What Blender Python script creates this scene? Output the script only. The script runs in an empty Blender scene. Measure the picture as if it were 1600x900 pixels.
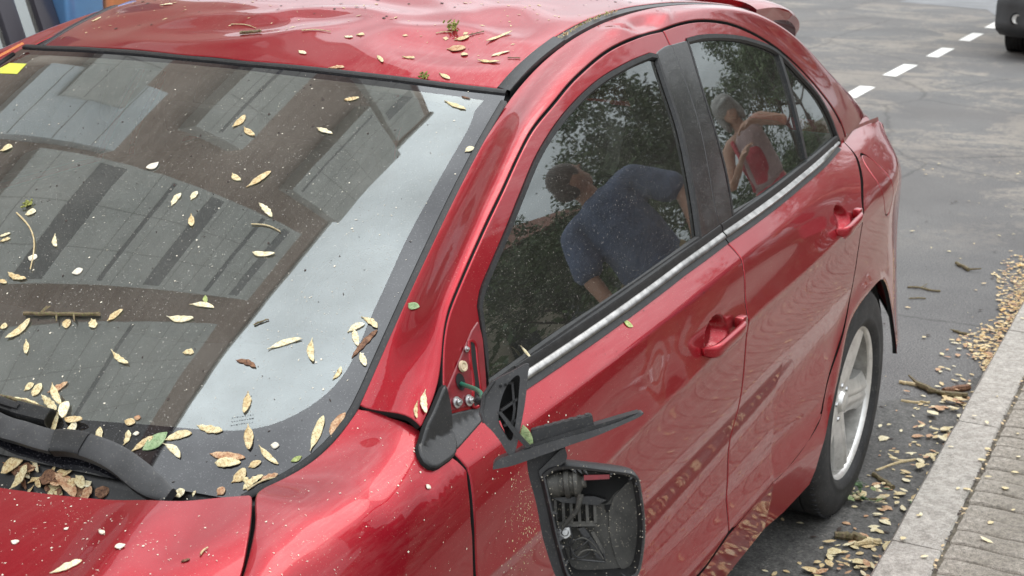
import bpy, bmesh, math, random
import numpy as np
from mathutils import Vector, Matrix
from mathutils.geometry import delaunay_2d_cdt
rng = random.Random(7); nrng = np.random.default_rng(11)
SC = bpy.context.scene; COL = SC.collection
# ------------------------------------------------------------------ camera
cam_d = bpy.data.cameras.new("camera"); cam = bpy.data.objects.new("camera", cam_d); COL.objects.link(cam)
cam_d.lens = 48.49; cam_d.sensor_width = 36; cam_d.clip_start = .05; cam_d.clip_end = 3000
CAM_R = [[0.875694, 0.482608, 0.015824], [-0.148355, 0.237716, 0.959938], [-0.459512, 0.84296, -0.279764]]
CAM_C = [1.74372, -0.99152, 1.69433]
cam.matrix_world = Matrix([[CAM_R[0][i], CAM_R[1][i], -CAM_R[2][i], CAM_C[i]] for i in range(3)]+[[0, 0, 0, 1]])
cam_d.dof.use_dof = True; cam_d.dof.focus_distance = 2.35; cam_d.dof.aperture_fstop = 12.0
SC.camera = cam
# ------------------------------------------------------------------ sky, sun, exposure
CLOUD = 13.0
SUN_EL, SUN_ROT = math.radians(58), math.radians(20)
w = bpy.data.worlds.new("World"); SC.world = w; w.use_nodes = True
nt = w.node_tree; nt.nodes.clear()
out = nt.nodes.new('ShaderNodeOutputWorld'); bg = nt.nodes.new('ShaderNodeBackground')
sky = nt.nodes.new('ShaderNodeTexSky'); sky.sky_type = 'NISHITA'; sky.sun_disc = False
sky.sun_elevation = SUN_EL; sky.sun_rotation = SUN_ROT; sky.dust_density = 4; sky.air_density = 1.2; sky.ozone_density = 1
hs = nt.nodes.new('ShaderNodeHueSaturation'); hs.inputs['Saturation'].default_value = .22
tc = nt.nodes.new('ShaderNodeTexCoord'); mp = nt.nodes.new('ShaderNodeMapping'); mp.inputs['Scale'].default_value = (1, 1, 2.2)
nz = nt.nodes.new('ShaderNodeTexNoise'); nz.inputs['Scale'].default_value = 3.0; nz.inputs['Detail'].default_value = 6; nz.inputs['Roughness'].default_value = .55
cr = nt.nodes.new('ShaderNodeMapRange'); cr.inputs['From Min'].default_value = .3; cr.inputs['From Max'].default_value = .7
cr.inputs['To Min'].default_value = .55; cr.inputs['To Max'].default_value = 1.4
mx = nt.nodes.new('ShaderNodeMix'); mx.data_type = 'RGBA'; mx.blend_type = 'MULTIPLY'; mx.inputs['Factor'].default_value = 1
L = nt.links.new
# overcast: cloud sheet (brightest overhead) over the Nishita sky
sz = nt.nodes.new('ShaderNodeSeparateXYZ'); L(tc.outputs['Generated'], sz.inputs[0])
gr = nt.nodes.new('ShaderNodeMapRange'); L(sz.outputs['Z'], gr.inputs['Value']); gr.inputs['From Min'].default_value = 0; gr.inputs['From Max'].default_value = 1
gr.inputs['To Min'].default_value = .40; gr.inputs['To Max'].default_value = 1.5
L(tc.outputs['Generated'], mp.inputs['Vector']); L(mp.outputs[0], nz.inputs['Vector']); L(nz.outputs['Fac'], cr.inputs['Value'])
ml = nt.nodes.new('ShaderNodeMath'); ml.operation = 'MULTIPLY'; L(gr.outputs[0], ml.inputs[0]); L(cr.outputs[0], ml.inputs[1])
cc = nt.nodes.new('ShaderNodeMix'); cc.data_type = 'RGBA'; cc.blend_type = 'MULTIPLY'; cc.inputs['Factor'].default_value = 1
cc.inputs[6].default_value = (CLOUD*.955, CLOUD*1.0, CLOUD*1.035, 1); L(ml.outputs[0], cc.inputs[7])
L(sky.outputs[0], hs.inputs['Color']); mx.blend_type = 'MIX'; mx.inputs['Factor'].default_value = .85
L(hs.outputs[0], mx.inputs[6]); L(cc.outputs[2], mx.inputs[7]); L(mx.outputs[2], bg.inputs['Color'])
bg.inputs['Strength'].default_value = .15; L(bg.outputs[0], out.inputs[0])
sd = bpy.data.lights.new("sun", 'SUN'); sd.energy = .7; sd.angle = math.radians(30); sd.color = (1, .96, .9)
so = bpy.data.objects.new("sun", sd); COL.objects.link(so)
# Nishita: sun_rotation 0 = +Y, clockwise seen from above
sdir = Vector((math.sin(SUN_ROT)*math.cos(SUN_EL), math.cos(SUN_ROT)*math.cos(SUN_EL), math.sin(SUN_EL)))
so.rotation_euler = sdir.to_track_quat('Z', 'Y').to_euler()
so.location = sdir*60
SC.view_settings.view_transform = 'Standard'; SC.view_settings.look = 'None'; SC.view_settings.gamma = 1
SC.view_settings.use_curve_mapping = False; SC.view_settings.exposure = 0.08
SC.cycles.max_bounces = 10; SC.cycles.transparent_max_bounces = 24; SC.cycles.glossy_bounces = 5; SC.cycles.diffuse_bounces = 3
# ------------------------------------------------------------------ materials
def nodes_of(m):
    m.use_nodes = True; return m.node_tree, m.node_tree.nodes['Principled BSDF']
def setp(b, **k):
    for a, v in k.items():
        b.inputs[a.replace('_', ' ')].default_value = v
def c4(c): return (c[0], c[1], c[2], 1)
def noise(t, scale, detail=4, rough=.55, vec=None, dist=0):
    n = t.nodes.new('ShaderNodeTexNoise'); n.inputs['Scale'].default_value = scale; n.inputs['Detail'].default_value = detail
    n.inputs['Roughness'].default_value = rough; n.inputs['Distortion'].default_value = dist
    if vec is not None: t.links.new(vec, n.inputs['Vector'])
    return n
def ramp(t, src, stops):
    r = t.nodes.new('ShaderNodeValToRGB'); t.links.new(src, r.inputs['Fac'])
    while len(r.color_ramp.elements) < len(stops): r.color_ramp.elements.new(.5)
    for e, (p, c) in zip(r.color_ramp.elements, stops): e.position = p; e.color = c4(c) if len(c) == 3 else c
    return r
def mixc(t, fac, a, b, blend='MIX'):
    m = t.nodes.new('ShaderNodeMix'); m.data_type = 'RGBA'; m.blend_type = blend
    for s, i in ((fac, 0), (a, 6), (b, 7)):
        if isinstance(s, (int, float)): m.inputs[i].default_value = s
        elif isinstance(s, tuple): m.inputs[i].default_value = c4(s)
        else: t.links.new(s, m.inputs[i])
    return m.outputs[2]
def bump(t, h, strength, dist):
    b = t.nodes.new('ShaderNodeBump'); b.inputs['Strength'].default_value = strength; b.inputs['Distance'].default_value = dist
    t.links.new(h, b.inputs['Height']); return b.outputs[0]
def ocoord(t):
    return t.nodes.new('ShaderNodeTexCoord').outputs['Object']
def mat(name, col, rough=.5, metal=0., coat=0., spec=.5, var=0., vscale=8, bmp=0., bscale=60, bdist=.002, col2=None, speck=0., speckcol=(.6, .55, .45), speckscale=300, grain=0., gscale=420):
    m = bpy.data.materials.new(name); t, b = nodes_of(m)
    setp(b, Base_Color=c4(col), Roughness=rough, Metallic=metal, Coat_Weight=coat, Coat_Roughness=.04, Specular_IOR_Level=spec)
    oc = ocoord(t); cur = col
    if var or col2:
        n = noise(t, vscale, 5, .6, oc)
        c2 = col2 or tuple(min(1, x*(1+var)) for x in col); c1 = col if col2 else tuple(x*(1-var) for x in col)
        cur = ramp(t, n.outputs['Fac'], [(.35, c1), (.65, c2)]).outputs[0]
    if speck:
        n = noise(t, speckscale, 2, .5, oc)
        f = ramp(t, n.outputs['Fac'], [(.62, (0, 0, 0)), (.68, (speck,)*3)]).outputs[0]
        cur = mixc(t, f, cur, speckcol)
    if grain:
        n = noise(t, gscale, 2, .6, oc); n_ = noise(t, gscale*.23, 3, .6, oc)
        cur = mixc(t, 1., cur, ramp(t, n.outputs['Fac'], [(.30, (1-grain,)*3), (.55, (1, 1, 1)), (.72, (1+grain*.6,)*3)]).outputs[0], 'MULTIPLY')
        cur = mixc(t, 1., cur, ramp(t, n_.outputs['Fac'], [(.32, (1-grain*.7,)*3), (.6, (1, 1, 1))]).outputs[0], 'MULTIPLY')
    if not isinstance(cur, tuple): t.links.new(cur, b.inputs['Base Color'])
    if bmp:
        n = noise(t, bscale, 4, .6, oc); t.links.new(bump(t, n.outputs['Fac'], bmp, bdist), b.inputs['Normal'])
    return m
def paint(name, col, dirt=1.):
    m = bpy.data.materials.new(name); t, b = nodes_of(m); oc = ocoord(t)
    setp(b, Metallic=.72, Roughness=.40, Coat_Weight=1, Coat_Roughness=.02, Coat_IOR=1.36, Specular_IOR_Level=.12)
    fl = noise(t, 2600, 1, .5, oc)                       # metallic flake sparkle
    c = mixc(t, ramp(t, fl.outputs['Fac'], [(.45, (0, 0, 0)), (.75, (1, 1, 1))]).outputs[0], col, tuple(min(1, x*1.6+.01) for x in col))
    lo = noise(t, 3.5, 6, .65, oc)                       # dust film in patches
    f1 = ramp(t, lo.outputs['Fac'], [(.38, (.006, .006, .006)), (.75, (.055*dirt,)*3)]).outputs[0]
    c = mixc(t, f1, c, (.55, .42, .36))
    stm = t.nodes.new('ShaderNodeMapping'); stm.inputs['Scale'].default_value = (95, 7, 60); stm.inputs['Rotation'].default_value = (.42, 0, 0); t.links.new(oc, stm.inputs['Vector'])
    st_ = noise(t, 1.0, 5, .7, stm.outputs[0])           # washed-down dust streaks
    pa_ = noise(t, 2.2, 3, .5, oc)
    fs = mixc(t, 1., ramp(t, st_.outputs['Fac'], [(.48, (0, 0, 0)), (.72, (.13*dirt,)*3)]).outputs[0], ramp(t, pa_.outputs['Fac'], [(.40, (0, 0, 0)), (.62, (1, 1, 1))]).outputs[0], 'MULTIPLY')
    c = mixc(t, fs, c, (.60, .42, .38))
    sp = noise(t, 420, 3, .6, oc); cl = noise(t, 9, 3, .6, oc)
    f2 = ramp(t, sp.outputs['Fac'], [(.655, (0, 0, 0)), (.70, (1, 1, 1))]).outputs[0]
    f2b = ramp(t, cl.outputs['Fac'], [(.42, (0, 0, 0)), (.66, (.75*dirt,)*3)]).outputs[0]
    f2 = mixc(t, 1., f2, f2b, 'MULTIPLY')
    c = mixc(t, f2, c, (.62, .5, .40))
    t.links.new(c, b.inputs['Base Color'])
    cw = t.nodes.new('ShaderNodeMath'); cw.operation = 'SUBTRACT'; cw.inputs[0].default_value = 1; t.links.new(f2, cw.inputs[1])
    t.links.new(cw.outputs[0], b.inputs['Coat Weight'])
    cr_ = ramp(t, lo.outputs['Fac'], [(.3, (.018,)*3), (.8, (.07*dirt,)*3)]).outputs[0]
    t.links.new(cr_, b.inputs['Coat Roughness'])
    wv = noise(t, 14, 2, .5, oc)                         # orange peel / slightly wavy steel
    nb = bump(t, wv.outputs['Fac'],   .004, .02); t.links.new(nb, b.inputs['Coat Normal'])
    return m
def glass(name, tint, film, ior=2.0, dirt=1., fcol=(.42, .40, .36)):
    m = bpy.data.materials.new(name); t, b = nodes_of(m); t.nodes.remove(b); o = t.nodes['Material Output']
    oc = ocoord(t)
    fr = t.nodes.new('ShaderNodeFresnel'); fr.inputs['IOR'].default_value = ior
    tr = t.nodes.new('ShaderNodeBsdfTransparent'); tr.inputs['Color'].default_value = c4(tint)
    gl = t.nodes.new('ShaderNodeBsdfGlossy'); gl.inputs['Roughness'].default_value = 0.016; wv = noise(t, 5, 2, .5, oc); t.links.new(bump(t, wv.outputs['Fac'], .012, .02), gl.inputs['Normal']); gl.inputs['Color'].default_value = (.93, 1, 1, 1)
    m1 = t.nodes.new('ShaderNodeMixShader'); t.links.new(fr.outputs[0], m1.inputs[0]); t.links.new(tr.outputs[0], m1.inputs[1]); t.links.new(gl.outputs[0], m1.inputs[2])
    df = t.nodes.new('ShaderNodeBsdfDiffuse'); df.inputs['Color'].default_value = c4(fcol)
    lo = noise(t, 5, 6, .7, oc); f1 = ramp(t, lo.outputs['Fac'], [(.3, (film*.5,)*3), (.75, (film*1.6,)*3)]).outputs[0]
    s1 = noise(t, 330, 2, .55, oc); g1 = ramp(t, s1.outputs['Fac'], [(.68, (0, 0, 0)), (.71, (.75*dirt,)*3)]).outputs[0]
    s2 = noise(t, 900, 2, .5, oc); g2 = ramp(t, s2.outputs['Fac'], [(.66, (0, 0, 0)), (.72, (.5*dirt,)*3)]).outputs[0]
    f = mixc(t, 1., mixc(t, 1., f1, g1, 'ADD'), g2, 'ADD')
    m2 = t.nodes.new('ShaderNodeMixShader'); t.links.new(f, m2.inputs[0]); t.links.new(m1.outputs[0], m2.inputs[1]); t.links.new(df.outputs[0], m2.inputs[2])
    t.links.new(m2.outputs[0], o.inputs['Surface'])
    return m
M = {}
M['red'] = paint('red_paint', (.285, .003, .0125))
M['red_side'] = M['red']
M['dark_red'] = mat('darkened_red', (.16, .006, .012), .45, 0, .4, var=.3, vscale=30)  # darker body red, paints shade onto the mirror mount plate
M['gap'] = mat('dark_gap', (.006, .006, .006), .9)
M['rubber'] = mat('black_rubber', (.012, .012, .013), .55, var=.4, vscale=60, speck=.08, speckscale=400)
M['plastic'] = mat('black_plastic', (.017, .017, .018), .40, var=.35, vscale=25, bmp=.15, bscale=600, bdist=.0006, speck=.08, speckscale=420)
M['plastic_grey'] = mat('grey_plastic', (.042, .042, .044), .45, var=.3, vscale=20, bmp=.15, bscale=500, bdist=.0006, speck=.09, speckscale=350)
M['plastic_in'] = mat('dusty_inner_plastic', (.045, .043, .038), .6, var=.45, vscale=22, bmp=.2, bscale=300, bdist=.001, speck=.35, speckcol=(.32, .29, .23), speckscale=330)
M['pillar'] = mat('black_pillar_film', (.022, .021, .022), .22, 0, .2, var=.3, vscale=10, speck=.12, speckscale=380)
M['chrome'] = mat('dull_chrome', (.40, .395, .385), .33, 1., var=.3, vscale=40, speck=.4, speckcol=(.10, .09, .08), speckscale=240)
M['steel'] = mat('steel', (.55, .55, .55), .35, 1., var=.2, vscale=80)
M['barrel'] = mat('brake_dust_barrel', (.30, .29, .27), .5, .5, var=.3, vscale=20)
M['alloy'] = mat('silver_alloy', (.70, .69, .67), .38, .7, .4, var=.12, vscale=25, speck=.25, speckcol=(.3, .27, .23), speckscale=120)
M['tyre'] = mat('tyre_rubber', (.021, .021, .022), .75, var=.35, vscale=18, bmp=.2, bscale=250, bdist=.0015, speck=.25, speckcol=(.16, .15, .13), speckscale=140)
M['ws'] = glass('windscreen_glass', (.84, .87, .85), .10, 2.75)
M['win'] = glass('side_glass', (.56, .61, .58), .035, 2.4, .75)
M['frit'] = mat('black_frit', (.010, .010, .013),   .02, spec=1.0, speck=.3, speckcol=(.25, .24, .25), speckscale=420)
M['glassdark'] = mat('dark_glass', (.02, .03, .028), .05, spec=.9)
M['int'] = mat('interior_fabric', (.07, .066, .062), .9, var=.3, vscale=40, bmp=.2, bscale=500)
M['int_grey'] = mat('interior_grey_trim', (.26, .25, .23), .8, var=.2, vscale=12)
M['int_soft'] = mat('dash_plastic', (.085, .083, .08), .6, bmp=.2, bscale=700, bdist=.0008)
M['headliner'] = mat('headliner', (.28, .26, .23), .95)
M['yellow'] = mat('yellow_sticker', (.75, .72, .08), .6, col2=(.55, .60, .10), vscale=40)
M['cable'] = mat('green_cable', (.02, .16, .10), .4)
M['grommet'] = mat('beige_grommet', (.55, .45, .30), .6)
M['lamp_red'] = mat('tail_lamp', (.30, .01, .012), .08, 0, 1.)
M['amber'] = mat('orange_reflector', (.75, .22, .04), .25, 0, .6)
def podmat(name, c1, c2, c3):
    m = bpy.data.materials.new(name); t, b = nodes_of(m); oc = ocoord(t); setp(b, Roughness=.62, Specular_IOR_Level=.3)
    gn = t.nodes.new('ShaderNodeNewGeometry')
    n = noise(t, 130, 4, .65, oc); n2 = noise(t, 480, 3, .6, oc)
    c = ramp(t, n.outputs['Fac'], [(.36, c1), (.60, c2)]).outputs[0]
    f = ramp(t, n2.outputs['Fac'], [(.50, (0, 0, 0)), (.62, (.8,)*3)]).outputs[0]
    c = mixc(t, f, c, c3)
    t.links.new(c, b.inputs['Base Color']); t.links.new(bump(t, n2.outputs['Fac'], .4, .0012), b.inputs['Normal'])
    return m
PODM = {'s': [podmat('straw_pod', (.66, .53, .28), (.80, .72, .46), (.40, .24, .10)), podmat('pale_pod', (.76, .66, .40), (.85, .80, .60), (.50, .34, .16)), podmat('tan_pod', (.58, .42, .20), (.76, .64, .38), (.32, .15, .06))],
        'r': [podmat('rust_pod', (.42, .20, .10), (.66, .46, .28), (.25, .08, .04))],
        'b': [podmat('brown_pod', (.13, .06, .035), (.30, .16, .09), (.05, .02, .015))],
        'g': [podmat('green_scrap', (.30, .38, .12), (.55, .58, .26), (.18, .22, .06))],
        'G': [podmat('green_leaf', (.22, .33, .16), (.36, .46, .26), (.14, .20, .10))],
        'c': [podmat('white_flake', (.72, .66, .52), (.85, .82, .74), (.55, .42, .28))],
        'k': [podmat('bark', (.09, .06, .04), (.20, .14, .09), (.22, .24, .08))],
        't': [podmat('straw_stalk', (.55, .42, .22), (.68, .58, .36), (.3, .18, .08))],
        'm': [podmat('moss', (.16, .18, .04), (.42, .42, .12), (.06, .07, .02))]}
# ------------------------------------------------------------------ builders
def thing(name, label, cat, loc=(0, 0, 0), group=None, rotz=0):
    o = bpy.data.objects.new(name, None); COL.objects.link(o); o.location = loc; o.rotation_euler = (0, 0, rotz)
    o['label'] = label; o['category'] = cat; o.empty_display_size = .1
    if group: o['group'] = group
    return o
def mk(name, verts, faces, m, parent=None, smooth=True, normals=None, kind=None, label=None, cat=None, group=None, local=False):
    me = bpy.data.meshes.new(name)
    me.from_pydata([tuple(map(float, v)) for v in verts], [], [tuple(map(int, f)) for f in faces]); me.update()
    if m is not None: me.materials.append(m)
    if smooth: me.polygons.foreach_set('use_smooth', [True]*len(me.polygons))
    if normals is not None: me.normals_split_custom_set_from_vertices([tuple(map(float, n)) for n in normals])
    return link(name, me, parent, kind, label, cat, group, local)
def link(name, me, parent=None, kind=None, label=None, cat=None, group=None, local=False):
    o = bpy.data.objects.new(name, me); COL.objects.link(o)
    if parent is not None:
        o.parent = parent
        if parent.type == 'EMPTY' and not local:
            o.matrix_parent_inverse = (Matrix.Translation(parent.location) @ parent.rotation_euler.to_matrix().to_4x4()).inverted()
    if kind: o['kind'] = kind
    if label: o['label'] = label
    if cat: o['category'] = cat
    if group: o['group'] = group
    return o
def bm_to(name, bm, m, parent=None, smooth=True, **k):
    me = bpy.data.meshes.new(name); bm.normal_update(); bm.to_mesh(me); bm.free()
    if m is not None: me.materials.append(m)
    if smooth:
        me.polygons.foreach_set('use_smooth', [True]*len(me.polygons))
        me.set_sharp_from_angle(angle=math.radians(35))
    return link(name, me, parent, **k)
def add_box(bm, c, s, rot=None, bev=0.):
    r = bmesh.ops.create_cube(bm, size=1); vs = r['verts']
    for v in vs: v.co = Vector((v.co.x*s[0], v.co.y*s[1], v.co.z*s[2]))
    if bev:
        es = list({e for v in vs for e in v.link_edges})
        g = bmesh.ops.bevel(bm, geom=es, offset=bev, segments=2, affect='EDGES', profile=.5)
        vs = list({v for f in g['faces'] for v in f.verts} | {v for v in vs if v.is_valid})
    for v in vs:
        p = v.co
        if rot is not None: p = rot @ p
        v.co = p+Vector(c)
    return vs
def add_tube(bm, pts, rad, n=8, cap=True):
    pts = [Vector(p) for p in pts]; rings = []
    up = Vector((0, 0, 1))
    for i, p in enumerate(pts):
        t = (pts[min(i+1, len(pts)-1)]-pts[max(i-1, 0)]).normalized()
        a = t.cross(up)
        if a.length < .05: a = t.cross(Vector((1, 0, 0)))
        a.normalize(); b = t.cross(a).normalized()
        r = rad[i] if hasattr(rad, '__len__') else rad
        rings.append([bm.verts.new(p+(a*math.cos(2*math.pi*k/n)+b*math.sin(2*math.pi*k/n))*r) for k in range(n)])
    for i in range(len(rings)-1):
        for k in range(n): bm.faces.new((rings[i][k], rings[i][(k+1) % n], rings[i+1][(k+1) % n], rings[i+1][k]))
    if cap:
        bm.faces.new(list(reversed(rings[0]))); bm.faces.new(rings[-1])
def add_lathe(bm, prof, n, mtx=Matrix(), closed=False):
    """prof: (r, h) pairs about local Z"""
    rings = [[bm.verts.new(mtx @ Vector((r*math.cos(2*math.pi*k/n), r*math.sin(2*math.pi*k/n), h))) for k in range(n)] for r, h in prof]
    for i in range(len(rings)-1):
        for k in range(n): bm.faces.new((rings[i][k], rings[i][(k+1) % n], rings[i+1][(k+1) % n], rings[i+1][k]))
    return rings
def add_prism(bm, pts, z0, z1, mtx=Matrix(), bev=0):
    """closed 2-D polygon extruded along local z"""
    a = [bm.verts.new(mtx @ Vector((p[0], p[1], z0))) for p in pts]; b = [bm.verts.new(mtx @ Vector((p[0], p[1], z1))) for p in pts]
    n = len(pts); bm.faces.new(list(reversed(a))); bm.faces.new(b)
    for i in range(n): bm.faces.new((a[i], a[(i+1) % n], b[(i+1) % n], b[i]))
def smooth_curve(P, step=.01, sig=1.5, closed=False):
    P = np.asarray(P, float)
    n = max(8, int(np.linalg.norm(np.diff(P, axis=0), axis=1).sum()/step))
    Q = catmull(P, np.linspace(0, len(P)-1, len(P)*12))
    d = np.r_[0, np.cumsum(np.linalg.norm(np.diff(Q, axis=0), axis=1))]
    s = np.linspace(0, d[-1], n+1)
    Q = np.stack([np.interp(s, d, Q[:, k]) for k in range(Q.shape[1])], -1)
    if sig > 0:
        k = np.arange(-int(3*sig+1), int(3*sig+1)+1); w_ = np.exp(-.5*(k/sig)**2); w_ /= w_.sum()
        r = len(k)//2
        pad = np.concatenate([2*Q[0]-Q[r:0:-1], Q, 2*Q[-1]-Q[-2:-r-2:-1]]) if len(Q) > r+1 else Q
        if len(Q) > r+1: Q = np.stack([np.convolve(pad[:, c], w_, 'valid') for c in range(Q.shape[1])], -1)
    return Q
def polyline(*segs):
    out = []
    for s in segs:
        for p in np.asarray(s, float):
            if not out or np.hypot(*(p-out[-1])) > .0015: out.append(p)
    if np.hypot(*(out[0]-out[-1])) < .0015: out.pop()
    return np.array(out)
def area2(P): return .5*np.sum(P[:, 0]*np.roll(P[:, 1], -1)-np.roll(P[:, 0], -1)*P[:, 1])
def inset_poly(P, d):
    if area2(P) < 0: P = P[::-1]
    e = np.roll(P, -1, 0)-P; e /= np.linalg.norm(e, axis=1, keepdims=True)+1e-12
    n = np.stack([-e[:, 1], e[:, 0]], -1); v = n+np.roll(n, 1, 0)
    v /= np.maximum(.35, (v*v).sum(1, keepdims=True)/2)
    return P+v*d
def inside(poly, pts):
    x, y = pts[:, 0], pts[:, 1]; r = np.zeros(len(pts), bool); n = len(poly); j = n-1
    for i in range(n):
        xi, yi = poly[i]; xj, yj = poly[j]
        c = ((yi > y) != (yj > y)) & (x < (xj-xi)*(y-yi)/(yj-yi+1e-15)+xi)
        r ^= c; j = i
    return r
def densify(P, step):
    out = []
    for i in range(len(P)):
        a, b = P[i], P[(i+1) % len(P)]; k = max(1, int(np.ceil(np.hypot(*(b-a))/step)))
        for j in range(k): out.append(a+(b-a)*j/k)
    return np.array(out)
def mindist(pts, B):
    d = np.full(len(pts), 9.)
    for i in range(0, len(B), 64):
        d = np.minimum(d, np.sqrt(((pts[:, None]-B[None, i:i+64])**2).sum(-1)).min(1))
    return d
def surf_normals(P, U, V, flip, e=5e-4):
    du = P(U+e, V)-P(U-e, V); dv = P(U, V+e)-P(U, V-e)
    N = np.cross(du, dv); N /= np.linalg.norm(N, axis=-1, keepdims=True)+1e-12
    return -N if flip else N
def panel(name, P, outline, holes=(), step=.012, m=None, parent=None, inset=.0045, depth=.012, off=0., flip=False, r=.0022, uscale=(1., 1.), extra=None, **k):
    """a pressed panel cut from the surface P(u, v) along an outline, with a rolled edge"""
    sc = np.array(uscale)
    O = inset_poly(densify(np.asarray(outline, float)*sc, step), inset)
    loops = [O]+[inset_poly(densify(np.asarray(h, float)*sc, step), -inset) for h in holes]
    lo, hi = O.min(0), O.max(0)
    g = np.stack(np.meshgrid(np.arange(lo[0]+step/2, hi[0], step), np.arange(lo[1]+step/2, hi[1], step)), -1).reshape(-1, 2)
    g[:, 1] += (np.round((g[:, 0]-lo[0])/step) % 2)*step*.5
    ok = inside(O, g)
    for h in loops[1:]: ok &= ~inside(h, g)
    g = g[ok]; B = np.concatenate(loops)
    g = g[mindist(g, B) > step*.55]
    if extra is not None:
        ex = np.asarray(extra, float)*sc; okx = inside(O, ex)
        for h in loops[1:]: okx &= ~inside(h, ex)
        ex = ex[okx]; ex = ex[mindist(ex, B) > .004]
        if len(ex): g = np.concatenate([ex, g[mindist(g, ex) > .0045]])
    pts = [Vector(p) for p in np.concatenate([B, g])]; ed = []; s = 0
    for lp in loops:
        n = len(lp); ed += [(s+i, s+(i+1) % n) for i in range(n)]; s += n
    vo, eo, fo, ov, oe, of = delaunay_2d_cdt(pts, ed, [], 1, 1e-7)
    V2 = np.array([tuple(v) for v in vo]); F = np.array([f for f in fo if len(f) == 3])
    cen = V2[F].mean(1); ok = inside(O, cen)
    for h in loops[1:]: ok &= ~inside(h, cen)
    F = F[ok]
    U = V2[:, 0]/sc[0]; W = V2[:, 1]/sc[1]
    X = P(U, W); N = surf_normals(P, U, W, flip)
    X = X+N*off
    # consistent winding with N
    fn = np.cross(X[F[:, 1]]-X[F[:, 0]], X[F[:, 2]]-X[F[:, 0]]); sw = (fn*N[F].mean(1)).sum(1) < 0
    F[sw] = F[sw][:, ::-1]
    faces = [tuple(f) for f in F]
    # map loops to output vertices
    inv = {}
    for i, src in enumerate(ov):
        for sidx in src: inv[sidx] = i
    nlip = 0; flange0 = len(faces)
    if depth > 0:
        X = list(X); N = list(N); s = 0
        for li, lp in enumerate(loops):
            n = len(lp); ids = [inv.get(s+i, -1) for i in range(n)]; s += n
            ids = [i for j, i in enumerate(ids) if i >= 0 and i != ids[j-1]]; n = len(ids)
            if n < 3: continue
            XX = np.array([X[i] for i in ids]); NN = np.array([N[i] for i in ids])
            T = np.roll(XX, -1, 0)-np.roll(XX, 1, 0); T /= np.linalg.norm(T, axis=1, keepdims=True)+1e-12
            S = np.cross(T, NN)
            # outward side: away from polygon interior in 2-D
            c2 = np.array([V2[i] for i in ids])
            tst = P((c2[:, 0])/sc[0], c2[:, 1]/sc[1])
            eo_ = inset_poly(np.asarray(lp), -.002 if li == 0 else .002)
            # decide by signed area in projected 2-D
            sgn = 1.
            i0 = len(ids)//3
            probe = XX[i0]+S[i0]*.003
            du = P(np.array([c2[i0, 0]/sc[0]+1e-4]), np.array([c2[i0, 1]/sc[1]]))[0]-P(np.array([c2[i0, 0]/sc[0]]), np.array([c2[i0, 1]/sc[1]]))[0]
            dv = P(np.array([c2[i0, 0]/sc[0]]), np.array([c2[i0, 1]/sc[1]+1e-4]))[0]-P(np.array([c2[i0, 0]/sc[0]]), np.array([c2[i0, 1]/sc[1]]))[0]
            A = np.stack([du, dv], 1)/1e-4; sol = np.linalg.lstsq(A, S[i0]*.003, rcond=None)[0]*sc
            q_ = c2[i0]+sol
            ins = inside(O, q_[None])[0] and not any(inside(h, q_[None])[0] for h in loops[1:])
            if ins: S = -S
            b0 = len(X)
            for j in range(n): X.append(XX[j]+S[j]*r-NN[j]*r*.9); v = NN[j]*.6+S[j]*.8; N.append(v/np.linalg.norm(v))
            c0 = len(X)
            for j in range(n): X.append(XX[j]+S[j]*r*1.3-NN[j]*depth); N.append(S[j])
            for j in range(n):
                k2 = (j+1) % n
                for q4, (a, b, c, d) in enumerate(((ids[j], ids[k2], b0+k2, b0+j), (b0+j, b0+k2, c0+k2, c0+j))):
                    fnn = np.cross(X[b]-X[a], X[c]-X[a]); 
                    faces.append((a, b, c, d) if fnn @ (N[a]+N[c]) >= 0 else (d, c, b, a))
    o = mk(name, X, faces, m, parent, True, N, **k)
    if depth > .008 and len(faces) > flange0:          # hem behind the lip coloured near-black, painting in the gap's shade
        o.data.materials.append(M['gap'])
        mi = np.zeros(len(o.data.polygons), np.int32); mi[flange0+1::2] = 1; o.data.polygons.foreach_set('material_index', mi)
    return o
def grid_mesh(name, X, m, parent, N=None, flip=False, closed_u=False, **k):
    nu, nv = X.shape[:2]; F = []
    for i in range(nu if closed_u else nu-1):
        for j in range(nv-1):
            a, b = i*nv+j, ((i+1) % nu)*nv+j
            F.append((a, b, b+1, a+1) if not flip else (a, a+1, b+1, b))
    return mk(name, X.reshape(-1, 3), F, m, parent, True, None if N is None else N.reshape(-1, 3), **k)
def ribbon(name, pts, nrm, prof, m, parent, closed=False, smooth=True, **k):
    """sweep an open profile [(side, height)] along a curve lying on a surface"""
    pts = np.asarray(pts, float); nrm = np.asarray(nrm, float)
    T = (np.roll(pts, -1, 0)-np.roll(pts, 1, 0))
    if not closed: T[0] = pts[1]-pts[0]; T[-1] = pts[-1]-pts[-2]
    T /= np.linalg.norm(T, axis=1, keepdims=True)+1e-12
    S = np.cross(T, nrm); S /= np.linalg.norm(S, axis=1, keepdims=True)+1e-12
    n = len(pts); p = len(prof)
    X = np.stack([pts+S*a+nrm*h for a, h in prof], 1).reshape(-1, 3); F = []
    for i in range(n if closed else n-1):
        for j in range(p-1):
            a = i*p+j; b = ((i+1) % n)*p+j
            F.append((a, a+1, b+1, b))
    o = mk(name, X, F, m, parent, smooth, **k)
    if smooth: o.data.set_sharp_from_angle(angle=math.radians(50))
    return o
def on(P, C2, off=0., flip=False):
    C2 = np.asarray(C2, float); X = P(C2[:, 0], C2[:, 1]); N = surf_normals(P, C2[:, 0], C2[:, 1], flip)
    return X+N*off, N
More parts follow.
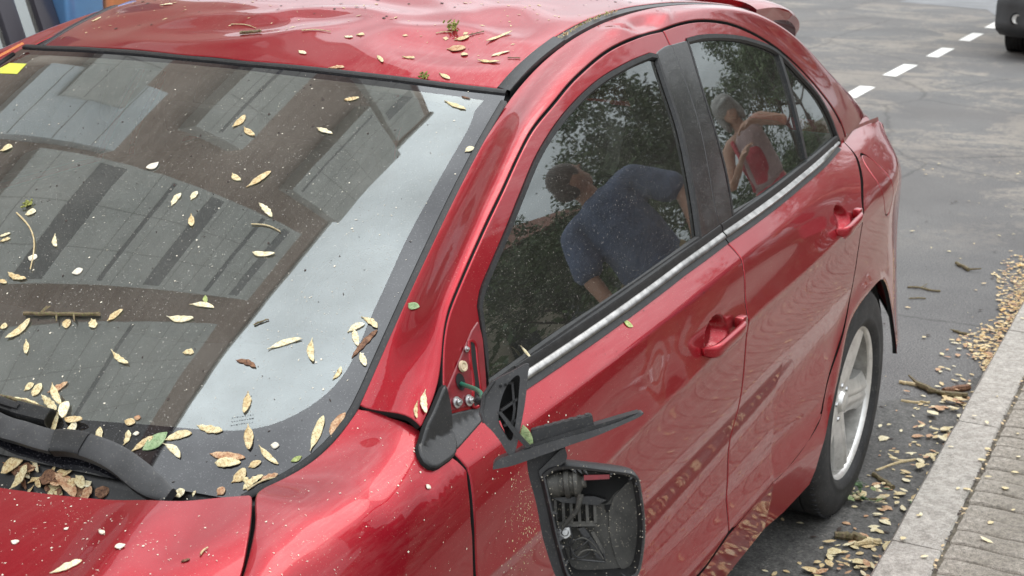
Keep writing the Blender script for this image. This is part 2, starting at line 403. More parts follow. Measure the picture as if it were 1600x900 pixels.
# ---- car body surfaces (metres; x = car's left / kerb side, y = rearwards from front axle, z = up)
def cubic(xs, ys):
    xs = np.array(xs, float); ys = np.array(ys, float); n = len(xs)
    h = np.diff(xs); A = np.zeros((n, n)); b = np.zeros(n)
    A[0, 0] = A[-1, -1] = 1
    for i in range(1, n-1):
        A[i, i-1] = h[i-1]; A[i, i] = 2*(h[i-1]+h[i]); A[i, i+1] = h[i]
        b[i] = 6*((ys[i+1]-ys[i])/h[i]-(ys[i]-ys[i-1])/h[i-1])
    M = np.linalg.solve(A, b)
    s0 = (ys[1]-ys[0])/h[0]-h[0]*(2*M[0]+M[1])/6
    s1 = (ys[-1]-ys[-2])/h[-1]+h[-1]*(M[-2]+2*M[-1])/6
    def f(x):
        x = np.asarray(x, float); xc = np.clip(x, xs[0], xs[-1])
        i = np.clip(np.searchsorted(xs, xc)-1, 0, n-2)
        t = xc-xs[i]; hh = h[i]; r = xs[i+1]-xc
        v = (M[i]*r**3+M[i+1]*t**3)/(6*hh)+(ys[i]/hh-M[i]*hh/6)*r+(ys[i+1]/hh-M[i+1]*hh/6)*t
        return v+np.where(x < xs[0], (x-xs[0])*s0, 0)+np.where(x > xs[-1], (x-xs[-1])*s1, 0)
    return f
def sstep(a, b, x):
    t = np.clip((x-a)/(b-a), 0, 1); return t*t*(3-2*t)
zbelt = cubic([-.5, .3, .774, 1.614, 2.2, 2.689, 3.3], [.90, .945, .970, 1.0136, 1.025, 1.03, 1.03])
xbelt = cubic([-.5, .3, .774, 1.2, 1.614, 2.2, 2.69, 3.1, 3.4], [.74, .785, .813, .821, .8136, .785, .738, .69, .64])
Wside = cubic([-.85, -.6, -.2, .3, .8, 1.3, 1.9, 2.4, 2.8, 3.1, 3.3, 3.45], [.70, .80, .855, .872, .878, .882, .88, .873, .858, .825, .765, .68])
zcrease = cubic([.4, .55, .69, .925, 1.25, 1.59, 1.96, 2.24, 2.6], [.75, .757, .764, .791, .821, .8506, .864, .880, .90])
def side_base(y, z):
    zb = zbelt(y); xb = xbelt(y); w = Wside(y); t = zb-z; d = w-xb
    # flat shoulder under the glass, a crisp edge, then the flank
    k1 = 1.05*np.minimum(1, d/.058); e_ = .004
    a_ = k1*t; b_ = k1*.040+(d-k1*.040)*(1-(1-np.clip((t-.040)/.13, 0, 1))**2)
    b_ = np.where(t < .040, k1*.040+(d-k1*.040)*2*(t-.040)/.13, b_)
    sh = .5*(a_+b_-np.sqrt((a_-b_)**2+e_*e_*.25))
    tk = np.interp(y, [1.9, 2.25, 2.75, 3.0], [.032, 0, 0, -.04])
    low = xb+sh-tk*np.clip((.80-z)/.45, 0, None)**1.6
    h = z-zb
    return np.where(t > 0, low, xb-.30*h-.40*h*h)
HANDLES = [(1.435, .868), (2.345, .908)]
def side_x(y, z):
    x = side_base(y, z)
    dz = z-zcrease(y)
    k = sstep(.35, .6, y)*(1-sstep(2.45, 2.75, y))
    x = x+k*.0060*np.exp(-np.sqrt(dz*dz+1.2e-5)/.018)-k*.004*np.exp(-((dz-.05)/.035)**2)
    # lower flank: a shallow scoop that comes out again to the sill
    zl = np.interp(y, [.5, 2.3], [.50, .62])
    x = x-k*.012*np.exp(-((z-zl)/.075)**2)+k*.020*sstep(.47, .36, z)
    # wheel arch flares
    for yc in (0.0, 2.635):
        r = np.hypot(y-yc, z-.31)
        x = x+.010*np.exp(-((r-.35)/.035)**2)*(r > .2)
    for hy, hz in HANDLES:
        q = ((y-hy+.012)/.062)**2+((z-hz+.002)/.040)**2
        x = x-.031*sstep(0, .62, 1-q)
    # pressed-in dents of the front door
    x = x-.004*np.exp(-((y-1.18)/.05)**2-((z-.87)/.06)**2)-.003*np.exp(-((y-.98)/.09)**2-((z-.86)/.03)**2)
    return x
def P_side(u, v): return np.stack([side_x(u, v), u+0*v, v+0*u], -1)
KX, MX = .24, .05
zws = cubic([.1, .25, .6, 1.03, 1.3], [.80, .925, 1.155, 1.372, 1.49])
def ws_z(x, y): return zws(y-KX*x*x)-MX*x*x
def P_ws(u, v): return np.stack([u+0*v, v+0*u, ws_z(u, v)], -1)
zE = cubic([.9, 1.0, 1.124, 1.172, 1.27, 1.354, 1.504, 1.666, 1.836, 2.1, 2.5, 2.9, 3.2], [1.225, 1.282, 1.345, 1.3645, 1.397, 1.4186, 1.442, 1.451, 1.4505, 1.437, 1.395, 1.33, 1.27])
DENTS = []
def roof_z(x, y):
    c = 1-(x/.58)**2
    z = zE(y+.09*c)+.035*c
    for (dx, dy, rx, ry, a, rot) in DENTS:
        ca, sa = math.cos(rot), math.sin(rot)
        p = ((x-dx)*ca+(y-dy)*sa)/rx; q = (-(x-dx)*sa+(y-dy)*ca)/ry
        r2 = p*p+q*q
        z = z-a*np.exp(-r2)+.35*a*np.exp(-((np.sqrt(r2)-1.5)/.5)**2)
    return z
def P_roof(u, v): return np.stack([u+0*v, v+0*u, roof_z(u, v)], -1)
zhood = cubic([-.85, -.7, -.3, 0, .3], [.70, .79, .885, .935, .975])
def hood_z(x, y):
    ax = np.abs(x)
    # raised shoulder beside the wing and shallow middle
    xr = .60+.10*sstep(.25, -.2, y)
    return zhood(y)-.05*x*x+.010*np.exp(-((ax-xr)/.045)**2)*sstep(.32, .1, y)-.02*sstep(.7, .86, ax)-np.minimum(.030, 1.5*np.clip(ax-(.728-.46*(.21-y)), 0, None)**2)*sstep(.30, .2, y)*sstep(-.1, .08, y)
def P_hood(u, v): return np.stack([u+0*v, v+0*u, hood_z(u, v)], -1)
# front wing: (y, v): v 0..1 = rolled top from the bonnet gap to the flank, v 1..2 = flank
WY = [-.80, -.4, 0, .1245, .183, .2275, .276, .305, .34, .378, .4218, .4638, .49, .525, .60]
WX = cubic(WY, [.66, .775, .812, .7826, .752, .7217, .685, .679, .683, .6915, .6955, .6945, .6926, .6885, .676])
WZ = cubic(WY, [.70, .845,   .905, .9135, .9300, .9393, .945, .9425, .943, .950, .962, .978, .9925, 1.017, 1.069])
WP = cubic([-.8, -.3, .1, .27, .45, .55, .7], [.60, .76, .845, .885, .935, .965, .98])
def P_wing(u, v):
    u, v = np.broadcast_arrays(np.asarray(u, float), np.asarray(v, float))
    a = np.clip(v, 0, 1); b = np.clip(v-1, 0, 1); e = 1e-3
    p0 = np.stack([WX(u), u, WZ(u)], -1); zp = WP(u)
    p3 = np.stack([side_x(u, zp), u, zp], -1)
    t3 = np.stack([(side_x(u, zp+e)-side_x(u, zp-e))/(2*e), 0*u, np.ones_like(u)], -1); t3 /= np.linalg.norm(t3, axis=-1, keepdims=True)
    L = np.linalg.norm(p3-p0, axis=-1, keepdims=True)
    sl = np.stack([np.ones_like(u), 0*u, -.06-.4*sstep(.3, .55, u)], -1); sl /= np.linalg.norm(sl, axis=-1, keepdims=True)
    p1 = p0+.45*L*sl; p2 = p3+.42*L*t3
    A = a[..., None]
    q = (1-A)**3*p0+3*(1-A)**2*A*p1+3*(1-A)*A*A*p2+A**3*p3
    zl = zp+(.20-zp)*b
    s = np.stack([side_x(u, zl), u, zl], -1)
    return np.where((v > 1)[..., None], s, q)
# side frame: A-pillar, cant rail and C-pillar lofted between the windscreen/roof edge and the door opening
RAILP = None
def catmull(P, t):
    P = np.asarray(P, float); n = len(P)
    i = np.clip(np.floor(t).astype(int), 0, n-2); f = (t-i)[..., None]
    p0 = np.where((i > 0)[..., None], P[np.clip(i-1, 0, n-1)], 2*P[0]-P[1]); p1 = P[i]; p2 = P[i+1]
    p3 = np.where((i+2 < n)[..., None], P[np.clip(i+2, 0, n-1)], 2*P[-1]-P[-2])
    return .5*((2*p1)+(p2-p0)*f+(2*p0-5*p1+4*p2-p3)*f*f+(3*p1-p0-3*p2+p3)*f**3)
# ------------------------------------------------------------------ traced feature lines of the body (y, z) on the flank, (x, y) on top

RAIL_I = [(0.6927, 0.4902, 0.9965), (0.6876, 0.5249, 1.0212), (0.6802, 0.5716, 1.0532), (0.6744, 0.6065, 1.0763), (0.6649, 0.6624, 1.1119), (0.6559, 0.7131, 1.1430), (0.6443, 0.7779, 1.1815), (0.6298, 0.8591, 1.2276), (0.6185, 0.9251, 1.2634), (0.6081, 0.9893, 1.2970), (0.5954, 1.0771, 1.3409), (0.5773, 1.1734, 1.3657), (0.5751, 1.2673, 1.3973), (0.5723, 1.3496, 1.4191), (0.5692, 1.4939, 1.4426), (0.5685, 1.6473, 1.4520), (0.5619, 1.8059, 1.4532), (0.5620, 1.9516, 1.4496), (0.5680, 2.1543, 1.4388), (0.5780, 2.3026, 1.4193), (0.5850, 2.3839, 1.4065), (0.6000, 2.5129, 1.3645), (0.6120, 2.6290, 1.3246), (0.6270, 2.7278, 1.2794), (0.6430, 2.8452, 1.2235), (0.6530, 2.9955, 1.1590), (0.6530, 3.1802, 1.0956), (0.6480, 3.3678, 1.0318), (0.6720, 3.4120, 0.9996)]
RAIL_D = [(0.5081, 0.9764), (0.5556, 1.0113), (0.5796, 1.0379), (0.6015, 1.0727), (0.6381, 1.1089), (0.6852, 1.1385), (0.7631, 1.1820), (0.8354, 1.2201), (0.8968, 1.2507), (0.9862, 1.2931), (1.0742, 1.3246), (1.1543, 1.3468), (1.2506, 1.3722), (1.3598, 1.3931), (1.4991, 1.4090), (1.6360, 1.4163), (1.7440, 1.4182), (1.8602, 1.4187), (2.0362, 1.4058), (2.1500, 1.3845), (2.2116, 1.3665), (2.3226, 1.3347), (2.4094, 1.3023), (2.4946, 1.2656), (2.5801, 1.2211), (2.6654, 1.1715), (2.7348, 1.1239), (2.7827, 1.0778), (2.8023, 1.0313)]
D = [(0.5314, 0.9355), (0.5704, 1.0197), (0.5859, 1.0497), (0.6028, 1.0750), (0.6292, 1.1019), (0.6632, 1.1241), (0.7164, 1.1559), (0.7916, 1.1974), (0.8619, 1.2329), (0.9469, 1.2757), (1.0228, 1.3085), (1.1223, 1.3377), (1.2341, 1.3684), (1.4007, 1.3998), (1.5665, 1.4132), (1.8051, 1.4188), (1.9333, 1.4148), (2.0882, 1.3963), (2.2293, 1.3636), (2.3739, 1.3164), (2.5065, 1.2596), (2.6429, 1.1842), (2.7314, 1.1277), (2.7890, 1.0751), (2.8023, 1.0313), (2.7889, 1.0003), (2.7249, 0.9735), (2.5881, 0.9329), (2.5128, 0.8933), (2.4892, 0.8237), (2.4704, 0.7421), (2.4589, 0.6581), (2.4123, 0.6010), (2.3393, 0.5527), (2.2755, 0.5034), (2.2254, 0.4336), (2.1133, 0.4027), (1.9698, 0.3811), (1.8344, 0.3769), (1.6234, 0.3756), (1.4677, 0.3273)]
DOORF = [(0.5314, 0.9355), (0.5378, 0.9137), (0.5289, 0.8870), (0.5169, 0.8464), (0.5099, 0.7718)]
DOORB = [(1.6035, 1.0067), (1.6240, 0.9851), (1.5930, 0.9417), (1.5830, 0.8559), (1.6046, 0.7105), (1.5977, 0.6366), (1.5976, 0.5339), (1.5865, 0.4223), (1.5926, 0.3828)]
BELT = [(0.7734, 0.9674), (1.3711, 1.0008), (1.6138, 1.0106), (2.6880, 1.0183)]
WINF = [(0.6677, 0.9857), (0.6838, 1.0218), (0.7037, 1.0936), (0.7151, 1.1096), (0.7587, 1.1348), (0.8378, 1.1792), (0.9175, 1.2237), (1.0086, 1.2697), (1.1382, 1.3147), (1.2983, 1.3507), (1.4584, 1.3690), (1.5688, 1.3754), (1.5954, 1.3705), (1.5760, 1.3088), (1.5628, 1.2368), (1.5331, 1.1589), (1.4915, 1.0394)]
WINR = [(1.6866, 1.0426), (1.7027, 1.0882), (1.7150, 1.1292), (1.7407, 1.2773), (1.7835, 1.3855), (1.8870, 1.3848), (2.0469, 1.3715), (2.1896, 1.3508), (2.3618, 1.3099), (2.5110, 1.2321), (2.6198, 1.1705), (2.6893, 1.0996), (2.7052, 1.0633), (2.7325, 1.0243)]
BMID = [(1.6873, 1.4136), (1.6895, 1.3845), (1.6725, 1.3105), (1.6563, 1.2241), (1.6172, 1.1287), (1.5932, 1.0441), (1.6089, 1.0115)]
BLEFT = [(1.5954, 1.3705), (1.6282, 1.3724), (1.6298, 1.3524), (1.5957, 1.2819), (1.5729, 1.2169), (1.5320, 1.1307), (1.5023, 1.0347)]
BRIGHT = [(1.7835, 1.3855), (1.7407, 1.2773), (1.7270, 1.2079), (1.6944, 1.1287), (1.6932, 1.0768), (1.6870, 1.0320)]
BTOPL = [(1.5688, 1.3754), (1.6188, 1.3782), (1.6613, 1.3844), (1.6895, 1.3845)]
BTOPR = [(1.6895, 1.3845), (1.7835, 1.3855)]
DIVIDER = [(2.3791, 1.3082), (2.3584, 1.2337), (2.3293, 1.1452), (2.3138, 1.0580)]
FUEL = [(2.8978, 0.9676), (2.9387, 0.9662), (2.9349, 0.9484), (2.8443, 0.9217), (2.7992, 0.8866), (2.7701, 0.8511), (2.7336, 0.8548), (2.6822, 0.8791), (2.6764, 0.9091), (2.7344, 0.9401)]
TRI = [(0.5656, 1.0130), (0.5258, 0.9861), (0.5081, 0.9764), (0.4884, 0.9578), (0.4788, 0.9507), (0.4715, 0.9406), (0.4786, 0.9309), (0.5040, 0.9322), (0.5288, 0.9346), (0.5475, 0.9476), (0.5625, 0.9841)]
PLATE = [(0.6925, 1.0804), (0.6890, 1.0505), (0.6707, 0.9990), (0.6623, 0.9778), (0.6324, 0.9706), (0.5715, 0.9768), (0.5571, 0.9857), (0.5757, 1.0119), (0.6200, 1.0406), (0.6667, 1.0700)]
SLOT = [(0.6524, 1.0561), (0.6604, 1.0559), (0.6650, 1.0492), (0.6555, 1.0219), (0.6423, 0.9742), (0.6346, 0.9681), (0.6180, 0.9712), (0.6347, 0.9998), (0.6418, 1.0302)]
HOLE = [(0.6062, 1.0106)]
GROM = [(0.6188, 1.0291)]
BOLT = [(0.5842, 0.9876), (0.6118, 0.9823)]
PIN = [(0.6400, 1.0482)]
LEDGE = [(0.5663, 0.9757), (0.6349, 0.9652), (0.6442, 0.9600), (0.6209, 0.9497), (0.5401, 0.9354), (0.5450, 0.9459)]
HOODGAP = [(0.6881, 0.2719), (0.7211, 0.2281), (0.7484, 0.1878), (0.7747, 0.1338)]
HOODREAR = [(0.6870, 0.2695), (0.6472, 0.2374), (0.6134, 0.1974), (0.5654, 0.1801), (0.5050, 0.1592), (0.4498, 0.1412), (0.3903, 0.1252)]
FRIT = [(0.5595, 1.0358), (0.5713, 1.0052), (0.5834, 0.9210), (0.5938, 0.8509), (0.6030, 0.7869), (0.6094, 0.7420), (0.6237, 0.6756), (0.6339, 0.6173), (0.6456, 0.5619), (0.6530, 0.5189), (0.6483, 0.4988), (0.6406, 0.4740), (0.6235, 0.4473), (0.5996, 0.4200), (0.5676, 0.3979), (0.5107, 0.3757), (0.4330, 0.3524), (0.3376, 0.3250), (0.1997, 0.2942)]
WSTOP = [(0.5852, 1.1011), (0.4941, 1.0782), (0.3858, 1.0600), (0.2763, 1.0446), (0.0958, 1.0283), (-0.0743, 1.0287), (-0.2950, 1.0468)]
ROOFFRONT = [(0.5689, 1.1305), (0.4814, 1.0991), (0.3773, 1.0729), (0.2717, 1.0512), (0.0958, 1.0287), (-0.0741, 1.0291), (-0.3068, 1.0591)]
WIPER = [(0.5376, 0.2750, 0.9048), (0.5041, 0.2753, 0.9136), (0.4355, 0.2822, 0.9350), (0.3693, 0.2775, 0.9441), (0.3361, 0.2681, 0.9422), (0.3091, 0.2645, 0.9435), (0.2743, 0.2622, 0.9466), (0.2392, 0.2596, 0.9489)]
BLADE = [(0.2961, 0.3014, 0.9561), (0.2506, 0.2966, 0.9582), (0.2014, 0.2945, 0.9618)]
STICK = [(-0.5707, 1.0178), (-0.5596, 1.0342), (-0.4938, 1.0206), (-0.4816, 0.9826), (-0.5458, 0.9950)]

RAIL_I[-1] = (.672, 3.40, 1.0)
RI = RD = None
def P_rail(s, v):
    s, v = np.broadcast_arrays(np.asarray(s, float), np.asarray(v, float))
    sh = s.shape; s = s.ravel(); v = v.ravel()
    I = catmull(RI, s*5); d = catmull(RD, s*5); e = 1e-3
    D3 = np.stack([side_base(d[:, 0], d[:, 1]), d[:, 0], d[:, 1]], -1)
    t0 = np.stack([(side_base(d[:, 0], d[:, 1]+e)-side_base(d[:, 0], d[:, 1]-e))/(2*e), 0*s, np.ones_like(s)], -1)
    t0 /= np.linalg.norm(t0, axis=1, keepdims=True)
    Ln = np.linalg.norm(I-D3, axis=1, keepdims=True)
    rear = sstep(19, 25, s)[:, None]
    ch = (I-D3)/Ln
    t1 = np.stack([np.ones_like(s), 0*s, -.30+0*s], -1)*(1-rear)+(np.stack([.75+0*s, 0*s, -.55+0*s], -1))*rear
    t1 /= np.linalg.norm(t1, axis=1, keepdims=True)
    a0 = .42*Ln; t0 = t0*.75+ch*.25
    p1 = D3+a0*t0; p2 = I+.38*Ln*t1
    A = v[:, None]
    X = (1-A)**3*D3+3*(1-A)**2*A*p1+3*(1-A)*A*A*p2+A**3*I
    wr = sstep(21, 26, s)[:, None]; yl = d[:, 0]*(1-v)+I[:, 1]*v; zl = d[:, 1]*(1-v)+I[:, 2]*v
    XS = np.stack([side_base(yl, zl)-.018*v**9-.004*v**3, yl, zl], -1)
    X = X*(1-wr)+XS*wr
    # buckled dent in the cant rail
    g = np.exp(-(np.abs(s-15.05)/.50)**3-((v-.38)/.33)**2)-.35*np.exp(-((s-14.0)/.35)**2-((v-.50)/.3)**2)-.30*np.exp(-((s-15.9)/.22)**2-((v-.45)/.35)**2)+.5*np.exp(-((s-14.6+.9*(v-.2))/.16)**2-((v-.4)/.3)**2)
    X = X+(g*sstep(-.02, .22, v))[:, None]*np.array([-.010, 0, -.011])
    return X.reshape(sh+(3,))
DENTS += [(.402, 1.20, .10, .055, .008, .25), (.25, 1.33, .12, .05, .005, -.5), (-.10, 1.135, .13, .045, .007, .1), (.065, 1.20, .10, .04, .006, .5),
          (-.33, 1.16, .12, .05, .004, -.2), (.44, 1.36, .06, .08, .005, 0), (.10, 1.36, .18, .06, .005, .2), (.46, 1.60, .06, .12, .005, .1), (-.2, 1.4, .2, .08, .005, 0), (.2, 1.62, .2, .1, .005, .3)]
CAR_L = Vector((0, 1.3175, 0))
car = thing('red_hatchback', 'red five-door hatchback parked at the kerb, roof dented, strewn with seed pods', 'car', CAR_L)
def mirror_copy(o, name=None, parent=None):
    me = o.data.copy(); n = len(me.vertices)
    nr = None
    if me.has_custom_normals:
        cn = np.zeros(len(me.loops)*3); me.corner_normals.foreach_get('vector', cn)
        li = np.zeros(len(me.loops), int); me.loops.foreach_get('vertex_index', li)
        nr = np.zeros((n, 3)); nr[li] = cn.reshape(-1, 3)
    co = np.zeros(n*3); me.vertices.foreach_get('co', co); co = co.reshape(-1, 3); co[:, 0] *= -1
    me.vertices.foreach_set('co', co.ravel()); me.flip_normals(); me.update()
    if nr is not None:
        nr[:, 0] *= -1; me.normals_split_custom_set_from_vertices([tuple(v) for v in nr])
    c = link(name or o.name.split('.')[0], me, parent or o.parent)
    return c
RED = M['red']
Dc = np.array(D)
iB = 15
Dtop = np.vstack([Dc[:iB], [(1.6873, 1.4150)]]); Drear = np.vstack([[(1.6873, 1.4150)], Dc[iB:]])
Dtop = smooth_curve(Dtop, .012, 1.2); Drear_a = smooth_curve(Drear[:11], .012, 1.2)
Drear_b = smooth_curve(Drear[9:26], .012, 1.0)
Drear = np.vstack([Drear_a[:-1], Drear_b]) if np.hypot(*(Drear_a[-1]-Drear_b[0])) < .02 else np.vstack([Drear_a, Drear_b])
SILL = np.array([(2.2254, .4336), (2.1133, .4027), (1.9698, .3811), (1.8344, .3769), (1.595, .372)])
def prep_rail():
    global RI, RD
    I = np.array(RAIL_I); D2 = np.array(RAIL_D); k = np.array([.25, .5, .25])
    for _ in range(2): I[1:-1] = np.stack([np.convolve(I[:, c], k, 'valid') for c in range(3)], -1)
    full = np.vstack([smooth_curve(np.vstack([[(.503, .9735)], [(.5556, 1.0113)], Dc[2:iB], [(1.6873, 1.4150)]]), .006, 2)[:-1], Drear])
    full = full[:int(np.argmin(np.hypot(*(full-np.array([2.8023, 1.0313])).T)))+1]
    arc = np.r_[0, np.cumsum(np.hypot(*np.diff(full, axis=0).T))]
    am = np.array([arc[int(np.argmin(np.hypot(*(full-p_).T)))] for p_ in D2]); am[0] = 0; am[-1] = arc[-1]; am = np.maximum.accumulate(am)
    for _ in range(3): am[1:-1] = np.convolve(am, k, 'valid')
    s4 = np.linspace(0, len(I)-1, (len(I)-1)*5+1)
    RI = catmull(I, s4); a4 = catmull(am[:, None], s4)[:, 0]
    RD = np.stack([np.interp(a4, arc, full[:, c]) for c in range(2)], -1)
prep_rail()
bmid = smooth_curve(np.vstack([[(1.6873, 1.4150)], BMID[1:-1], [(1.606, 1.0114)]]), .012, 2.5)
doorb = smooth_curve([(1.606, 1.0114), (1.616, .985), (1.604, .9395), (1.592, .8561), (1.598, .7105), (1.598, .60), (1.597, .50), (1.595, .372)], .012, 1)
doorf = smooth_curve(DOORF[::-1], .01, 1)
doorf = np.vstack([[(.510, .335)], doorf])
winf = smooth_curve(WINF[2:12], .012, 1.5); winfb = smooth_curve(WINF[12:], .012, 2)
def belt_z(y): return np.interp(y, [.5, .774, 1.372, 1.614, 2.2, 2.659, 2.75], [.952, .9673, 1.0006, 1.0095, 1.0200, 1.0237, 1.024])
fb = [(1.4915, belt_z(1.4915)+.030), (.85, belt_z(.85)+.030), (.6677, .985), (.684, 1.03)]
DLO_F = polyline(winf, winfb, fb)
winr = smooth_curve(WINR[4:], .012, 1.5); winr0 = smooth_curve(WINR[:5], .012, 2)
DLO_R = polyline(winr0, winr, [(2.70, 1.034), (1.6866, belt_z(1.6866)+.030)])
# ---- doors
fd = thing('front_door', '', '', CAR_L); del fd['label'], fd['category']; fd.parent = car; fd.matrix_parent_inverse = Matrix.Translation(-CAR_L)
rd = thing('rear_door', '', '', CAR_L); del rd['label'], rd['category']; rd.parent = car; rd.matrix_parent_inverse = Matrix.Translation(-CAR_L)
FD_OUT = polyline(doorf, Dtop, bmid, doorb, [(1.4677, .350), (.510, .335)])
RD_OUT = polyline(bmid[::-1], Drear, SILL, doorb[::-1])
CREASE = np.array([(y, float(zcrease(y))+o) for y in np.arange(.5, 2.75, .007) for o in (-.010, -.0055, -.0025, 0, .0025, .0055, .010)]+
                  [(y, float(zbelt(y))-.040+o) for y in np.arange(.45, 2.9, .007) for o in (-.009, -.0045, 0, .0045, .009)]+
                  [(hy+a, hz+b_) for hy, hz in HANDLES for a in np.arange(-.082, .060, .0042) for b_ in np.arange(-.048, .048, .0042)])
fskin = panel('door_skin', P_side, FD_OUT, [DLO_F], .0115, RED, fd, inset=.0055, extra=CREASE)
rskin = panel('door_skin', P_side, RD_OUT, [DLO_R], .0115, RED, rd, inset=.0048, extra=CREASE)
def glass_panel(name, out, off, par, m=M['win']): return panel(name, P_side, out, (), .03, m, par, inset=-.006, depth=0, off=off)
gF = glass_panel('window_glass', DLO_F, -.006, fd); gR = glass_panel('window_glass', DLO_R, -.006, rd)
def rub(name, C2, par, w0=-.004, w1=.009, h=.0025, closed=True, mt=M['rubber']):
    X, N = on(P_side, C2, .0005); return ribbon(name, X, N, [(w0, -.004), (w0, h), (w1*.6, h*.7), (w1, -.005)], mt, par, closed)
def ccw(P_): return P_ if area2(P_) > 0 else P_[::-1]
s1 = rub('window_seal', ccw(DLO_F)[::-1], fd); s2 = rub('window_seal', ccw(DLO_R)[::-1], rd)
# pillar films
bl = np.vstack([winfb[1:], [(1.4915, 1.036)]])
br = smooth_curve([(1.7835, 1.3855), (1.7407, 1.2773), (1.7240, 1.2079), (1.7060, 1.1287), (1.6932, 1.0768), (1.6870, 1.0320)], .012, 2)
def bm_at(z): return np.interp(z, bmid[::-1, 1], bmid[::-1, 0])
bmz = np.linspace(1.3855, 1.036, 26); bmc = np.stack([[bm_at(z) for z in bmz], bmz], -1)
pf1 = panel('pillar_cover', P_side, polyline(bl[::-1], [(1.600, 1.3765), (1.6188, 1.3800), (1.655, 1.3842)], bmc), (), .012, M['pillar'], fd, inset=.0022, depth=.005, off=.0022)
pf2 = panel('pillar_cover', P_side, polyline(bmc[::-1], BTOPR, br), (), .012, M['pillar'], rd, inset=.0022, depth=.005, off=.0022)
# belt strips
def belt(y0, y1, par):
    ys = np.linspace(y0, y1, 60); z = belt_z(ys); zz = np.stack([ys, z], -1)
    X, N = on(P_side, zz); up = np.zeros_like(N); up[:, 2] = 1
    def strip(nm, prof, mt):
        F = []; p = len(prof); V = np.stack([P_side(ys, z+a)+N*h for a, h in prof], 1).reshape(-1, 3)
        for i in range(len(ys)-1):
            for j in range(p-1): F.append((i*p+j, (i+1)*p+j, (i+1)*p+j+1, i*p+j+1))
        F += [tuple(range(p-1, -1, -1)), tuple(range((len(ys)-1)*p, len(ys)*p))]
        o = mk(nm, V, F, mt, par); o.data.set_sharp_from_angle(angle=math.radians(40)); return o
    a = strip('belt_rubber', [(-.007, -.004), (-.007, .003), (.001, .004), (.001, .0035), (.016, .0035), (.020, .006), (.028, .005), (.034, -.003), (.034, -.010)], M['rubber'])
    b = strip('chrome_strip', [(.0002, .001), (.0008, .0085), (.0025, .0102), (.0065, .0088), (.0105, .0066), (.0140, .0042), (.016, .001)], M['chrome'])
    return a, b
bf = belt(.742, 1.603, fd); bq = belt(1.609, 2.700, rd)
# divider bar of the rear door glass
dv = smooth_curve(DIVIDER, .02, 1); X, N = on(P_side, dv, -.004)
dvb = ribbon('divider_bar', X, N, [(-.011, -.002), (-.011, .005), (.011, .005), (.011, -.002)], M['rubber'], rd)
# handles
def handle(hy, hz, par):
    ys = np.linspace(-.092, .092, 40); V = []; F = []; n = 12
    sl = .105
    for y in ys:
        t = (y+.092)/.184
        e = (1-abs(2*t-1)**6)
        out_ = .030*e**.5+.002; hw = .0125*(.55+.45*e**.4)*(1.12-.2*t); th = .0085*(.6+.4*e)
        yy = hy+y; zz = hz+sl*y*.5-.006
        xb = float(side_base(yy, zz))
        for k in range(n):
            a = 2*math.pi*k/n; ca, sa = math.cos(a), math.sin(a)
            V.append((xb+out_*.8+th*ca*abs(ca)**-.3 if abs(ca) > .01 else xb+out_*.8, yy, zz+hw*(1 if sa > 0 else -1)*abs(sa)**.7))
    for i in range(len(ys)-1):
        for k in range(n): F.append((i*n+k, (i+1)*n+k, (i+1)*n+(k+1) % n, i*n+(k+1) % n))
    F += [tuple(range(n)), tuple(range(len(V)-n, len(V)))[::-1]]
    return mk('door_handle', V, F, RED, par)
h1 = handle(*HANDLES[0], fd); h2 = handle(*HANDLES[1], rd)
for hy, hz, p in ((*HANDLES[0], fd), (*HANDLES[1], rd)):   # key cap behind the grip
    bm = bmesh.new(); xb = float(side_base(hy+.082, hz+.001))
    add_box(bm, (xb+.012, hy+.087, hz+.003), (.02, .03, .024), None, .005)
    bm_to('handle_cap', bm, RED, p)
# grey trim behind the window frames
def upper(out): return out
tF = panel('frame_trim', P_side, FD_OUT, [DLO_F], .03, M['int_grey'], fd, inset=.012, depth=0, off=-.020)
tR = panel('frame_trim', P_side, RD_OUT, [DLO_R], .03, M['int_grey'], rd, inset=.012, depth=0, off=-.020)
# ---- side frame, quarter panel, sill
n_s = len(RAIL_I)-1
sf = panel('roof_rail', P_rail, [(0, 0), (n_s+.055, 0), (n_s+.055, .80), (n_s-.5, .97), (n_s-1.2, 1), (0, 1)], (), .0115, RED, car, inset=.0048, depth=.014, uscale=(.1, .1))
ARCHL = smooth_curve([(3.005, .36), (2.995, .40), (2.97, .48), (2.915, .57), (2.83, .632), (2.73, .652), (2.65, .648), (2.575, .633), (2.4964, .6076), (2.4267, .5566), (2.357, .4951), (2.3150, .4520), (2.2591, .4050), (2.2139, .3507), (2.1832, .300)], .012, 1.5)
iq = int(np.argmin(np.hypot(*(Drear-np.array([2.8023, 1.0313])).T)))
QOUT = polyline(Drear[iq:], SILL, [(1.4677, .350), (.512, .335), (.47, .335), (.47, .225), (1.4, .235), (2.0, .250), (2.15, .27)], ARCHL[::-1],
                [(3.05, .36), (3.05, .62), (3.07, .75), (3.12, .84), (3.18, .895), (3.30, .955), (3.385, 1.0025), (3.2, 1.0160), (3.0, 1.0265), (2.83, 1.0345)])
FUELC = np.array([(2.84+.075*math.cos(a)*1.0, .905+.082*math.sin(a)) for a in np.linspace(0, 2*math.pi, 40, endpoint=False)])
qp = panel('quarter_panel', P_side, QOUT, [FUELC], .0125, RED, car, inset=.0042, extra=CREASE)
fuel = panel('fuel_lid', P_side, FUELC, (), .012, RED, car, inset=.0038)
BOUT = polyline([(3.05, .36), (3.05, .62), (3.07, .75), (3.12, .84), (3.20, .79), (3.30, .77), (3.46, .78), (3.46, .42), (3.25, .36)])
bp = panel('rear_bumper', P_side, BOUT, (), .015, RED, car, inset=.004)
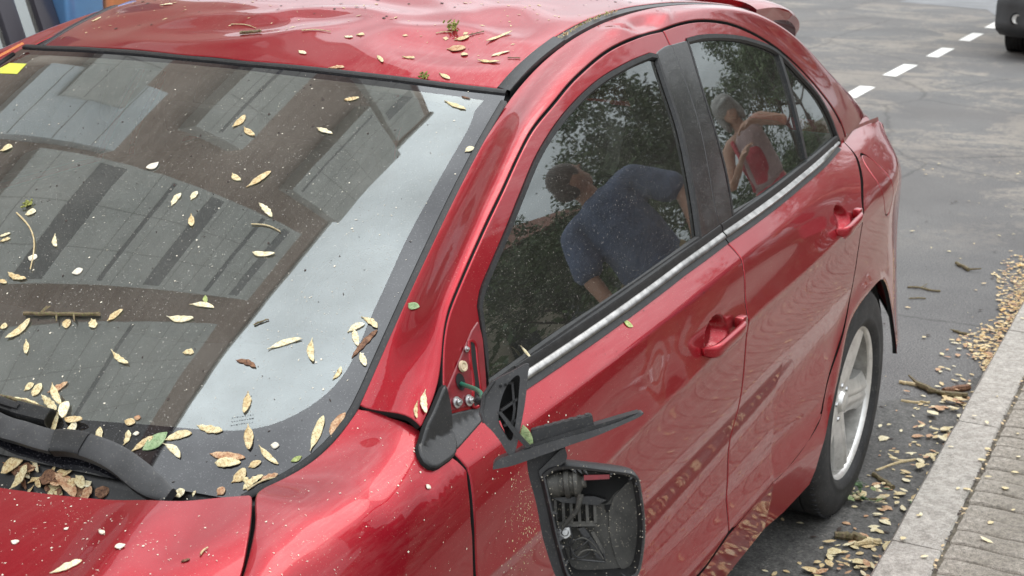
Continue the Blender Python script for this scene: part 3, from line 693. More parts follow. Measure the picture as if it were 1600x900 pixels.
TOUT = polyline([(3.12, .84), (3.18, .895), (3.30, .955), (3.385, .998), (3.44, .98), (3.46, .90), (3.46, .78), (3.30, .77), (3.20, .79)])
tl = panel('tail_lamp', P_side, TOUT, (), .015, M['lamp_red'], car, inset=.004)
# ---- front wing
FG = np.array([(.4915, -.004), (.5023, .2011), (.5043, .4081), (.5104, .6662), (.515, .86), (.520, 1.0)])
WOUT = polyline([(y, 0.) for y in np.linspace(-.78, .4915, 90)], smooth_curve(FG, .02, .5), [(.5335, 1.03), (.5432, 1.0687), (.5304, 1.0972), (.516, 1.1443), (.5091, 1.2409), (.5091, 1.80), (.40, 1.8)],
                [(.36+0*a, 1.75) for a in (0,)], [(.345*math.cos(a), 1+ (0.86-(.31+.345*math.sin(a)))/.66) for a in np.linspace(.0, math.pi, 30)], [(-.36, 1.8), (-.78, 1.8)])
WEX = np.array([(y, 1+o) for y in np.arange(-.1, .54, .006) for o in (-.03, 0, .03)])
wg = panel('front_wing', P_wing, WOUT, (), .0075, RED, car, inset=.0060, flip=True, uscale=(1., .3), extra=WEX)
# ---- bonnet
hr = [(x, y) for x, y in HOODREAR]+[(.30, .108), (.18, .092), (.06, .086)]
hg = smooth_curve([(.6881, .2700), (.7211, .2281), (.7500, .1850), (.7800, .1280), (.8080, .0), (.808, -.2), (.775, -.4), (.715, -.62), (.62, -.78)], .015, 1)
hrc = smooth_curve(hr, .015, 1.2)
half = np.vstack([hrc[::-1], hg])
HOUT = polyline(half, [(.3, -.86), (-.3, -.86)], (half*[-1, 1])[::-1])
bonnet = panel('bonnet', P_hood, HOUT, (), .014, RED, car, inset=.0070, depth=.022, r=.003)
# ---- roof
rf = np.array([(x, y) for x, y in ROOFFRONT if x > .05]+[(0, 1.0275)])
dl = smooth_curve([(.5560, 1.1310), (.5525, 1.2), (.5520, 1.33), (.5520, 1.45), (.5500, 1.70), (.540, 1.9), (.532, 2.2), (.525, 2.50)], .02, 1)
halfr = np.vstack([smooth_curve(rf[::-1], .015, 1), dl])
ROUT = polyline(halfr, [(.3, 2.56), (-.3, 2.56)], (halfr*[-1, 1])[::-1])
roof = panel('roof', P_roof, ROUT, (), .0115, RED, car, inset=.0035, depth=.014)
for sx in (1, -1):
    rm = [(.5655, 1.128), (.5640, 1.18), (.5635, 1.25), (.5620, 1.345)]
    C2 = smooth_curve(rm, .02, .5)*[sx, 1]; X, N = on(P_roof, C2, -.004)
    pr = [(-.0135, -.010), (-.0135, .004), (-.011, .006), (.011, .006), (.0125, .004), (.0125, -.010)]
    ribbon('roof_moulding', X, N, pr, M['plastic'], car)
    C2 = smooth_curve([(.5610, 1.347), (.5605, 1.45), (.5590, 1.62), (.5540, 1.81), (.548, 2.0), (.544, 2.2), (.54, 2.45)], .02, .5)*[sx, 1]; X, N = on(P_roof, C2, -.006)
    ribbon('roof_moulding', X, N, [(-.013, -.010), (-.012, .003), (.010, .003), (.011, -.010)], M['plastic_grey'], car)
    C2 = smooth_curve([(.563, 1.12), (.562, 1.5), (.55, 2.0), (.53, 2.6)], .03, 0)*[sx, 1]; X, N = on(P_roof, C2, -.016)
    ribbon('gutter_floor', X, N, [(-.03, 0), (.03, 0)], M['gap'], car)
# ---- spoiler
V = []
xs_ = np.concatenate([np.linspace(-.570, -.5, 10), np.linspace(-.45, .45, 19), np.linspace(.5, .570, 10)])
zt_ = cubic([2.44, 2.6, 2.75, 2.86, 2.93, 2.97], [1.418, 1.413, 1.388, 1.352, 1.312, 1.275])
for x in xs_:
    e = max(0., (abs(x)-.47)/.10); cc_ = 1-(x/.57)**2
    yr_ = 2.960-.22*e**4+.02*cc_
    row = []
    for t in (0, .15, .3, .45, .6, .75, .88, .96, 1.0):
        y = 2.44+(yr_-2.44)*t; row.append((x, y, float(zt_(y-.02*cc_))+.028*cc_-.016*e**4-.012*max(0, t-.9)/.1*.5))
    for t in (1.0, .96, .85, .6, .3, .05):
        y = 2.44+(yr_-2.44)*t; row.append((x-.012*math.copysign(1, x)*min(1, e), y-.004, float(zt_(y-.02*cc_))+.028*cc_-.016*e**4-.022-.030*(1-t)))
    V.append(row)
V = np.array(V); V = np.concatenate([V, V[:, :1]], 1)
sp = grid_mesh('roof_spoiler', V, RED, car, flip=True); sp.data.set_sharp_from_angle(angle=math.radians(50))
for i_ in (0, -1):
    mk('spoiler_end', V[i_][:-1], [tuple(range(len(V[i_])-1))], RED, sp, False)
# ---- windscreen
wl = []
for x, y, z in reversed(RAIL_I[:11]): wl.append((x-.002, y))
wl += [(.6905, .4639), (.690, .4515), (.684, .4347), (.6731, .4031), (.6539, .3766), (.6376, .3553), (.615, .330)]
wt = [p for p in WSTOP if p[0] > .05]+[(0, 1.0268)]
halfw = np.vstack([smooth_curve(np.array(wt)[::-1], .02, 1), smooth_curve(wl, .02, 1), smooth_curve([(.60, .322), (.45, .283), (.3, .256), (.15, .24), (0.02, .235)], .02, .5)])
WSOUT = polyline(halfw, (halfw*[-1, 1])[::-1])
fr = np.array(FRIT); fr = smooth_curve(fr, .015, 1.5)
frt = np.array([(0, 1.006), (.2, 1.012), (.4, 1.036), (.5595, 1.066)]); frt = smooth_curve(frt, .02, 1)
frb = smooth_curve([tuple(fr[-1]), (.1, .286), (0.01, .284)], .02, 0)
hf = np.vstack([frt, fr, frb[1:]]); HOLE_F = polyline(hf, (hf*[-1, 1])[::-1])
ws = panel('windscreen', P_ws, HOLE_F, (), .03, M['ws'], car, inset=-.0006, depth=0)
frit = panel('frit_band', P_ws, WSOUT, [HOLE_F], .03, M['frit'], ws, inset=.0006, depth=0)
st = panel('permit_sticker', P_ws, STICK, (), .02, M['yellow'], ws, inset=0, depth=0, off=.0008)
rc = smooth_curve(np.vstack([np.array(wl[:18]) + [0.001, 0]]), .02, 1); X, N = on(P_ws, rc, .0)
for sx in (1, -1):
    XX = X*[sx, 1, 1]; NN = N*[sx, 1, 1]
    pr = [(-.006, .0015), (-.004, .0035), (.004, .004), (.0065, .001), (.0075, -.012), (.014, -.014)]
    if sx < 0: pr = [(-a, b) for a, b in pr]
    ribbon('windscreen_trim', XX, NN, pr, M['rubber'], ws)
tc_ = smooth_curve(np.vstack([(np.array(wt)*[-1, 1])[:-1], np.array(wt)[::-1]]), .02, 1); X, N = on(P_ws, tc_, 0)
ribbon('windscreen_trim', X, N, [(-.008, -.01), (-.006, .003), (.002, .0045), (.006, .003), (.007, 0)], M['rubber'], ws)
# printed glass mark (two faint lines beside a little bracketed logo) in the lower corner
bm = bmesh.new()
def wsq(x, y, w_, h_, a):
    ca, sa = math.cos(a), math.sin(a); vs = []
    for p, q_ in ((-1, -1), (1, -1), (1, 1), (-1, 1)):
        xx = x+(p*w_*ca-q_*h_*sa)/2; yy = y+(p*w_*sa+q_*h_*ca)/2
        vs.append(bm.verts.new((xx, yy, float(ws_z(xx, yy))+.0006)))
    bm.faces.new(vs)
a_ = .55
for row in range(3):
    xx = -.001
    for k in range(9):
        w_ = rng.uniform(.0012, .0032); o_ = k*.0036-.008
        bx, by = .5475, .408
        wsq(bx+o_*math.cos(a_)+row*.0050*math.sin(a_), by+o_*math.sin(a_)-row*.0050*math.cos(a_), w_*.8, .0011, a_)
bm_to('glass_mark', bm, mat('mark_ink', (.10, .11, .12), .6), ws)
# ---- cowl and black strips behind the panel gaps
cw = []
for t in np.linspace(-1, 1, 41):
    x = .66*t; ax = abs(x); yb = float(np.interp(ax, [0, .39, .505, .613, .687], [.086, .125, .159, .197, .27]))
    yg = float(np.interp(ax, [0, .3, .45, .6, .66], [.245, .262, .29, .33, .36]))
    row = []
    for f, dz in ((-.25, -.085), (0, -.095), (.35, -.095), (.7, -.075), (.95, -.02), (1.0, -.006), (1.15, -.010)):
        y = yb+(yg-yb)*f; zt = float(ws_z(x, yg))
        row.append((x, y, zt+dz))
    cw.append(row)
grid_mesh('cowl_panel', np.array(cw), M['plastic'], car, flip=False)
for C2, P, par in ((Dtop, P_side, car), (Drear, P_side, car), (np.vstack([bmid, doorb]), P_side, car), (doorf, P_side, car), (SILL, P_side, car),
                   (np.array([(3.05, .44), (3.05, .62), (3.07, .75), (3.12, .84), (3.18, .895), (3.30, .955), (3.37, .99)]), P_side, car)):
    X, N = on(P, C2, -.0135); ribbon('gap_shade_strip', X, N, [(-.010, 0), (.010, 0)], M['gap'], par)  # black strips that paint shade into the panel gaps
X, N = on(P_hood, hg, -.02); ribbon('gap_shade_strip', X, N, [(-.02, 0), (.02, 0)], M['gap'], car)
X, N = on(P_wing, smooth_curve(FG, .02, .5), -.011, True); ribbon('gap_shade_strip', X, N, [(-.02, 0), (.02, 0)], M['gap'], car)
# drip line below shoulder between rail and quarter panel
X = np.array([(float(side_base(y, z))-.003, y, z) for y, z in [(2.80, 1.031), (3.0, 1.022), (3.2, 1.0115), (3.385, .998)]]); N = np.tile([1., 0, .3], (4, 1))
ribbon('shoulder_seam', X, N, [(-.012, 0), (.012, 0)], RED, car)
# black triangle in front of the door
TRI = smooth_curve(TRI+[TRI[0]], .008, .8)[:-1]
tri = panel('mirror_triangle', P_side, TRI, (), .008, M['plastic'], car, inset=0, depth=.010, off=.010, r=.004)
# ---- bare mirror mount on the door
pl = panel('mount_plate', P_side, PLATE, (), .01, M['dark_red'], fd, inset=.004, depth=.004, off=.0022)  # body red darkened in its colour as if shaded
sl = panel('mount_slot', P_side, smooth_curve(SLOT+[SLOT[0]], .006, .8)[:-1], (), .006, M['gap'], fd, inset=0, depth=.0, off=.0030)
X, N = on(P_side, smooth_curve(SLOT+[SLOT[0]], .006, .8)[:-1], .002)
ribbon('slot_rim', X, N, [(-.003, 0), (-.002, .0022), (.001, .0024), (.003, 0)], RED, fd, True)
hs_ = [(HOLE[0][0]+.010*math.cos(a), HOLE[0][1]+.012*math.sin(a)) for a in np.linspace(0, 2*math.pi, 20, endpoint=False)]
panel('cable_hole', P_side, hs_, (), .005, M['gap'], fd, inset=0, depth=0, off=.0034)
def side_frame(y, z, off=0):
    p = np.array([y]), np.array([z]); X, N = on(P_side, np.array([[y, z]]), off); n = Vector(N[0]); q_ = n.to_track_quat('Z', 'Y')
    return Matrix.Translation(Vector(X[0])) @ q_.to_matrix().to_4x4()
bm = bmesh.new(); add_lathe(bm, [(.0001, .004), (.003, .004), (.0035, .003), (.005, .005), (.0075, .005), (.0085, .001)], 20, side_frame(*GROM[0], .003)); bm_to('grommet', bm, M['grommet'], fd)
for b in BOLT+PIN:
    s_ = .55 if b in PIN else 1.
    bm = bmesh.new(); add_lathe(bm, [(.0001, .011*s_), (.0022*s_, .011*s_), (.0022*s_, .008*s_), (.0050*s_, .008*s_), (.0055*s_, .007*s_), (.0055*s_, .003*s_), (.0085*s_, .0025*s_), (.0085*s_, 0)], 14, side_frame(*b, .003)); bm_to('bolt', bm, M['steel'], fd)
panel('dirty_ledge', P_side, LEDGE, (), .008, M['plastic_grey'], fd, inset=.002, depth=.002, off=.003)
# mirrored right-hand side
for o, p in [(sf, car), (qp, car), (fuel, car), (bp, car), (tl, car), (wg, car), (tri, car)]: mirror_copy(o, None, p)
fd2 = thing('front_door', '', '', CAR_L); rd2 = thing('rear_door', '', '', CAR_L)
for d in (fd2, rd2):
    del d['label'], d['category']; d.parent = car; d.matrix_parent_inverse = Matrix.Translation(-CAR_L)
for o in (fskin, tF, gF, s1, pf1, h1, bf[0], bf[1]): mirror_copy(o, None, fd2)
for o in (rskin, tR, gR, s2, pf2, h2, bq[0], bq[1], dvb): mirror_copy(o, None, rd2)
# tailgate between the two rails, rear closing panel, nose, floor
T_ = []
for i in range(19, n_s+1):
    x0, y0, z0 = RI[i*5]; row = []
    for t in np.linspace(-1, 1, 21): row.append((x0*t*.965, y0-.02+.05*(1-t*t)*sstep(19, 23, i), z0-.022+.03*(1-t*t)*(1-sstep(19, 28, i))))
    T_.append(row)
grid_mesh('tailgate_glass', np.array(T_), M['glassdark'], car)
zz = np.linspace(.990, .30, 16); R_ = []
for z in zz:
    xe = float(side_base(3.44, z)); R_.append([(xe*t*.975, 3.42+.07*(1-t*t)+(.03 if z < .75 else 0), z) for t in np.linspace(-1, 1, 17)])
grid_mesh('tailgate', np.array(R_), RED, car, flip=True)
N_ = []
for z in np.linspace(.72, .20, 10):
    N_.append([(.66*t*(1+.12*(z < .6)), -.84-.10*(1-t*t)-.05*math.sin((.72-z)*6), z) for t in np.linspace(-1, 1, 17)])
grid_mesh('front_bumper', np.array(N_), RED, car)
bm = bmesh.new(); add_box(bm, (0, 1.2, .26), (1.36, 3.9, .10)); bm_to('underbody', bm, M['gap'], car, smooth=False)  # plain black box under the body, added to stop light leaks
# wheel arch liners
for sx in (1, -1):
    for yc in (0, 2.635):
        bm = bmesh.new(); n = 24; prof = []
        for k in range(n+1):
            a = .12+(math.pi+.20)*k/n; prof.append((yc+.40*math.cos(a), .31+.37*math.sin(a)))
        A = [bm.verts.new((sx*.83, y, z)) for y, z in prof]; B = [bm.verts.new((sx*.52, y, z)) for y, z in prof]
        for k in range(n): bm.faces.new((A[k], A[k+1], B[k+1], B[k]))
        bm.faces.new(B)
        bm_to('wheel_arch_liner', bm, M['gap'], car)
# ---- wheels
def build_wheel():
    e = bpy.data.objects.new('wheel', None); COL.objects.link(e)
    R90 = Matrix.Rotation(math.pi/2, 4, 'Y')        # lathe axis z -> +x (outer side)
    bm = bmesh.new()
    prof = [(.205, -.085), (.220, -.100), (.260, -.104), (.298, -.098), (.312, -.088), (.3195, -.078)]
    for h in (-.075, -.045, -.012, .012, .045, .075):
        pass
    tread = []
    for c, wd in ((-.060, .0), (-.038, 1), (0.0, 1), (.038, 1)):
        pass
    for h0, h1 in ((-.078, -.047), (-.040, -.006), (.000, .034), (.041, .068)):
        prof += [(.3255, h0), (.3262, (h0+h1)/2), (.3255, h1), (.3185, h1+.0012), (.3185, h1+.0055)]
    prof = prof[:-2]+[(.3250, .074), (.3215, .083), (.3140, .0925), (.3000, .0995), (.2800, .1035), (.2600, .1050), (.2470, .1040), (.2440, .1052), (.2380, .1050), (.2330, .1030), (.2240, .0985), (.2170, .0900), (.2080, .0800)]
    add_lathe(bm, prof, 120, R90)
    # shoulder sipes
    for k in range(76):
        a = 2*math.pi*k/76
        Mx = Matrix.Rotation(a, 4, 'X')
        for v in add_box(bm, (.075, 0, .3232), (.018, .0028, .0075)): v.co = Mx @ v.co
    o = bm_to('tyre', bm, M['tyre'], e)
    bm = bmesh.new()
    bb = bmesh.new(); add_lathe(bb, [(.150, -.080), (.185, -.075), (.196, -.02), (.203, .055), (.2060, .078)], 64, R90); bm_to('rim_barrel', bb, M['barrel'], e)
    add_lathe(bm, [(.2055, .074), (.2065, .080), (.2120, .0870), (.2175, .0905), (.2185, .0870), (.2165, .0820)], 96, R90)
    n5 = 5
    for k in range(n5):
        a0 = 2*math.pi*k/n5+math.radians(8); rows = []
        for r in np.linspace(.030, .2060, 14):
            t = (r-.03)/.176
            wd = .024*(1-t)**1.6+.0330+.030*t**2.0; hc = .083-.020*(1-t)**1.5-.002*t; he = hc-.010-.008*t
            rows.append([(he-.028, -wd), (he, -wd*.97), (hc-.002, -wd*.45), (hc+.0005, -wd*.20), (hc-.0035, 0), (hc+.0005, wd*.20), (hc-.002, wd*.45), (he, wd*.97), (he-.028, wd)])
        G = []
        for r, row in zip(np.linspace(.030, .2060, 14), rows):
            G.append([bm.verts.new(Matrix.Rotation(a0, 4, 'X') @ Vector((h, s, r))) for h, s in row])
        for i in range(len(G)-1):
            for j in range(8): bm.faces.new((G[i][j], G[i][j+1], G[i+1][j+1], G[i+1][j]))
    add_lathe(bm, [(.0001, .076), (.024, .0755), (.028, .073), (.030, .066), (.034, .060), (.050, .058), (.062, .052), (.066, .03)], 40, R90)
    bm_to('rim', bm, M['alloy'], e)
    for k in range(5):
        bm = bmesh.new(); a = 2*math.pi*k/5+math.radians(8+36); c = Matrix.Rotation(a, 4, 'X') @ Vector((.052, 0, .050))
        add_lathe(bm, [(.0001, .016), (.006, .016), (.0085, .012), (.0085, 0)], 6, Matrix.Translation(c) @ R90)
        bm_to('wheel_nut', bm, M['steel'], e)
    bm = bmesh.new(); add_lathe(bm, [(.0001, -.01), (.150, -.01), (.150, -.03), (.0001, -.03)], 48, R90); bm_to('brake_disc', bm, M['gap'], e)
    return e
w0 = build_wheel()
kids = [o for o in COL.objects if o.parent == w0]
for i, (sx, yc) in enumerate(((1, 2.635), (1, 0.), (-1, 2.635), (-1, 0.))):
    if i == 0: e = w0
    else:
        e = w0.copy(); COL.objects.link(e)
        for ch in kids:
            c = ch.copy(); COL.objects.link(c); c.parent = e
    e.parent = car; e.matrix_parent_inverse = Matrix.Translation(-CAR_L)
    e.location = (sx*.760, yc, .3235); e.rotation_euler = (math.radians(-34 if i == 0 else 40*i), 0, math.pi if sx < 0 else 0)
# ---- interior
def softbox(name, c, s, m, rot=None, bev=.03, par=car):
    bm = bmesh.new(); add_box(bm, c, s, rot, bev); return bm_to(name, bm, m, par)
db = []
for t in np.linspace(-1, 1, 31):
    x = .70*t; row = []
    for y, z in ((.30, .86), (.42, .895), (.58, .915), (.72, .920), (.80, .89), (.84, .80), (.84, .60)):
        hump = .035*math.exp(-((x-.36)/.16)**2)*sstep(.55, .7, y)
        row.append((x, y+.22*(x/.7)**2*.25, z+hump-.03*(abs(t)**3)))
    db.append(row)
grid_mesh('dashboard', np.array(db), M['int_soft'], car)
for sx in (1, -1):
    ry = Matrix.Rotation(math.radians(-18), 3, 'X')
    st_ = bpy.data.objects.new('front_seat', None); COL.objects.link(st_); st_.parent = car; st_.matrix_parent_inverse = Matrix.Translation(-CAR_L)
    softbox('seat_cushion', (sx*.36, 1.30, .48), (.50, .54, .16), M['int'], None, .05, st_)
    softbox('backrest', (sx*.36, 1.66, .80), (.48, .13, .58), M['int'], ry, .05, st_)
    softbox('headrest', (sx*.36, 1.79, 1.15), (.27, .10, .17), M['int_grey'], ry, .04, st_)
rs = bpy.data.objects.new('rear_bench', None); COL.objects.link(rs); rs.parent = car; rs.matrix_parent_inverse = Matrix.Translation(-CAR_L)
softbox('seat_cushion', (0, 2.25, .50), (1.26, .50, .16), M['int'], None, .05, rs); softbox('backrest', (0, 2.58, .82), (1.24, .14, .56), M['int'], Matrix.Rotation(math.radians(-22), 3, 'X'), .05, rs)
for x in (-.36, .36): softbox('headrest', (x, 2.68, 1.14), (.25, .09, .13), M['int_grey'], None, .03, rs)
bm = bmesh.new(); add_box(bm, (0, 1.55, .33), (1.55, 2.6, .03)); add_box(bm, (0, .42, .60), (1.4, .03, .5)); add_box(bm, (0, 2.95, .62), (1.3, .5, .5)); add_box(bm, (0, 3.02, .93), (1.26, .76, .02)); bm_to('cabin_floor', bm, M['int'], car, smooth=False)  # the last box, an added dark shelf, blocks light leaking through the tailgate
for sx in (1, -1):
    dc = []
    for y in np.linspace(.55, 2.8, 20): dc.append([(sx*(float(side_base(y, z))-.075), y, z) for z in (.33, .55, .75, .90, float(zbelt(y))-.005)]+[(sx*(float(side_base(y, float(zbelt(y))))-.012), y, float(zbelt(y))+.002)])
    grid_mesh('door_card', np.array(dc), M['int'], car)
    softbox('b_pillar_trim', (sx*.655, 1.64, 1.18), (.04, .10, .32), M['int_grey'], Matrix.Rotation(sx*math.radians(-22), 3, 'Y'), .015)
hl = []
for y in np.linspace(1.06, 2.6, 24): hl.append([(x, y+.05*(x*x), float(roof_z(0, max(1.05, y)))-.045-.14*abs(x)**2.5) for x in np.linspace(-.58, .58, 15)])
grid_mesh('headliner', np.array(hl), M['headliner'], car)
for sx in (1, -1): softbox('sun_visor', (sx*.30, 1.20, 1.348), (.40, .17, .018), M['headliner'], Matrix.Rotation(math.radians(12), 3, 'X'), .008)
softbox('rear_view_mirror', (0, 1.02, 1.255), (.24, .04, .065), M['int_soft'], None, .02)
bm = bmesh.new()
ring = [(0.36+.185*math.cos(a), 1.02+.05*math.sin(a)*.9, .86+.178*math.sin(a)) for a in np.linspace(0, 2*math.pi, 40)]
add_tube(bm, ring, .015, 8, False); add_box(bm, (.36, 1.0, .85), (.13, .06, .12), None, .02); add_box(bm, (.36, 1.0, .86), (.33, .02, .03)); bm_to('steering_wheel', bm, M['int_soft'], car)
# ---- wiper
wp = bpy.data.objects.new('wiper', None); COL.objects.link(wp); wp.parent = car; wp.matrix_parent_inverse = Matrix.Translation(-CAR_L)
W_ = np.array(WIPER); arm = smooth_curve(np.vstack([W_[:5]]), .006, 1.5)
nn = surf_normals(P_ws, arm[:, 0], arm[:, 1], False); wd_ = np.interp(np.linspace(0, 1, len(arm)), [0, .12, .25, .7, 1], [.011, .017, .0195, .0175, .0165])
def bar(name, pts, nrm, wd, h0, h1, m, par):
    T = np.gradient(pts, axis=0); T /= np.linalg.norm(T, axis=1, keepdims=True); S = np.cross(T, nrm); S /= np.linalg.norm(S, axis=1, keepdims=True)
    wd = np.broadcast_to(wd, (len(pts),))[:, None]
    pr = [(-1, h0), (-1, h1*.55), (-.72, h1), (.0, h1*1.06), (.72, h1), (1, h1*.55), (1, h0)]
    X = np.stack([pts+S*wd*a+nrm*b for a, b in pr], 1); n, p = X.shape[:2]; F = []
    for i in range(n-1):
        for j in range(p): F.append((i*p+j, i*p+(j+1) % p, (i+1)*p+(j+1) % p, (i+1)*p+j))
    F += [tuple(range(p-1, -1, -1)), tuple(range((n-1)*p, n*p))]
    o = mk(name, X.reshape(-1, 3), F, m, par); o.data.set_sharp_from_angle(angle=math.radians(38)); return o
bar('wiper_arm', arm, nn, wd_, -.012, .006, M['plastic_grey'], wp)
ar2 = smooth_curve(np.vstack([W_[4:], [(.12, .268, .965), (-.1, .285, .985)]]), .008, 1); n2 = surf_normals(P_ws, ar2[:, 0], ar2[:, 1], False)
bar('wiper_arm', ar2, n2, .0165, -.008, .004, M['plastic_grey'], wp)
cl = arm[-9:]; bar('arm_clip', cl, nn[-9:], .0175, -.012, .0085, M['plastic'], wp)
bl_ = smooth_curve(np.vstack([BLADE, [(.05, .31, .975), (-.3, .36, 1.0)]]), .01, 1); n3 = surf_normals(P_ws, bl_[:, 0], bl_[:, 1], False)
bar('wiper_blade', bl_, n3, .0105, -.010, .010, M['plastic'], wp)
bar('blade_cap', bl_[:7], n3[:7], .013, -.010, .0125, M['rubber'], wp)
bar('blade_spine', bl_[5:], n3[5:], .005, .008, .016, M['rubber'], wp)
# orange tag in the far roof gutter corner
X, N = on(P_ws, np.array([(-.575, 1.095), (-.605, 1.045)]), .012); ribbon('gutter_tape', X, N, [(-.010, 0), (.010, 0)], M['amber'], car)
# ------------------------------------------------------------------ road, kerb, pavement (all run along the kerb line, yawed 1.63 deg to the car)
YAW = -.0285
def kx(x, y): return x+(y-2)*YAW                       # street-aligned x at distance y
GR = bpy.data.materials.new('asphalt'); t, b = nodes_of(GR); oc = ocoord(t); setp(b, Roughness=.82, Specular_IOR_Level=.35)
n1 = noise(t, 150, 3, .75, oc); n1b = noise(t, 48, 4, .7, oc); n2 = noise(t, .9, 7, .65, oc)
sx_ = t.nodes.new('ShaderNodeMapping'); sx_.inputs['Scale'].default_value = (.8, .8, 1); t.links.new(oc, sx_.inputs['Vector'])
n3 = noise(t, 1.0, 9, .70, sx_.outputs[0], .8)
c = ramp(t, n1.outputs['Fac'], [(.32, (.06, .059, .058)), (.50, (.122, .119, .117)), (.70, (.36, .35, .34))]).outputs[0]
c = mixc(t, ramp(t, n1b.outputs['Fac'], [(.42, (0, 0, 0)), (.62, (.40,)*3)]).outputs[0], c, (.19, .186, .182))
c = mixc(t, ramp(t, n2.outputs['Fac'], [(.40, (0, 0, 0)), (.62, (.55,)*3)]).outputs[0], c, (.085, .083, .085))
sep = t.nodes.new('ShaderNodeSeparateXYZ'); t.links.new(oc, sep.inputs[0])
far = t.nodes.new('ShaderNodeMapRange'); far.inputs['From Min'].default_value = 5.5; far.inputs['From Max'].default_value = 7.5; t.links.new(sep.outputs['Y'], far.inputs['Value'])
n3b = noise(t, 9, 5, .75, oc); n3c = noise(t, 34, 3, .7, oc)
ad = t.nodes.new('ShaderNodeMath'); ad.operation = 'MULTIPLY_ADD'; t.links.new(n3b.outputs['Fac'], ad.inputs[0]); ad.inputs[1].default_value = .42; t.links.new(n3.outputs['Fac'], ad.inputs[2])
ad2 = t.nodes.new('ShaderNodeMath'); ad2.operation = 'MULTIPLY_ADD'; t.links.new(n3c.outputs['Fac'], ad2.inputs[0]); ad2.inputs[1].default_value = .34; t.links.new(ad.outputs[0], ad2.inputs[2])
du = ramp(t, ad2.outputs[0], [(.885, (0, 0, 0)), (.93, (.5,)*3), (1.0, (.8,)*3)]).outputs[0]
c = mixc(t, mixc(t, 1., du, far.outputs[0], 'MULTIPLY'), c, (.30, .265, .225))   # dried dust patches further up the street
n4 = noise(t, .45, 6, .6, oc, .3)
c = mixc(t, mixc(t, 1., ramp(t, n4.outputs['Fac'], [(.40, (0, 0, 0)), (.60, (.5,)*3)]).outputs[0], far.outputs[0], 'MULTIPLY'), c, (.16, .147, .138))
vo_ = t.nodes.new('ShaderNodeTexVoronoi'); vo_.feature = 'DISTANCE_TO_EDGE'; vo_.inputs['Scale'].default_value = .42; t.links.new(mixc(t, .12, oc, noise(t, 3, 5, .7, oc).outputs['Color']), vo_.inputs['Vector'])
c = mixc(t, ramp(t, vo_.outputs['Distance'], [(.0, (.42,)*3), (.006, (0, 0, 0))]).outputs[0], c, (.028, .026, .025))
t.links.new(c, b.inputs['Base Color']); t.links.new(bump(t, n1.outputs['Fac'], .6, .005), b.inputs['Normal'])
def sheet(name, pts, z, m, kind='structure', parent=None):
    return mk(name, [(x, y, z) for x, y in pts], [tuple(range(len(pts)))], m, parent, False, kind=kind)
sheet('ground', [(-600, -600), (600, -600), (600, 600), (-600, 600)], -.03, mat('earth', (.10, .09, .07), .95, var=.3, vscale=.2))
def strip_mesh(name, x0, x1, y0, y1, n, z, m, **k):
    V = []; F = []
    for i in range(n+1):
        y = y0+(y1-y0)*i/n; V += [(kx(x0, y), y, z), (kx(x1, y), y, z)]
        if i: F.append((2*i-2, 2*i-1, 2*i+1, 2*i))
    return mk(name, V, F, m, None, False, **k)
road = strip_mesh('road', -7.6, 1.10, -40, 140, 60, 0, GR, kind='structure')
# repaired, darker strip along the parking lane and a smoother pale patch up the street
PATCH = mat('asphalt_patch', (.085, .084, .085), .8, var=.25, vscale=1.5, bmp=.4, bscale=180, bdist=.003, col2=(.15, .148, .145))
LANE = mat('lane_asphalt', (.085, .081, .077), .8, var=.3, vscale=1.2, bmp=.5, bscale=160, bdist=.004, col2=(.15, .145, .138), speck=.5, speckcol=(.30, .28, .24), speckscale=150, grain=.5, gscale=130)
def wob(y0, y1, f, n=40, sd=3):
    r = random.Random(sd); return [(f(y)+r.uniform(-.02, .02), y) for y in np.linspace(y0, y1, n)]
pp_ = wob(.2, 3.4, lambda y: kx(.62, y)+.05*math.sin(y*2))+[(kx(.95, 3.75), 3.75)]+[(kx(1.09, y), y) for y in np.linspace(4.2, .2, 10)]
sheet('road_patch', [(x, y) for x, y in pp_][::-1], .004, LANE)
sheet('road_patch', [(-1.7, 19.5), (-1.2, 19.3), (-.4, 21.2), (.5, 21.4), (.4, 30), (-3.6, 30), (-3.7, 21.8), (-2.2, 21.2)], .004, mat('pale_patch', (.17, .172, .178), .7, var=.15, vscale=2))
WHITE = mat('road_paint', (.78, .76, .72), .6, var=.06, vscale=9, bmp=.3, bscale=120, bdist=.002, speck=.5, speckcol=(.35, .33, .30), speckscale=70)
for i, (y0, y1, x) in enumerate([(7.1, 7.9, -1.39), (8.9, 9.7, -1.405), (10.75, 11.52, -1.41), (12.39, 13.43, -1.475), (14.28, 15.28, -1.49), (16.22, 17.28, -1.545), (18.1, 19.1, -1.60), (20, 21, -1.66), (22, 23, -1.70), (24, 25, -1.76)]):
    r = random.Random(i); hw = .075
    P_ = [(x-hw+.01, y0+.02), (x, y0+r.uniform(-.015, .02)), (x+hw, y0-.02), (x+hw-.02, (y0+y1)/2), (x+hw-.035, y1-.01), (x-.02, y1+r.uniform(-.015, .02)), (x-hw-.03, y1), (x-hw-.01, (y0+y1)/2)]
    mk('lane_dash', [(a, b_, .004) for a, b_ in P_], [tuple(range(8))], WHITE, road, False)
KM = mat('kerb_granite', (.38, .35, .31), .85, var=.25, vscale=26, bmp=.35, bscale=220, bdist=.0025, col2=(.54, .505, .455), speck=.55, speckcol=(.17, .16, .15), speckscale=230, grain=.45, gscale=380)
kerb = thing('kerb', 'long row of pale granite kerb stones beside the red car', 'kerb', (0, 0, 0)); kerb['kind'] = 'structure'
del kerb['category']; del kerb['label']
ys = [-8.0+i for i in range(9)]+[1.33, 2.28, 3.215, 4.27, 5.3, 6.3, 7.35, 8.4]+[9.4+i for i in range(22)]
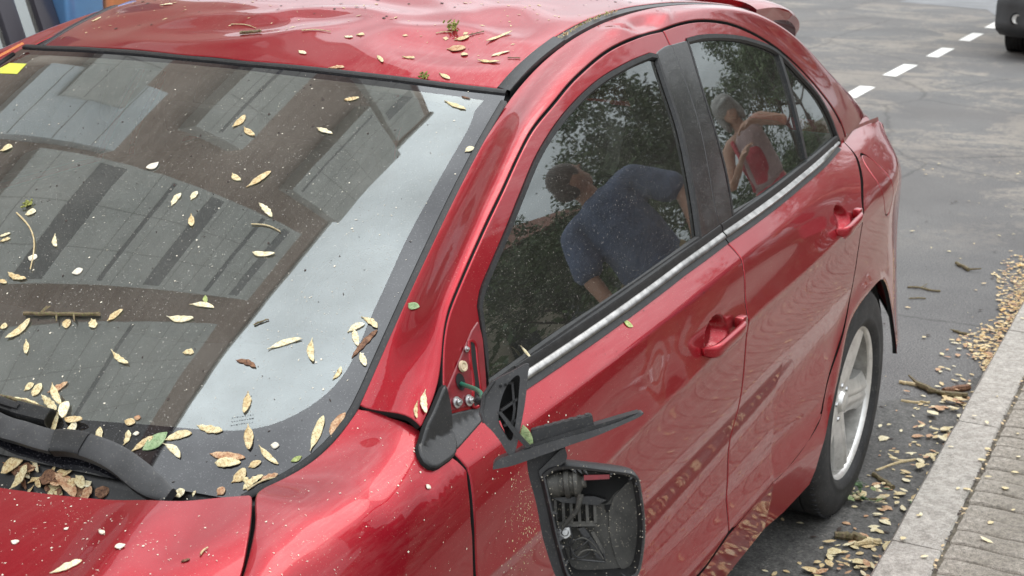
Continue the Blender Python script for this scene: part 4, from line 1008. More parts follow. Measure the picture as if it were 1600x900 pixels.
for i in range(len(ys)-1):
    y0, y1 = ys[i]+.003, ys[i+1]-.003; bm = bmesh.new(); r = random.Random(i)
    prof = [(1.078, -.05), (1.0735, .085), (1.0755, .108), (1.083, .1175), (1.20, .1190+r.uniform(-.001, .001)), (1.2045, .113), (1.2045, -.05)]
    ends = []
    sub = np.linspace(y0, y1, 9); rows = []
    for j, y in enumerate(sub):
        e = .004 if j in (0, 8) else 0
        rows.append([bm.verts.new((kx(px+r.uniform(-.0012, .0012), y)+dx_, y, pz-e*(pz > .1)+r.uniform(-.0008, .0008))) for px, pz in prof for dx_ in (0,)])
    for j in range(8):
        for k in range(len(prof)-1): bm.faces.new((rows[j][k], rows[j+1][k], rows[j+1][k+1], rows[j][k+1]))
    bm.faces.new(rows[0]); bm.faces.new(rows[-1][::-1]); bmesh.ops.recalc_face_normals(bm, faces=bm.faces)
    bm_to('kerb_stone', bm, KM, kerb)
# pavement: ribbed concrete bars
PM = mat('paving_concrete', (.29, .26, .215), .9, var=.3, vscale=14, bmp=.5, bscale=260, bdist=.003, col2=(.43, .39, .335), speck=.7, speckcol=(.13, .115, .095), speckscale=190, grain=.5, gscale=300)
pav = strip_mesh('pavement', 1.2045, 4.6, -12, 60, 30, .106, mat('pavement_joint', (.15, .13, .10), .95, var=.4, vscale=60, bmp=.5, bscale=300), kind='structure')
def bar_mesh(sd):
    r = random.Random(sd); bm = bmesh.new(); n = 10
    prof = [(-.0415, -.02), (-.0415, .0215), (-.0385, .0262), (-.030, .0272), (.0, .0276), (.030, .0272), (.0380, .0262), (.0405, .021), (.0405, -.02)]
    rows = [[bm.verts.new((.178*(2*i/n-1), py+r.uniform(-.0016, .0016), pz-(.004 if i in (0, n) else 0)+r.uniform(-.0013, .0012))) for py, pz in prof] for i in range(n+1)]
    for i in range(n):
        for k in range(len(prof)-1): bm.faces.new((rows[i][k], rows[i][k+1], rows[i+1][k+1], rows[i+1][k]))
    bm.faces.new(rows[0][::-1]); bm.faces.new(rows[-1]); bmesh.ops.recalc_face_normals(bm, faces=bm.faces)
    me = bpy.data.meshes.new('paver'); bm.to_mesh(me); bm.free(); me.materials.append(PM)
    me.polygons.foreach_set('use_smooth', [True]*len(me.polygons)); me.set_sharp_from_angle(angle=math.radians(50)); return me
bars = [bar_mesh(i) for i in range(6)]; PIT = .0905; cnt = 0; rest = []
for r_ in range(-36, 300):
    y = 2.2+r_*PIT+(.012 if (r_ % 4) >= 2 else 0)*0
    for cix in range(9):
        x = 1.212+.183+cix*.363
        if y > 14 and True: continue
        spec = (random.Random(r_*31+cix))
        near = (cix < 2 and 1.2 < y < 12)
        if near and cnt < 296:
            o = bpy.data.objects.new('paver', bars[spec.randrange(6)]); COL.objects.link(o); o.parent = pav; cnt += 1
            o.location = (kx(x, y), y+spec.uniform(-.002, .002), .091+spec.uniform(-.003, .002)); o.rotation_euler = (spec.uniform(-.02, .02), spec.uniform(-.008, .008), -YAW*-1+spec.uniform(-.006, .006))
        else: rest.append((kx(x, y), y, .090+spec.uniform(-.003, .002), spec.randrange(6)))
V = []; F = []
bco = []
for me in bars:
    co = np.zeros(len(me.vertices)*3); me.vertices.foreach_get('co', co); bco.append((co.reshape(-1, 3), [tuple(p.vertices) for p in me.polygons]))
for x, y, z, k in rest:
    co, fs = bco[k]; s = len(V); V += [tuple(v) for v in co+np.array([x, y, z])]; F += [tuple(i+s for i in f) for f in fs]
mk('paving_bars', V, F, PM, pav, False, kind='stuff')
# far pavement
fp_ = strip_mesh('far_pavement', -12.5, -7.6, -40, 60, 4, .12, mat('far_paving', (.28, .26, .24), .9, var=.2, vscale=4), kind='structure')
mk('far_kerb', [(kx(-7.6, y), y, z) for y in (-40, 60) for z in (-.05, .12)]+[(kx(-7.45, y), y, z) for y in (-40, 60) for z in (-.05, .115)], [(4, 6, 7, 5), (5, 7, 3, 1)], KM, fp_, False)
# ------------------------------------------------------------------ broken mirror hanging on the door
MF = np.array([[0.87569, 0.48261, 0.01582], [-0.14835, 0.23772, 0.95994], [-0.45951, 0.84296, -0.27976]])   # axes of the hanging mirror: right, up, into the door
MO = Vector([0.94417, 0.47523, 1.20754])
DK = 1.74/2155.14
MM = Matrix([[MF[0][i], MF[1][i], -MF[2][i], MO[i]] for i in range(3)]+[[0, 0, 0, 1]])
def mp_(x, y, d=0.): return ((x-800)*DK, -(y-450)*DK)
def MP(L_): return [mp_(*p) for p in L_]
CR_EARLY = mat('mirror_grit', (.50, .45, .36), .9)
mir = thing('broken_wing_mirror', 'smashed black wing mirror without its glass, dangling by a cable from the red front door', 'wing mirror', tuple(MM @ Vector((*mp_(905, 700), 0))))
def mpart(name, bm, m, par=None, **k): return bm_to(name, bm, m, par or mir, **k)
def poly_s(L_, n=.0, st=4):
    Q = smooth_curve(np.array(L_+[L_[0]], float), st, .7); return [tuple(p) for p in Q[:-1]]
def plate(bm, L_, z0, z1, sm=True, st=4):
    add_prism(bm, MP(poly_s(L_, 0, st) if sm else L_), z0, z1, MM)
# housing: rim loop, outer shell and inner bowl
RIM = [(846, 742), (858, 732), (880, 728), (905, 729), (940, 733), (972, 737), (990, 740), (1000, 749), (1005, 775), (1009, 805), (1010, 840), (1007, 870), (1002, 895), (992, 908), (960, 913), (915, 915), (893, 912), (884, 900), (876, 872), (867, 838), (859, 800), (851, 765)]
rim = np.array(MP(poly_s(RIM, 0, 5))); rc0 = np.array(mp_(938, 825))
def ringv(bm, sc, z, sh=(0, 0)):
    return [bm.verts.new(MM @ Vector((*(rc0+(p-rc0)*sc+np.array(sh)), z))) for p in rim]
bm = bmesh.new(); Z0 = -.010
rings = [ringv(bm, s, z, sh) for s, z, sh in ((.80, -.052, (0, 0)), (.865, -.045, (0, 0)), (.90, -.020, (0, 0)), (.915, Z0-.004, (0, 0)), (.935, Z0, (0, 0)), (.975, Z0+.001, (0, 0)), (1.0, Z0-.003, (0, 0)), (1.02, Z0-.012, (-.002, 0)), (1.03, -.032, (-.004, .001)), (1.0, -.055, (-.008, .002)), (.88, -.078, (-.012, .003)), (.6, -.092, (-.014, .004)), (.2, -.097, (-.014, .004)))]
n = len(rim)
for i in range(len(rings)-1):
    for k in range(n): bm.faces.new((rings[i][k], rings[i][(k+1) % n], rings[i+1][(k+1) % n], rings[i+1][k]))
bm.faces.new(rings[-1]); bmesh.ops.recalc_face_normals(bm, faces=bm.faces)
hous = mpart('housing', bm, M['plastic'])
bm = bmesh.new(); a = [bm.verts.new(MM @ Vector((*(rc0+(p-rc0)*.87), -.046))) for p in rim]; bm.faces.new(a); mpart('housing_floor', bm, M['plastic_in'])
# dark upper pocket and torn slot that shows the door behind
bm = bmesh.new(); plate(bm, [(905, 750), (958, 748), (985, 752), (982, 765), (965, 778), (950, 796), (930, 790), (908, 788)], -.046, -.044); mpart('dark_pocket', bm, M['gap'])
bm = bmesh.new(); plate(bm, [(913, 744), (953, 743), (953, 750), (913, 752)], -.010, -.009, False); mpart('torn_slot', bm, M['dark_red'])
bm = bmesh.new(); plate(bm, [(948, 798), (962, 796), (964, 806), (951, 810)], -.046, -.0435, False); mpart('square_hole', bm, M['gap'])
# light blade of the inner shell, upper right
bm = bmesh.new(); plate(bm, [(962, 785), (990, 758), (998, 775), (1002, 840), (998, 890), (975, 900), (960, 860), (955, 815)], -.050, -.0425); mpart('inner_shell', bm, M['plastic_in'])
# motor: ribbed drum lying across the upper left
def T3(x, y, z): return MM @ Vector((*mp_(x, y), z))
ax = Matrix.Translation(T3(866, 762, -.030)) @ MM.to_3x3().to_4x4() @ Matrix.Rotation(math.radians(82), 4, 'Y') @ Matrix.Rotation(math.radians(-6), 4, 'X')
bm = bmesh.new(); k_ = DK
add_lathe(bm, [(.0001, -10*k_), (21*k_, -10*k_), (22*k_, 8*k_), (19*k_, 12*k_), (19*k_, 17*k_), (24*k_, 19*k_), (24.5*k_, 26*k_), (20*k_, 28*k_), (20*k_, 32*k_), (24*k_, 34*k_), (23*k_, 40*k_), (15*k_, 43*k_), (10*k_, 46*k_), (9*k_, 52*k_), (.0001, 53*k_)], 32, ax); mpart('motor_drum', bm, M['plastic_in'])
bm = bmesh.new()
add_tube(bm, [T3(908, 775, -.012), T3(903, 800, -.014), T3(888, 818, -.018), T3(878, 832, -.022)], [.0042, .0036, .003, .0022], 8); mpart('linkage_arm', bm, M['plastic_in'])
for i in range(6):
    bm = bmesh.new(); x = 866+i*12.5
    plate(bm, [(x, 786), (x+4.5, 785), (x+6.5, 822), (x+1.5, 823)], -.046, -.026, False); mpart('cooling_rib', bm, M['plastic_in'])
bm = bmesh.new(); plate(bm, [(862, 782), (930, 780), (950, 786), (935, 794), (880, 790)], -.046, -.024, False); mpart('rib_shelf', bm, M['plastic'])
bm = bmesh.new(); plate(bm, [(866, 822), (930, 820), (935, 828), (870, 830)], -.046, -.028, False); mpart('rib_shelf', bm, M['plastic_in'])
bm = bmesh.new()
for A_, B_ in (((870, 832), (892, 828)), ((892, 828), (896, 846)), ((896, 846), (890, 860)), ((890, 860), (876, 858)), ((876, 858), (870, 832)), ((890, 850), (894, 880)), ((894, 880), (948, 885)), ((876, 858), (884, 884)), ((948, 885), (944, 862))):
    add_tube(bm, [T3(*A_, -.028), T3(*B_, -.028)], .0013, 5)
mpart('inner_frame', bm, M['plastic'])
bm = bmesh.new(); add_lathe(bm, [(.0001, .005), (.0035, .005), (.005, .0035), (.005, 0), (.008, 0)], 16, Matrix.Translation(T3(884, 838, -.030)) @ MM.to_3x3().to_4x4()); mpart('screw', bm, M['steel'])
bm = bmesh.new(); plate(bm, [(905, 832), (915, 830), (948, 876), (946, 884), (936, 880)], -.046, -.030, False); mpart('circuit_cover', bm, M['plastic'])
for pts in ([(893, 862), (900, 848), (915, 850), (925, 862), (918, 874), (902, 876), (893, 862)], [(900, 880), (912, 866), (930, 866), (942, 876)], [(895, 852), (912, 845), (930, 858), (945, 880)], [(898, 868), (925, 846)]):
    bm = bmesh.new(); q_ = smooth_curve(np.array(pts, float), 3, 1); add_tube(bm, [T3(x, y, -.026+.004*math.sin(i*.3)) for i, (x, y) in enumerate(q_)], .0011, 6); mpart('wire', bm, M['rubber'] if len(pts) != 4 else M['plastic_in'])
bm = bmesh.new(); plate(bm, [(925, 838), (930, 836), (948, 868), (944, 872)], -.034, -.027, False); mpart('metal_clip', bm, M['plastic_in'])
# torn lips round the opening and dust caught on the ledges
r = random.Random(77)
for i_ in range(16):
    k = r.randrange(n); p = rc0+(rim[k]-rc0)*.93; tdir = rim[(k+1) % n]-rim[k]; tdir = tdir/np.linalg.norm(tdir); inn = (rc0-rim[k])/np.linalg.norm(rc0-rim[k]); w_ = r.uniform(.0015, .004); l_ = r.uniform(.002, .007)
    bm = bmesh.new(); add_prism(bm, [tuple(p-tdir*w_), tuple(p+tdir*w_), tuple(p+inn*l_+tdir*r.uniform(-.003, .003))], Z0-.006, Z0-.001, MM); mpart('torn_tab', bm, M['plastic_grey'])
V = []; F = []
for i_ in range(260):
    if i_ < 130: k = r.randrange(n); q_ = rc0+(rim[k]-rc0)*r.choice((.88, .93, 1.0)); z_ = {0: -.03}.get(0) if r.random() < .4 else Z0+.001
    else: q_ = np.array(mp_(r.gauss(905, 32), r.gauss(828, 22))); z_ = -.041
    l = r.uniform(.0005, .0014); a = r.uniform(0, 6.28); d1 = np.array([math.cos(a), math.sin(a)])*l; d2 = np.array([-math.sin(a), math.cos(a)])*l*.5; s0 = len(V)
    V += [tuple(MM @ Vector((*(q_+e), z_+r.uniform(0, .001)))) for e in (-d1, d2, d1, -d2)]; F.append((s0, s0+1, s0+2, s0+3))
mk('mirror_dust', V, F, CR_EARLY, mir, False, kind='stuff')
# neck and hinge
bm = bmesh.new(); plate(bm, [(822, 706), (850, 690), (880, 690), (884, 722), (872, 734), (850, 748), (852, 775), (862, 820), (876, 870), (886, 905), (872, 912), (850, 850), (838, 790), (826, 745)], -.085, -.022); mpart('neck', bm, M['rubber'])
bm = bmesh.new(); plate(bm, [(842, 738), (876, 705), (884, 704), (885, 722), (856, 742), (846, 752)], -.030, -.012); mpart('neck_fold', bm, M['plastic'])
# foot gasket: long thin blade with the clip block on top
G3 = [(770, 733), (772, 722), (790, 712), (830, 699), (880, 684), (930, 671), (975, 655), (1004, 643), (1002, 649), (970, 664), (930, 681), (890, 695), (840, 713), (800, 727)]
bm = bmesh.new(); plate(bm, G3, -.030, .006); bmesh.ops.bevel(bm, geom=[e for e in bm.edges], offset=.0006, segments=1, affect='EDGES'); mpart('foot_gasket', bm, M['plastic_grey'])
bm = bmesh.new(); plate(bm, [(800, 711), (830, 694), (880, 678), (930, 664), (985, 648), (1000, 644), (930, 672), (860, 692)], -.040, .002, False); mpart('gasket_rim', bm, M['rubber'])
bm = bmesh.new(); plate(bm, [(830, 674), (868, 664), (926, 649), (929, 667), (930, 674), (880, 688), (838, 697), (829, 690)], -.040, -.008, False); bmesh.ops.bevel(bm, geom=[e for e in bm.edges], offset=.001, segments=1, affect='EDGES'); mpart('clip_block', bm, M['rubber'])
for i in range(7):
    bm = bmesh.new(); x = 838+i*13; y = 671-i*3.5; plate(bm, [(x, y), (x+6, y-1.6), (x+6.5, y+1), (x+.5, y+2.6)], -.036, -.012, False); mpart('clip_tooth', bm, M['plastic'])
# mounting bracket that was torn off the door, standing beside it
def ring_plate(name, L_, H_, z0, z1, m):
    bm = bmesh.new(); A = np.array(MP(L_)); H = np.array(MP(H_))
    pts = [Vector(p) for p in np.vstack([A, H])]; na, nh = len(A), len(H)
    ed = [(i, (i+1) % na) for i in range(na)]+[(na+i, na+(i+1) % nh) for i in range(nh)]
    vo, eo, fo, ov, _, _ = delaunay_2d_cdt(pts, ed, [], 1, 1e-9); V2 = np.array([tuple(v) for v in vo]); ff = [f for f in fo if not inside(H, V2[list(f)].mean(0)[None])[0] and inside(A, V2[list(f)].mean(0)[None])[0]]
    fr_ = [bm.verts.new(MM @ Vector((*p, z1))) for p in V2]; bk = [bm.verts.new(MM @ Vector((*p, z0))) for p in V2]
    for f in ff: bm.faces.new([fr_[i] for i in f]); bm.faces.new([bk[i] for i in reversed(f)])
    for s, cnt_ in ((0, na), (na, nh)):
        for i in range(cnt_):
            a_, b_ = s+i, s+(i+1) % cnt_
            try: bm.faces.new((fr_[a_], fr_[b_], bk[b_], bk[a_]))
            except Exception: pass
    bmesh.ops.recalc_face_normals(bm, faces=bm.faces); return mpart(name, bm, m)
BR = poly_s([(752, 642), (755, 618), (766, 602), (776, 592), (800, 580), (826, 567), (825, 585), (821, 625), (815, 660), (808, 695), (801, 712), (794, 710), (782, 690), (768, 672), (756, 660)], 0, 5)
BH = poly_s([(779, 648), (782, 628), (790, 606), (802, 590), (812, 586), (811, 610), (808, 645), (803, 675), (798, 690), (788, 676), (780, 662)], 0, 4)
bracket = ring_plate('mounting_bracket', BR, BH, -.012, .004, M['plastic_grey'])
bm = bmesh.new(); plate(bm, [(776, 648), (782, 615), (802, 582), (818, 582), (812, 660), (800, 698)], -.034, -.022); mpart('bracket_pocket', bm, M['gap'])
for i_, L_ in enumerate([[(799, 600), (802, 597), (806, 640), (801, 672), (798, 670), (802, 640)], [(782, 640), (808, 622), (809, 626), (783, 645)], [(786, 664), (806, 655), (806, 659), (788, 668)]]):
    bm = bmesh.new(); plate(bm, L_, -.022, -.004, False); mpart('bracket_rib', bm, M['plastic'])
bm = bmesh.new(); add_tube(bm, [T3(757, 660, .003), T3(752, 645, .004), T3(756, 618, .004), T3(772, 594, .004)], .0028, 8); mpart('bracket_edge', bm, M['plastic_grey'])
bm = bmesh.new(); plate(bm, [(778, 643), (783, 642), (818, 684), (830, 697), (822, 699), (806, 682)], -.004, .008, False); mpart('bracket_web', bm, M['plastic'])
for p in ((782, 603), (790, 601), (797, 598)):
    bm = bmesh.new(); add_lathe(bm, [(.0001, .0045), (.0018, .0045), (.0022, 0)], 8, Matrix.Translation(T3(*p, .003)) @ MM.to_3x3().to_4x4()); mpart('bracket_stud', bm, M['gap'])
# cable from the door to the bracket
hX = P_side(np.array([HOLE[0][0]]), np.array([HOLE[0][1]]))[0]
bm = bmesh.new(); e_ = T3(757, 632, -.012); h0 = Vector(hX); q_ = smooth_curve(np.array([tuple(h0+Vector((-.02, 0, .005))), tuple(h0+Vector((.004, 0, -.002))), tuple(h0.lerp(e_, .5)+Vector((.012, 0, .004))), tuple(e_), tuple(e_+Vector((.004, .03, -.03)))]), .004, 1)
add_tube(bm, [Vector(p) for p in q_], .0032, 10); mpart('cable', bm, M['cable'])
bm = bmesh.new(); add_tube(bm, [e_+Vector((-.012, -.004, .006)), e_+Vector((0, .004, -.004))], .0045, 10); mpart('cable_sleeve', bm, M['rubber'])
# ------------------------------------------------------------------ seed pods, leaves and twigs on the car
PODS = [
('ws', -0.2629, 0.7342, -0.2424, 0.7461, 0.0104, 's', "straw seed pod at the left edge of the windscreen, under the yellow sticker's side"),
('ws', 0.1801, 0.8556, 0.1819, 0.8888, 0.0114, 's', "upright straw pod above a two-lobed one, high in the windscreen's middle"),
('ws', 0.2016, 0.861, 0.2358, 0.847, 0.0113, 's', "small two-lobed pod just below an upright one, high in the windscreen's middle"),
('ws', 0.0984, 0.731, 0.1077, 0.7436, 0.0105, 'c', 'broad pale flake alone on the brown reflection, left half of the windscreen'),
('ws', 0.2586, 0.7581, 0.284, 0.7487, 0.0109, 's', 'short plump pod left of a long slanting pod on the upper windscreen'),
('ws', 0.3032, 0.7385, 0.3199, 0.7822, 0.01, 's', 'long straw pod slanting up to the right on the upper windscreen'),
('ws', 0.3289, 0.8982, 0.3657, 0.8933, 0.0104, 's', 'tan pod with a thin stalk near the grey headrest seen through the windscreen'),
('roof', -0.363, 1.2778, -0.3268, 1.2778, 0.0072, 's', "thin straw pod near the roof's far drip channel"),
('roof', -0.0695, 1.1601, -0.0057, 1.157, 0.0035, 't', 'straw stalk lying on the roof left of the dark twig bundle'),
('roof', -0.012, 1.1157, 0.0309, 1.1273, 0.0102, 'k', 'short dark mossy twig lying on the red roof, left of centre'),
('roof', 0.1553, 1.08, 0.1769, 1.074, 0.0089, 's', 'small straw pod on the roof between the dark twig and the windscreen edge'),
('roof', 0.1138, 1.1456, 0.1693, 1.1619, 0.0042, 't', 'thin dry stalk on the roof right of the dark twig'),
('roof', -0.504, 1.22, -0.5017, 1.2434, 0.0059, 's', 'small pod caught in the far roof channel'),
('roof', 0.2474, 1.0463, 0.2741, 1.0585, 0.0059, 'r', "flat rust-coloured scrap on the roof's front edge"),
('roof', 0.3485, 1.2668, 0.3961, 1.2699, 0.0186, 'm', 'yellow-green moss clump on the right of the red roof'),
('roof', 0.458, 1.2513, 0.4738, 1.3207, 0.0072, 's', 'long straw pod slanting up right on the roof, right of the moss'),
('roof', 0.3551, 1.2409, 0.3814, 1.2555, 0.0033, 't', 'straw stalk touching the moss clump on the roof'),
('roof', 0.3985, 1.2351, 0.4177, 1.2573, 0.0073, 's', 'straw pod just below the moss clump on the roof'),
('roof', 0.415, 1.2579, 0.4329, 1.2866, 0.0033, 'k', 'thin brown twig right of the moss clump on the roof'),
('roof', 0.4018, 1.203, 0.4327, 1.2204, 0.01, 'r', 'dark-spotted pod in the middle of the ring-shaped roof dent'),
('roof', 0.4368, 1.1983, 0.4484, 1.1994, 0.0071, 's', 'tiny pale pod right under the spotted pod in the roof dent'),
('roof', 0.4919, 1.2123, 0.5138, 1.2409, 0.0047, 's', 'slim straw pod at the right edge of the ring-shaped roof dent'),
('roof', 0.4781, 1.1857, 0.5184, 1.1971, 0.0059, 's', 'stalked pod lying below the ring-shaped roof dent'),
('roof', 0.5223, 1.2177, 0.5437, 1.2271, 0.0031, 'k', 'short brown twig beside the near roof channel'),
('roof', 0.3523, 1.128, 0.3743, 1.1367, 0.0039, 's', 'thin pod left below the ring-shaped roof dent'),
('roof', 0.3109, 1.1097, 0.3324, 1.095, 0.0079, 's', "small upright pod near the middle of the roof's front edge"),
('roof', 0.4434, 1.1098, 0.4686, 1.1049, 0.0077, 's', "straw pod near the windscreen's top edge, right of a green leaf scrap"),
('roof', 0.4172, 1.0838, 0.4316, 1.0929, 0.0096, 'm', "dark green moss crumb on the roof's front edge"),
('roof', 0.2062, 1.1543, 0.2245, 1.156, 0.0062, 's', 'little pod on the roof midway between twig and moss'),
('roof', 0.2248, 1.166, 0.2401, 1.1719, 0.0041, 's', 'flat little pod on the roof, right beside another little pod'),
('ws', 0.4991, 1.0373, 0.5449, 1.0324, 0.0082, 's', 'straw pod across the bright strip at the top right of the windscreen'),
('ws', 0.3304, 0.9775, 0.3526, 0.9912, 0.0061, 's', "slim pod under the windscreen's top edge, right of centre"),
('ws', 0.5204, 1.0591, 0.537, 1.06, 0.0037, 'b', 'dark scrap above the topmost pod of the bright strip'),
('ws', 0.5978, 0.9406, 0.607, 0.956, 0.0088, 's', "straw pod on the dark frame band of the windscreen's right edge, upper half"),
('ws', -0.0783, 0.6121, -0.0559, 0.6175, 0.0131, 'm', 'green moss crumb at the left of the windscreen'),
('ws', -0.0495, 0.5965, -0.0407, 0.6026, 0.0095, 's', 'small plump pod under the green moss crumb on the windscreen'),
('ws', -0.0716, 0.5935, 0.0597, 0.4966, 0.0034, 't', 'long curved straw stalk at the left of the windscreen'),
('ws', -0.0617, 0.5456, -0.0463, 0.5547, 0.0053, 's', "upper of two slim pods at the windscreen's left border"),
('ws', -0.0513, 0.5357, -0.036, 0.5448, 0.0053, 's', "lower of two slim pods at the windscreen's left border"),
('ws', 0.045, 0.567, 0.0696, 0.545, 0.0088, 's', 'small drop-shaped pod right of the long straw stalk'),
('ws', 0.0354, 0.5173, 0.0498, 0.5201, 0.0124, 'c', 'round pale seed disc at the foot of the long straw stalk'),
('ws', 0.0215, 0.485, 0.0658, 0.4813, 0.0116, 's', 'two-lobed straw pod left below the round seed disc'),
('ws', 0.0169, 0.4709, 0.0362, 0.4672, 0.0091, 's', 'straw pod at the left border above the bark twig'),
('ws', 0.0929, 0.3982, 0.103, 0.4041, 0.0087, 's', "straw pod at the left border beside the bark twig's end"),
('ws', 0.1392, 0.508, 0.1512, 0.5193, 0.0088, 'c', 'small crumpled pale bloom above the bark twig'),
('ws', 0.1184, 0.4262, 0.2447, 0.4576, 0.0077, 'k', 'long dark bark twig lying across the lower left windscreen'),
('ws', 0.1943, 0.4378, 0.2055, 0.4261, 0.013, 's', 'plump pod under the middle of the bark twig'),
('ws', 0.2344, 0.4501, 0.2511, 0.4391, 0.0149, 's', 'plump pod under the right end of the bark twig'),
('ws', 0.1191, 0.3862, 0.1345, 0.4225, 0.0097, 's', "long straw pod slanting up to the bark twig's left end"),
('ws', 0.2633, 0.4538, 0.2732, 0.4774, 0.0084, 's', 'straw pod right of the bark twig'),
('ws', 0.155, 0.3931, 0.1737, 0.3745, 0.0089, 's', 'small upright pod below the bark twig'),
('ws', 0.3044, 0.4182, 0.3455, 0.4095, 0.0098, 's', "straw pod with a pointed tip alone below the bark twig's right"),
('ws', 0.4118, 0.4517, 0.4277, 0.4577, 0.009, 's', 'short oval pod in the lower middle of the windscreen'),
('ws', 0.3497, 0.4898, 0.3911, 0.5017, 0.0105, 's', 'long oval straw pod in the middle of the windscreen'),
('ws', 0.3689, 0.5184, 0.409, 0.5271, 0.0086, 's', 'boat-shaped pod above the long oval one in mid windscreen'),
('ws', 0.3818, 0.5393, 0.3918, 0.5297, 0.0073, 'g', 'small green-yellow winglet standing on the boat-shaped pod'),
('ws', 0.2066, 0.666, 0.2028, 0.6943, 0.0108, 's', "two-lobed pod, left one of a pair in the windscreen's centre"),
('ws', 0.2295, 0.6868, 0.2271, 0.7059, 0.01, 's', "tan pod, right one of a pair in the windscreen's centre"),
('ws', 0.2527, 0.6609, 0.2713, 0.6399, 0.0106, 's', 'drop-shaped pod on the right end of the grey reflected panel'),
('ws', 0.347, 0.716, 0.3859, 0.6987, 0.0112, 's', 'straw pod on the brown reflection, upper right of the windscreen'),
('ws', 0.3641, 0.6748, 0.4182, 0.6784, 0.0028, 't', 'thin rust curved stalk on the brown reflection'),
('ws', 0.4019, 0.6291, 0.4366, 0.6404, 0.0087, 's', 'straw pod pointing right at the edge of the bright strip'),
('ws', 0.484, 0.5261, 0.4996, 0.5418, 0.0032, 'k', 'black forked twig on the bright strip of the windscreen'),
('ws', 0.5278, 0.5022, 0.5643, 0.5356, 0.0082, 's', 'long tan pod lying on the bright strip, below the black forked twig'),
('ws', 0.5786, 0.5427, 0.6008, 0.5141, 0.0107, 's', 'upright tan pod on the bright strip, right of the long one'),
('ws', 0.4948, 0.4712, 0.5283, 0.4739, 0.0094, 'b', 'curled red-brown leaf on the lower part of the bright strip'),
('ws', 0.6404, 0.5055, 0.641, 0.5252, 0.0067, 's', 'tan pod near the right frame band of the windscreen, lower half'),
('rail', 3.70, 0.90, 3.60, 0.66, 0.0130, 'G', 'green oval leaf at the foot of the red windscreen pillar'),
('ws', 0.6195, 0.5722, 0.6346, 0.5941, 0.0088, 's', 'leftmost pod of the cluster on the right frame band'),
('ws', 0.6241, 0.6011, 0.6554, 0.5966, 0.0107, 's', 'topmost pod of the cluster on the right frame band'),
('ws', 0.6267, 0.5792, 0.6458, 0.5612, 0.01, 's', 'drop-shaped pod hanging below the leftmost pod of the frame band cluster'),
('ws', 0.6474, 0.5426, 0.6573, 0.5938, 0.0093, 'b', 'dark brown twisted pod in the cluster on the right frame band'),
('ws', 0.6541, 0.5545, 0.6722, 0.5415, 0.0099, 's', 'lowest pod of the cluster on the right frame band'),
('ws', 0.6482, 0.7421, 0.647, 0.775, 0.0059, 'r', 'rusty pod wedged against the right windscreen rubber'),
('ws', 0.2153, 0.3286, 0.2218, 0.3416, 0.0083, 's', 'small pod leaning on the brown twig above the wiper blade'),
('ws', 0.2349, 0.3262, 0.2336, 0.3449, 0.0115, 's', 'pointed pod standing behind the brown twig above the wiper blade'),
('ws', 0.2019, 0.3138, 0.2543, 0.3194, 0.0093, 's', 'long pod along the underside of the brown twig at the wiper blade'),
('ws', 0.2545, 0.3366, 0.2738, 0.3584, 0.0098, 'r', 'rust-tinged pod at the top of the pod heap by the wiper tip'),
('ws', 0.2619, 0.3452, 0.294, 0.3284, 0.0111, 's', 'tall straw pod under the rust-tinged one in the wiper heap'),
('ws', 0.2555, 0.3291, 0.2943, 0.3193, 0.0131, 's', 'leftmost slanting pod of the wiper heap'),
('ws', 0.3095, 0.3121, 0.2991, 0.3362, 0.0128, 's', 'rightmost upright pod of the wiper heap'),
('ws', 0.3049, 0.2901, 0.2936, 0.3191, 0.0128, 's', 'long pod hanging from the wiper heap down to the clip'),
('ws', 0.304, 0.3179, 0.3429, 0.3201, 0.0135, 's', 'wide pod pointing right below the wiper heap'),
('ws', 0.33, 0.2947, 0.332, 0.3165, 0.0089, 's', 'pod slanting down from the wide right-pointing one near the wiper arm clip'),
('ws', 0.3368, 0.2918, 0.3446, 0.3074, 0.0079, 's', 'small pod just right of the wiper arm clip'),
('ws', 0.3532, 0.2916, 0.3538, 0.3061, 0.0069, 's', 'narrow pod second to the right of the wiper arm clip'),
('ws', 0.377, 0.2941, 0.3682, 0.3242, 0.0132, 's', 'broad upright straw pod right of the pod heap'),
('ws', 0.1823, 0.3117, 0.2808, 0.3182, 0.0067, 'k', "brown twig resting along the wiper blade's tip"),
('ws', 0.3964, 0.3431, 0.4129, 0.3469, 0.0107, 's', 'small round pod above the upright one, left of the green leaf'),
('ws', 0.4066, 0.3519, 0.416, 0.3547, 0.0069, 'r', 'small rust winglet beside a round pod, lower windscreen'),
('ws', 0.4175, 0.3171, 0.4114, 0.3351, 0.0093, 's', 'small upright brown-tipped pod left of the green leaf'),
('ws', 0.4209, 0.3333, 0.4286, 0.3379, 0.0056, 'c', 'small white flake left of the green leaf'),
('ws', 0.4481, 0.3222, 0.466, 0.3533, 0.0173, 'G', 'pale green oval leaf on the lower frame band'),
('ws', 0.4336, 0.3131, 0.4511, 0.3412, 0.008, 's', "straw pod tucked along the pale green leaf's lower left edge"),
('ws', 0.4699, 0.3441, 0.4999, 0.3655, 0.0111, 's', 'spotted yellow pod right of the pale green leaf'),
('ws', 0.4702, 0.3393, 0.5052, 0.3339, 0.0111, 's', 'straw pod with a stalk below the spotted yellow pod'),
('ws', 0.5006, 0.3762, 0.5392, 0.3847, 0.0123, 's', "pale flat pod straddling the bright strip's lower edge"),
('ws', 0.5402, 0.4411, 0.5529, 0.4152, 0.0117, 's', 'upright tan pod on the lower part of the bright strip'),
('ws', 0.5678, 0.4055, 0.5893, 0.3801, 0.014, 's', "figure-eight pod hanging off the bright strip's lower edge"),
('ws', 0.6158, 0.3982, 0.6212, 0.4007, 0.009, 'c', 'square white chip on the lower frame band'),
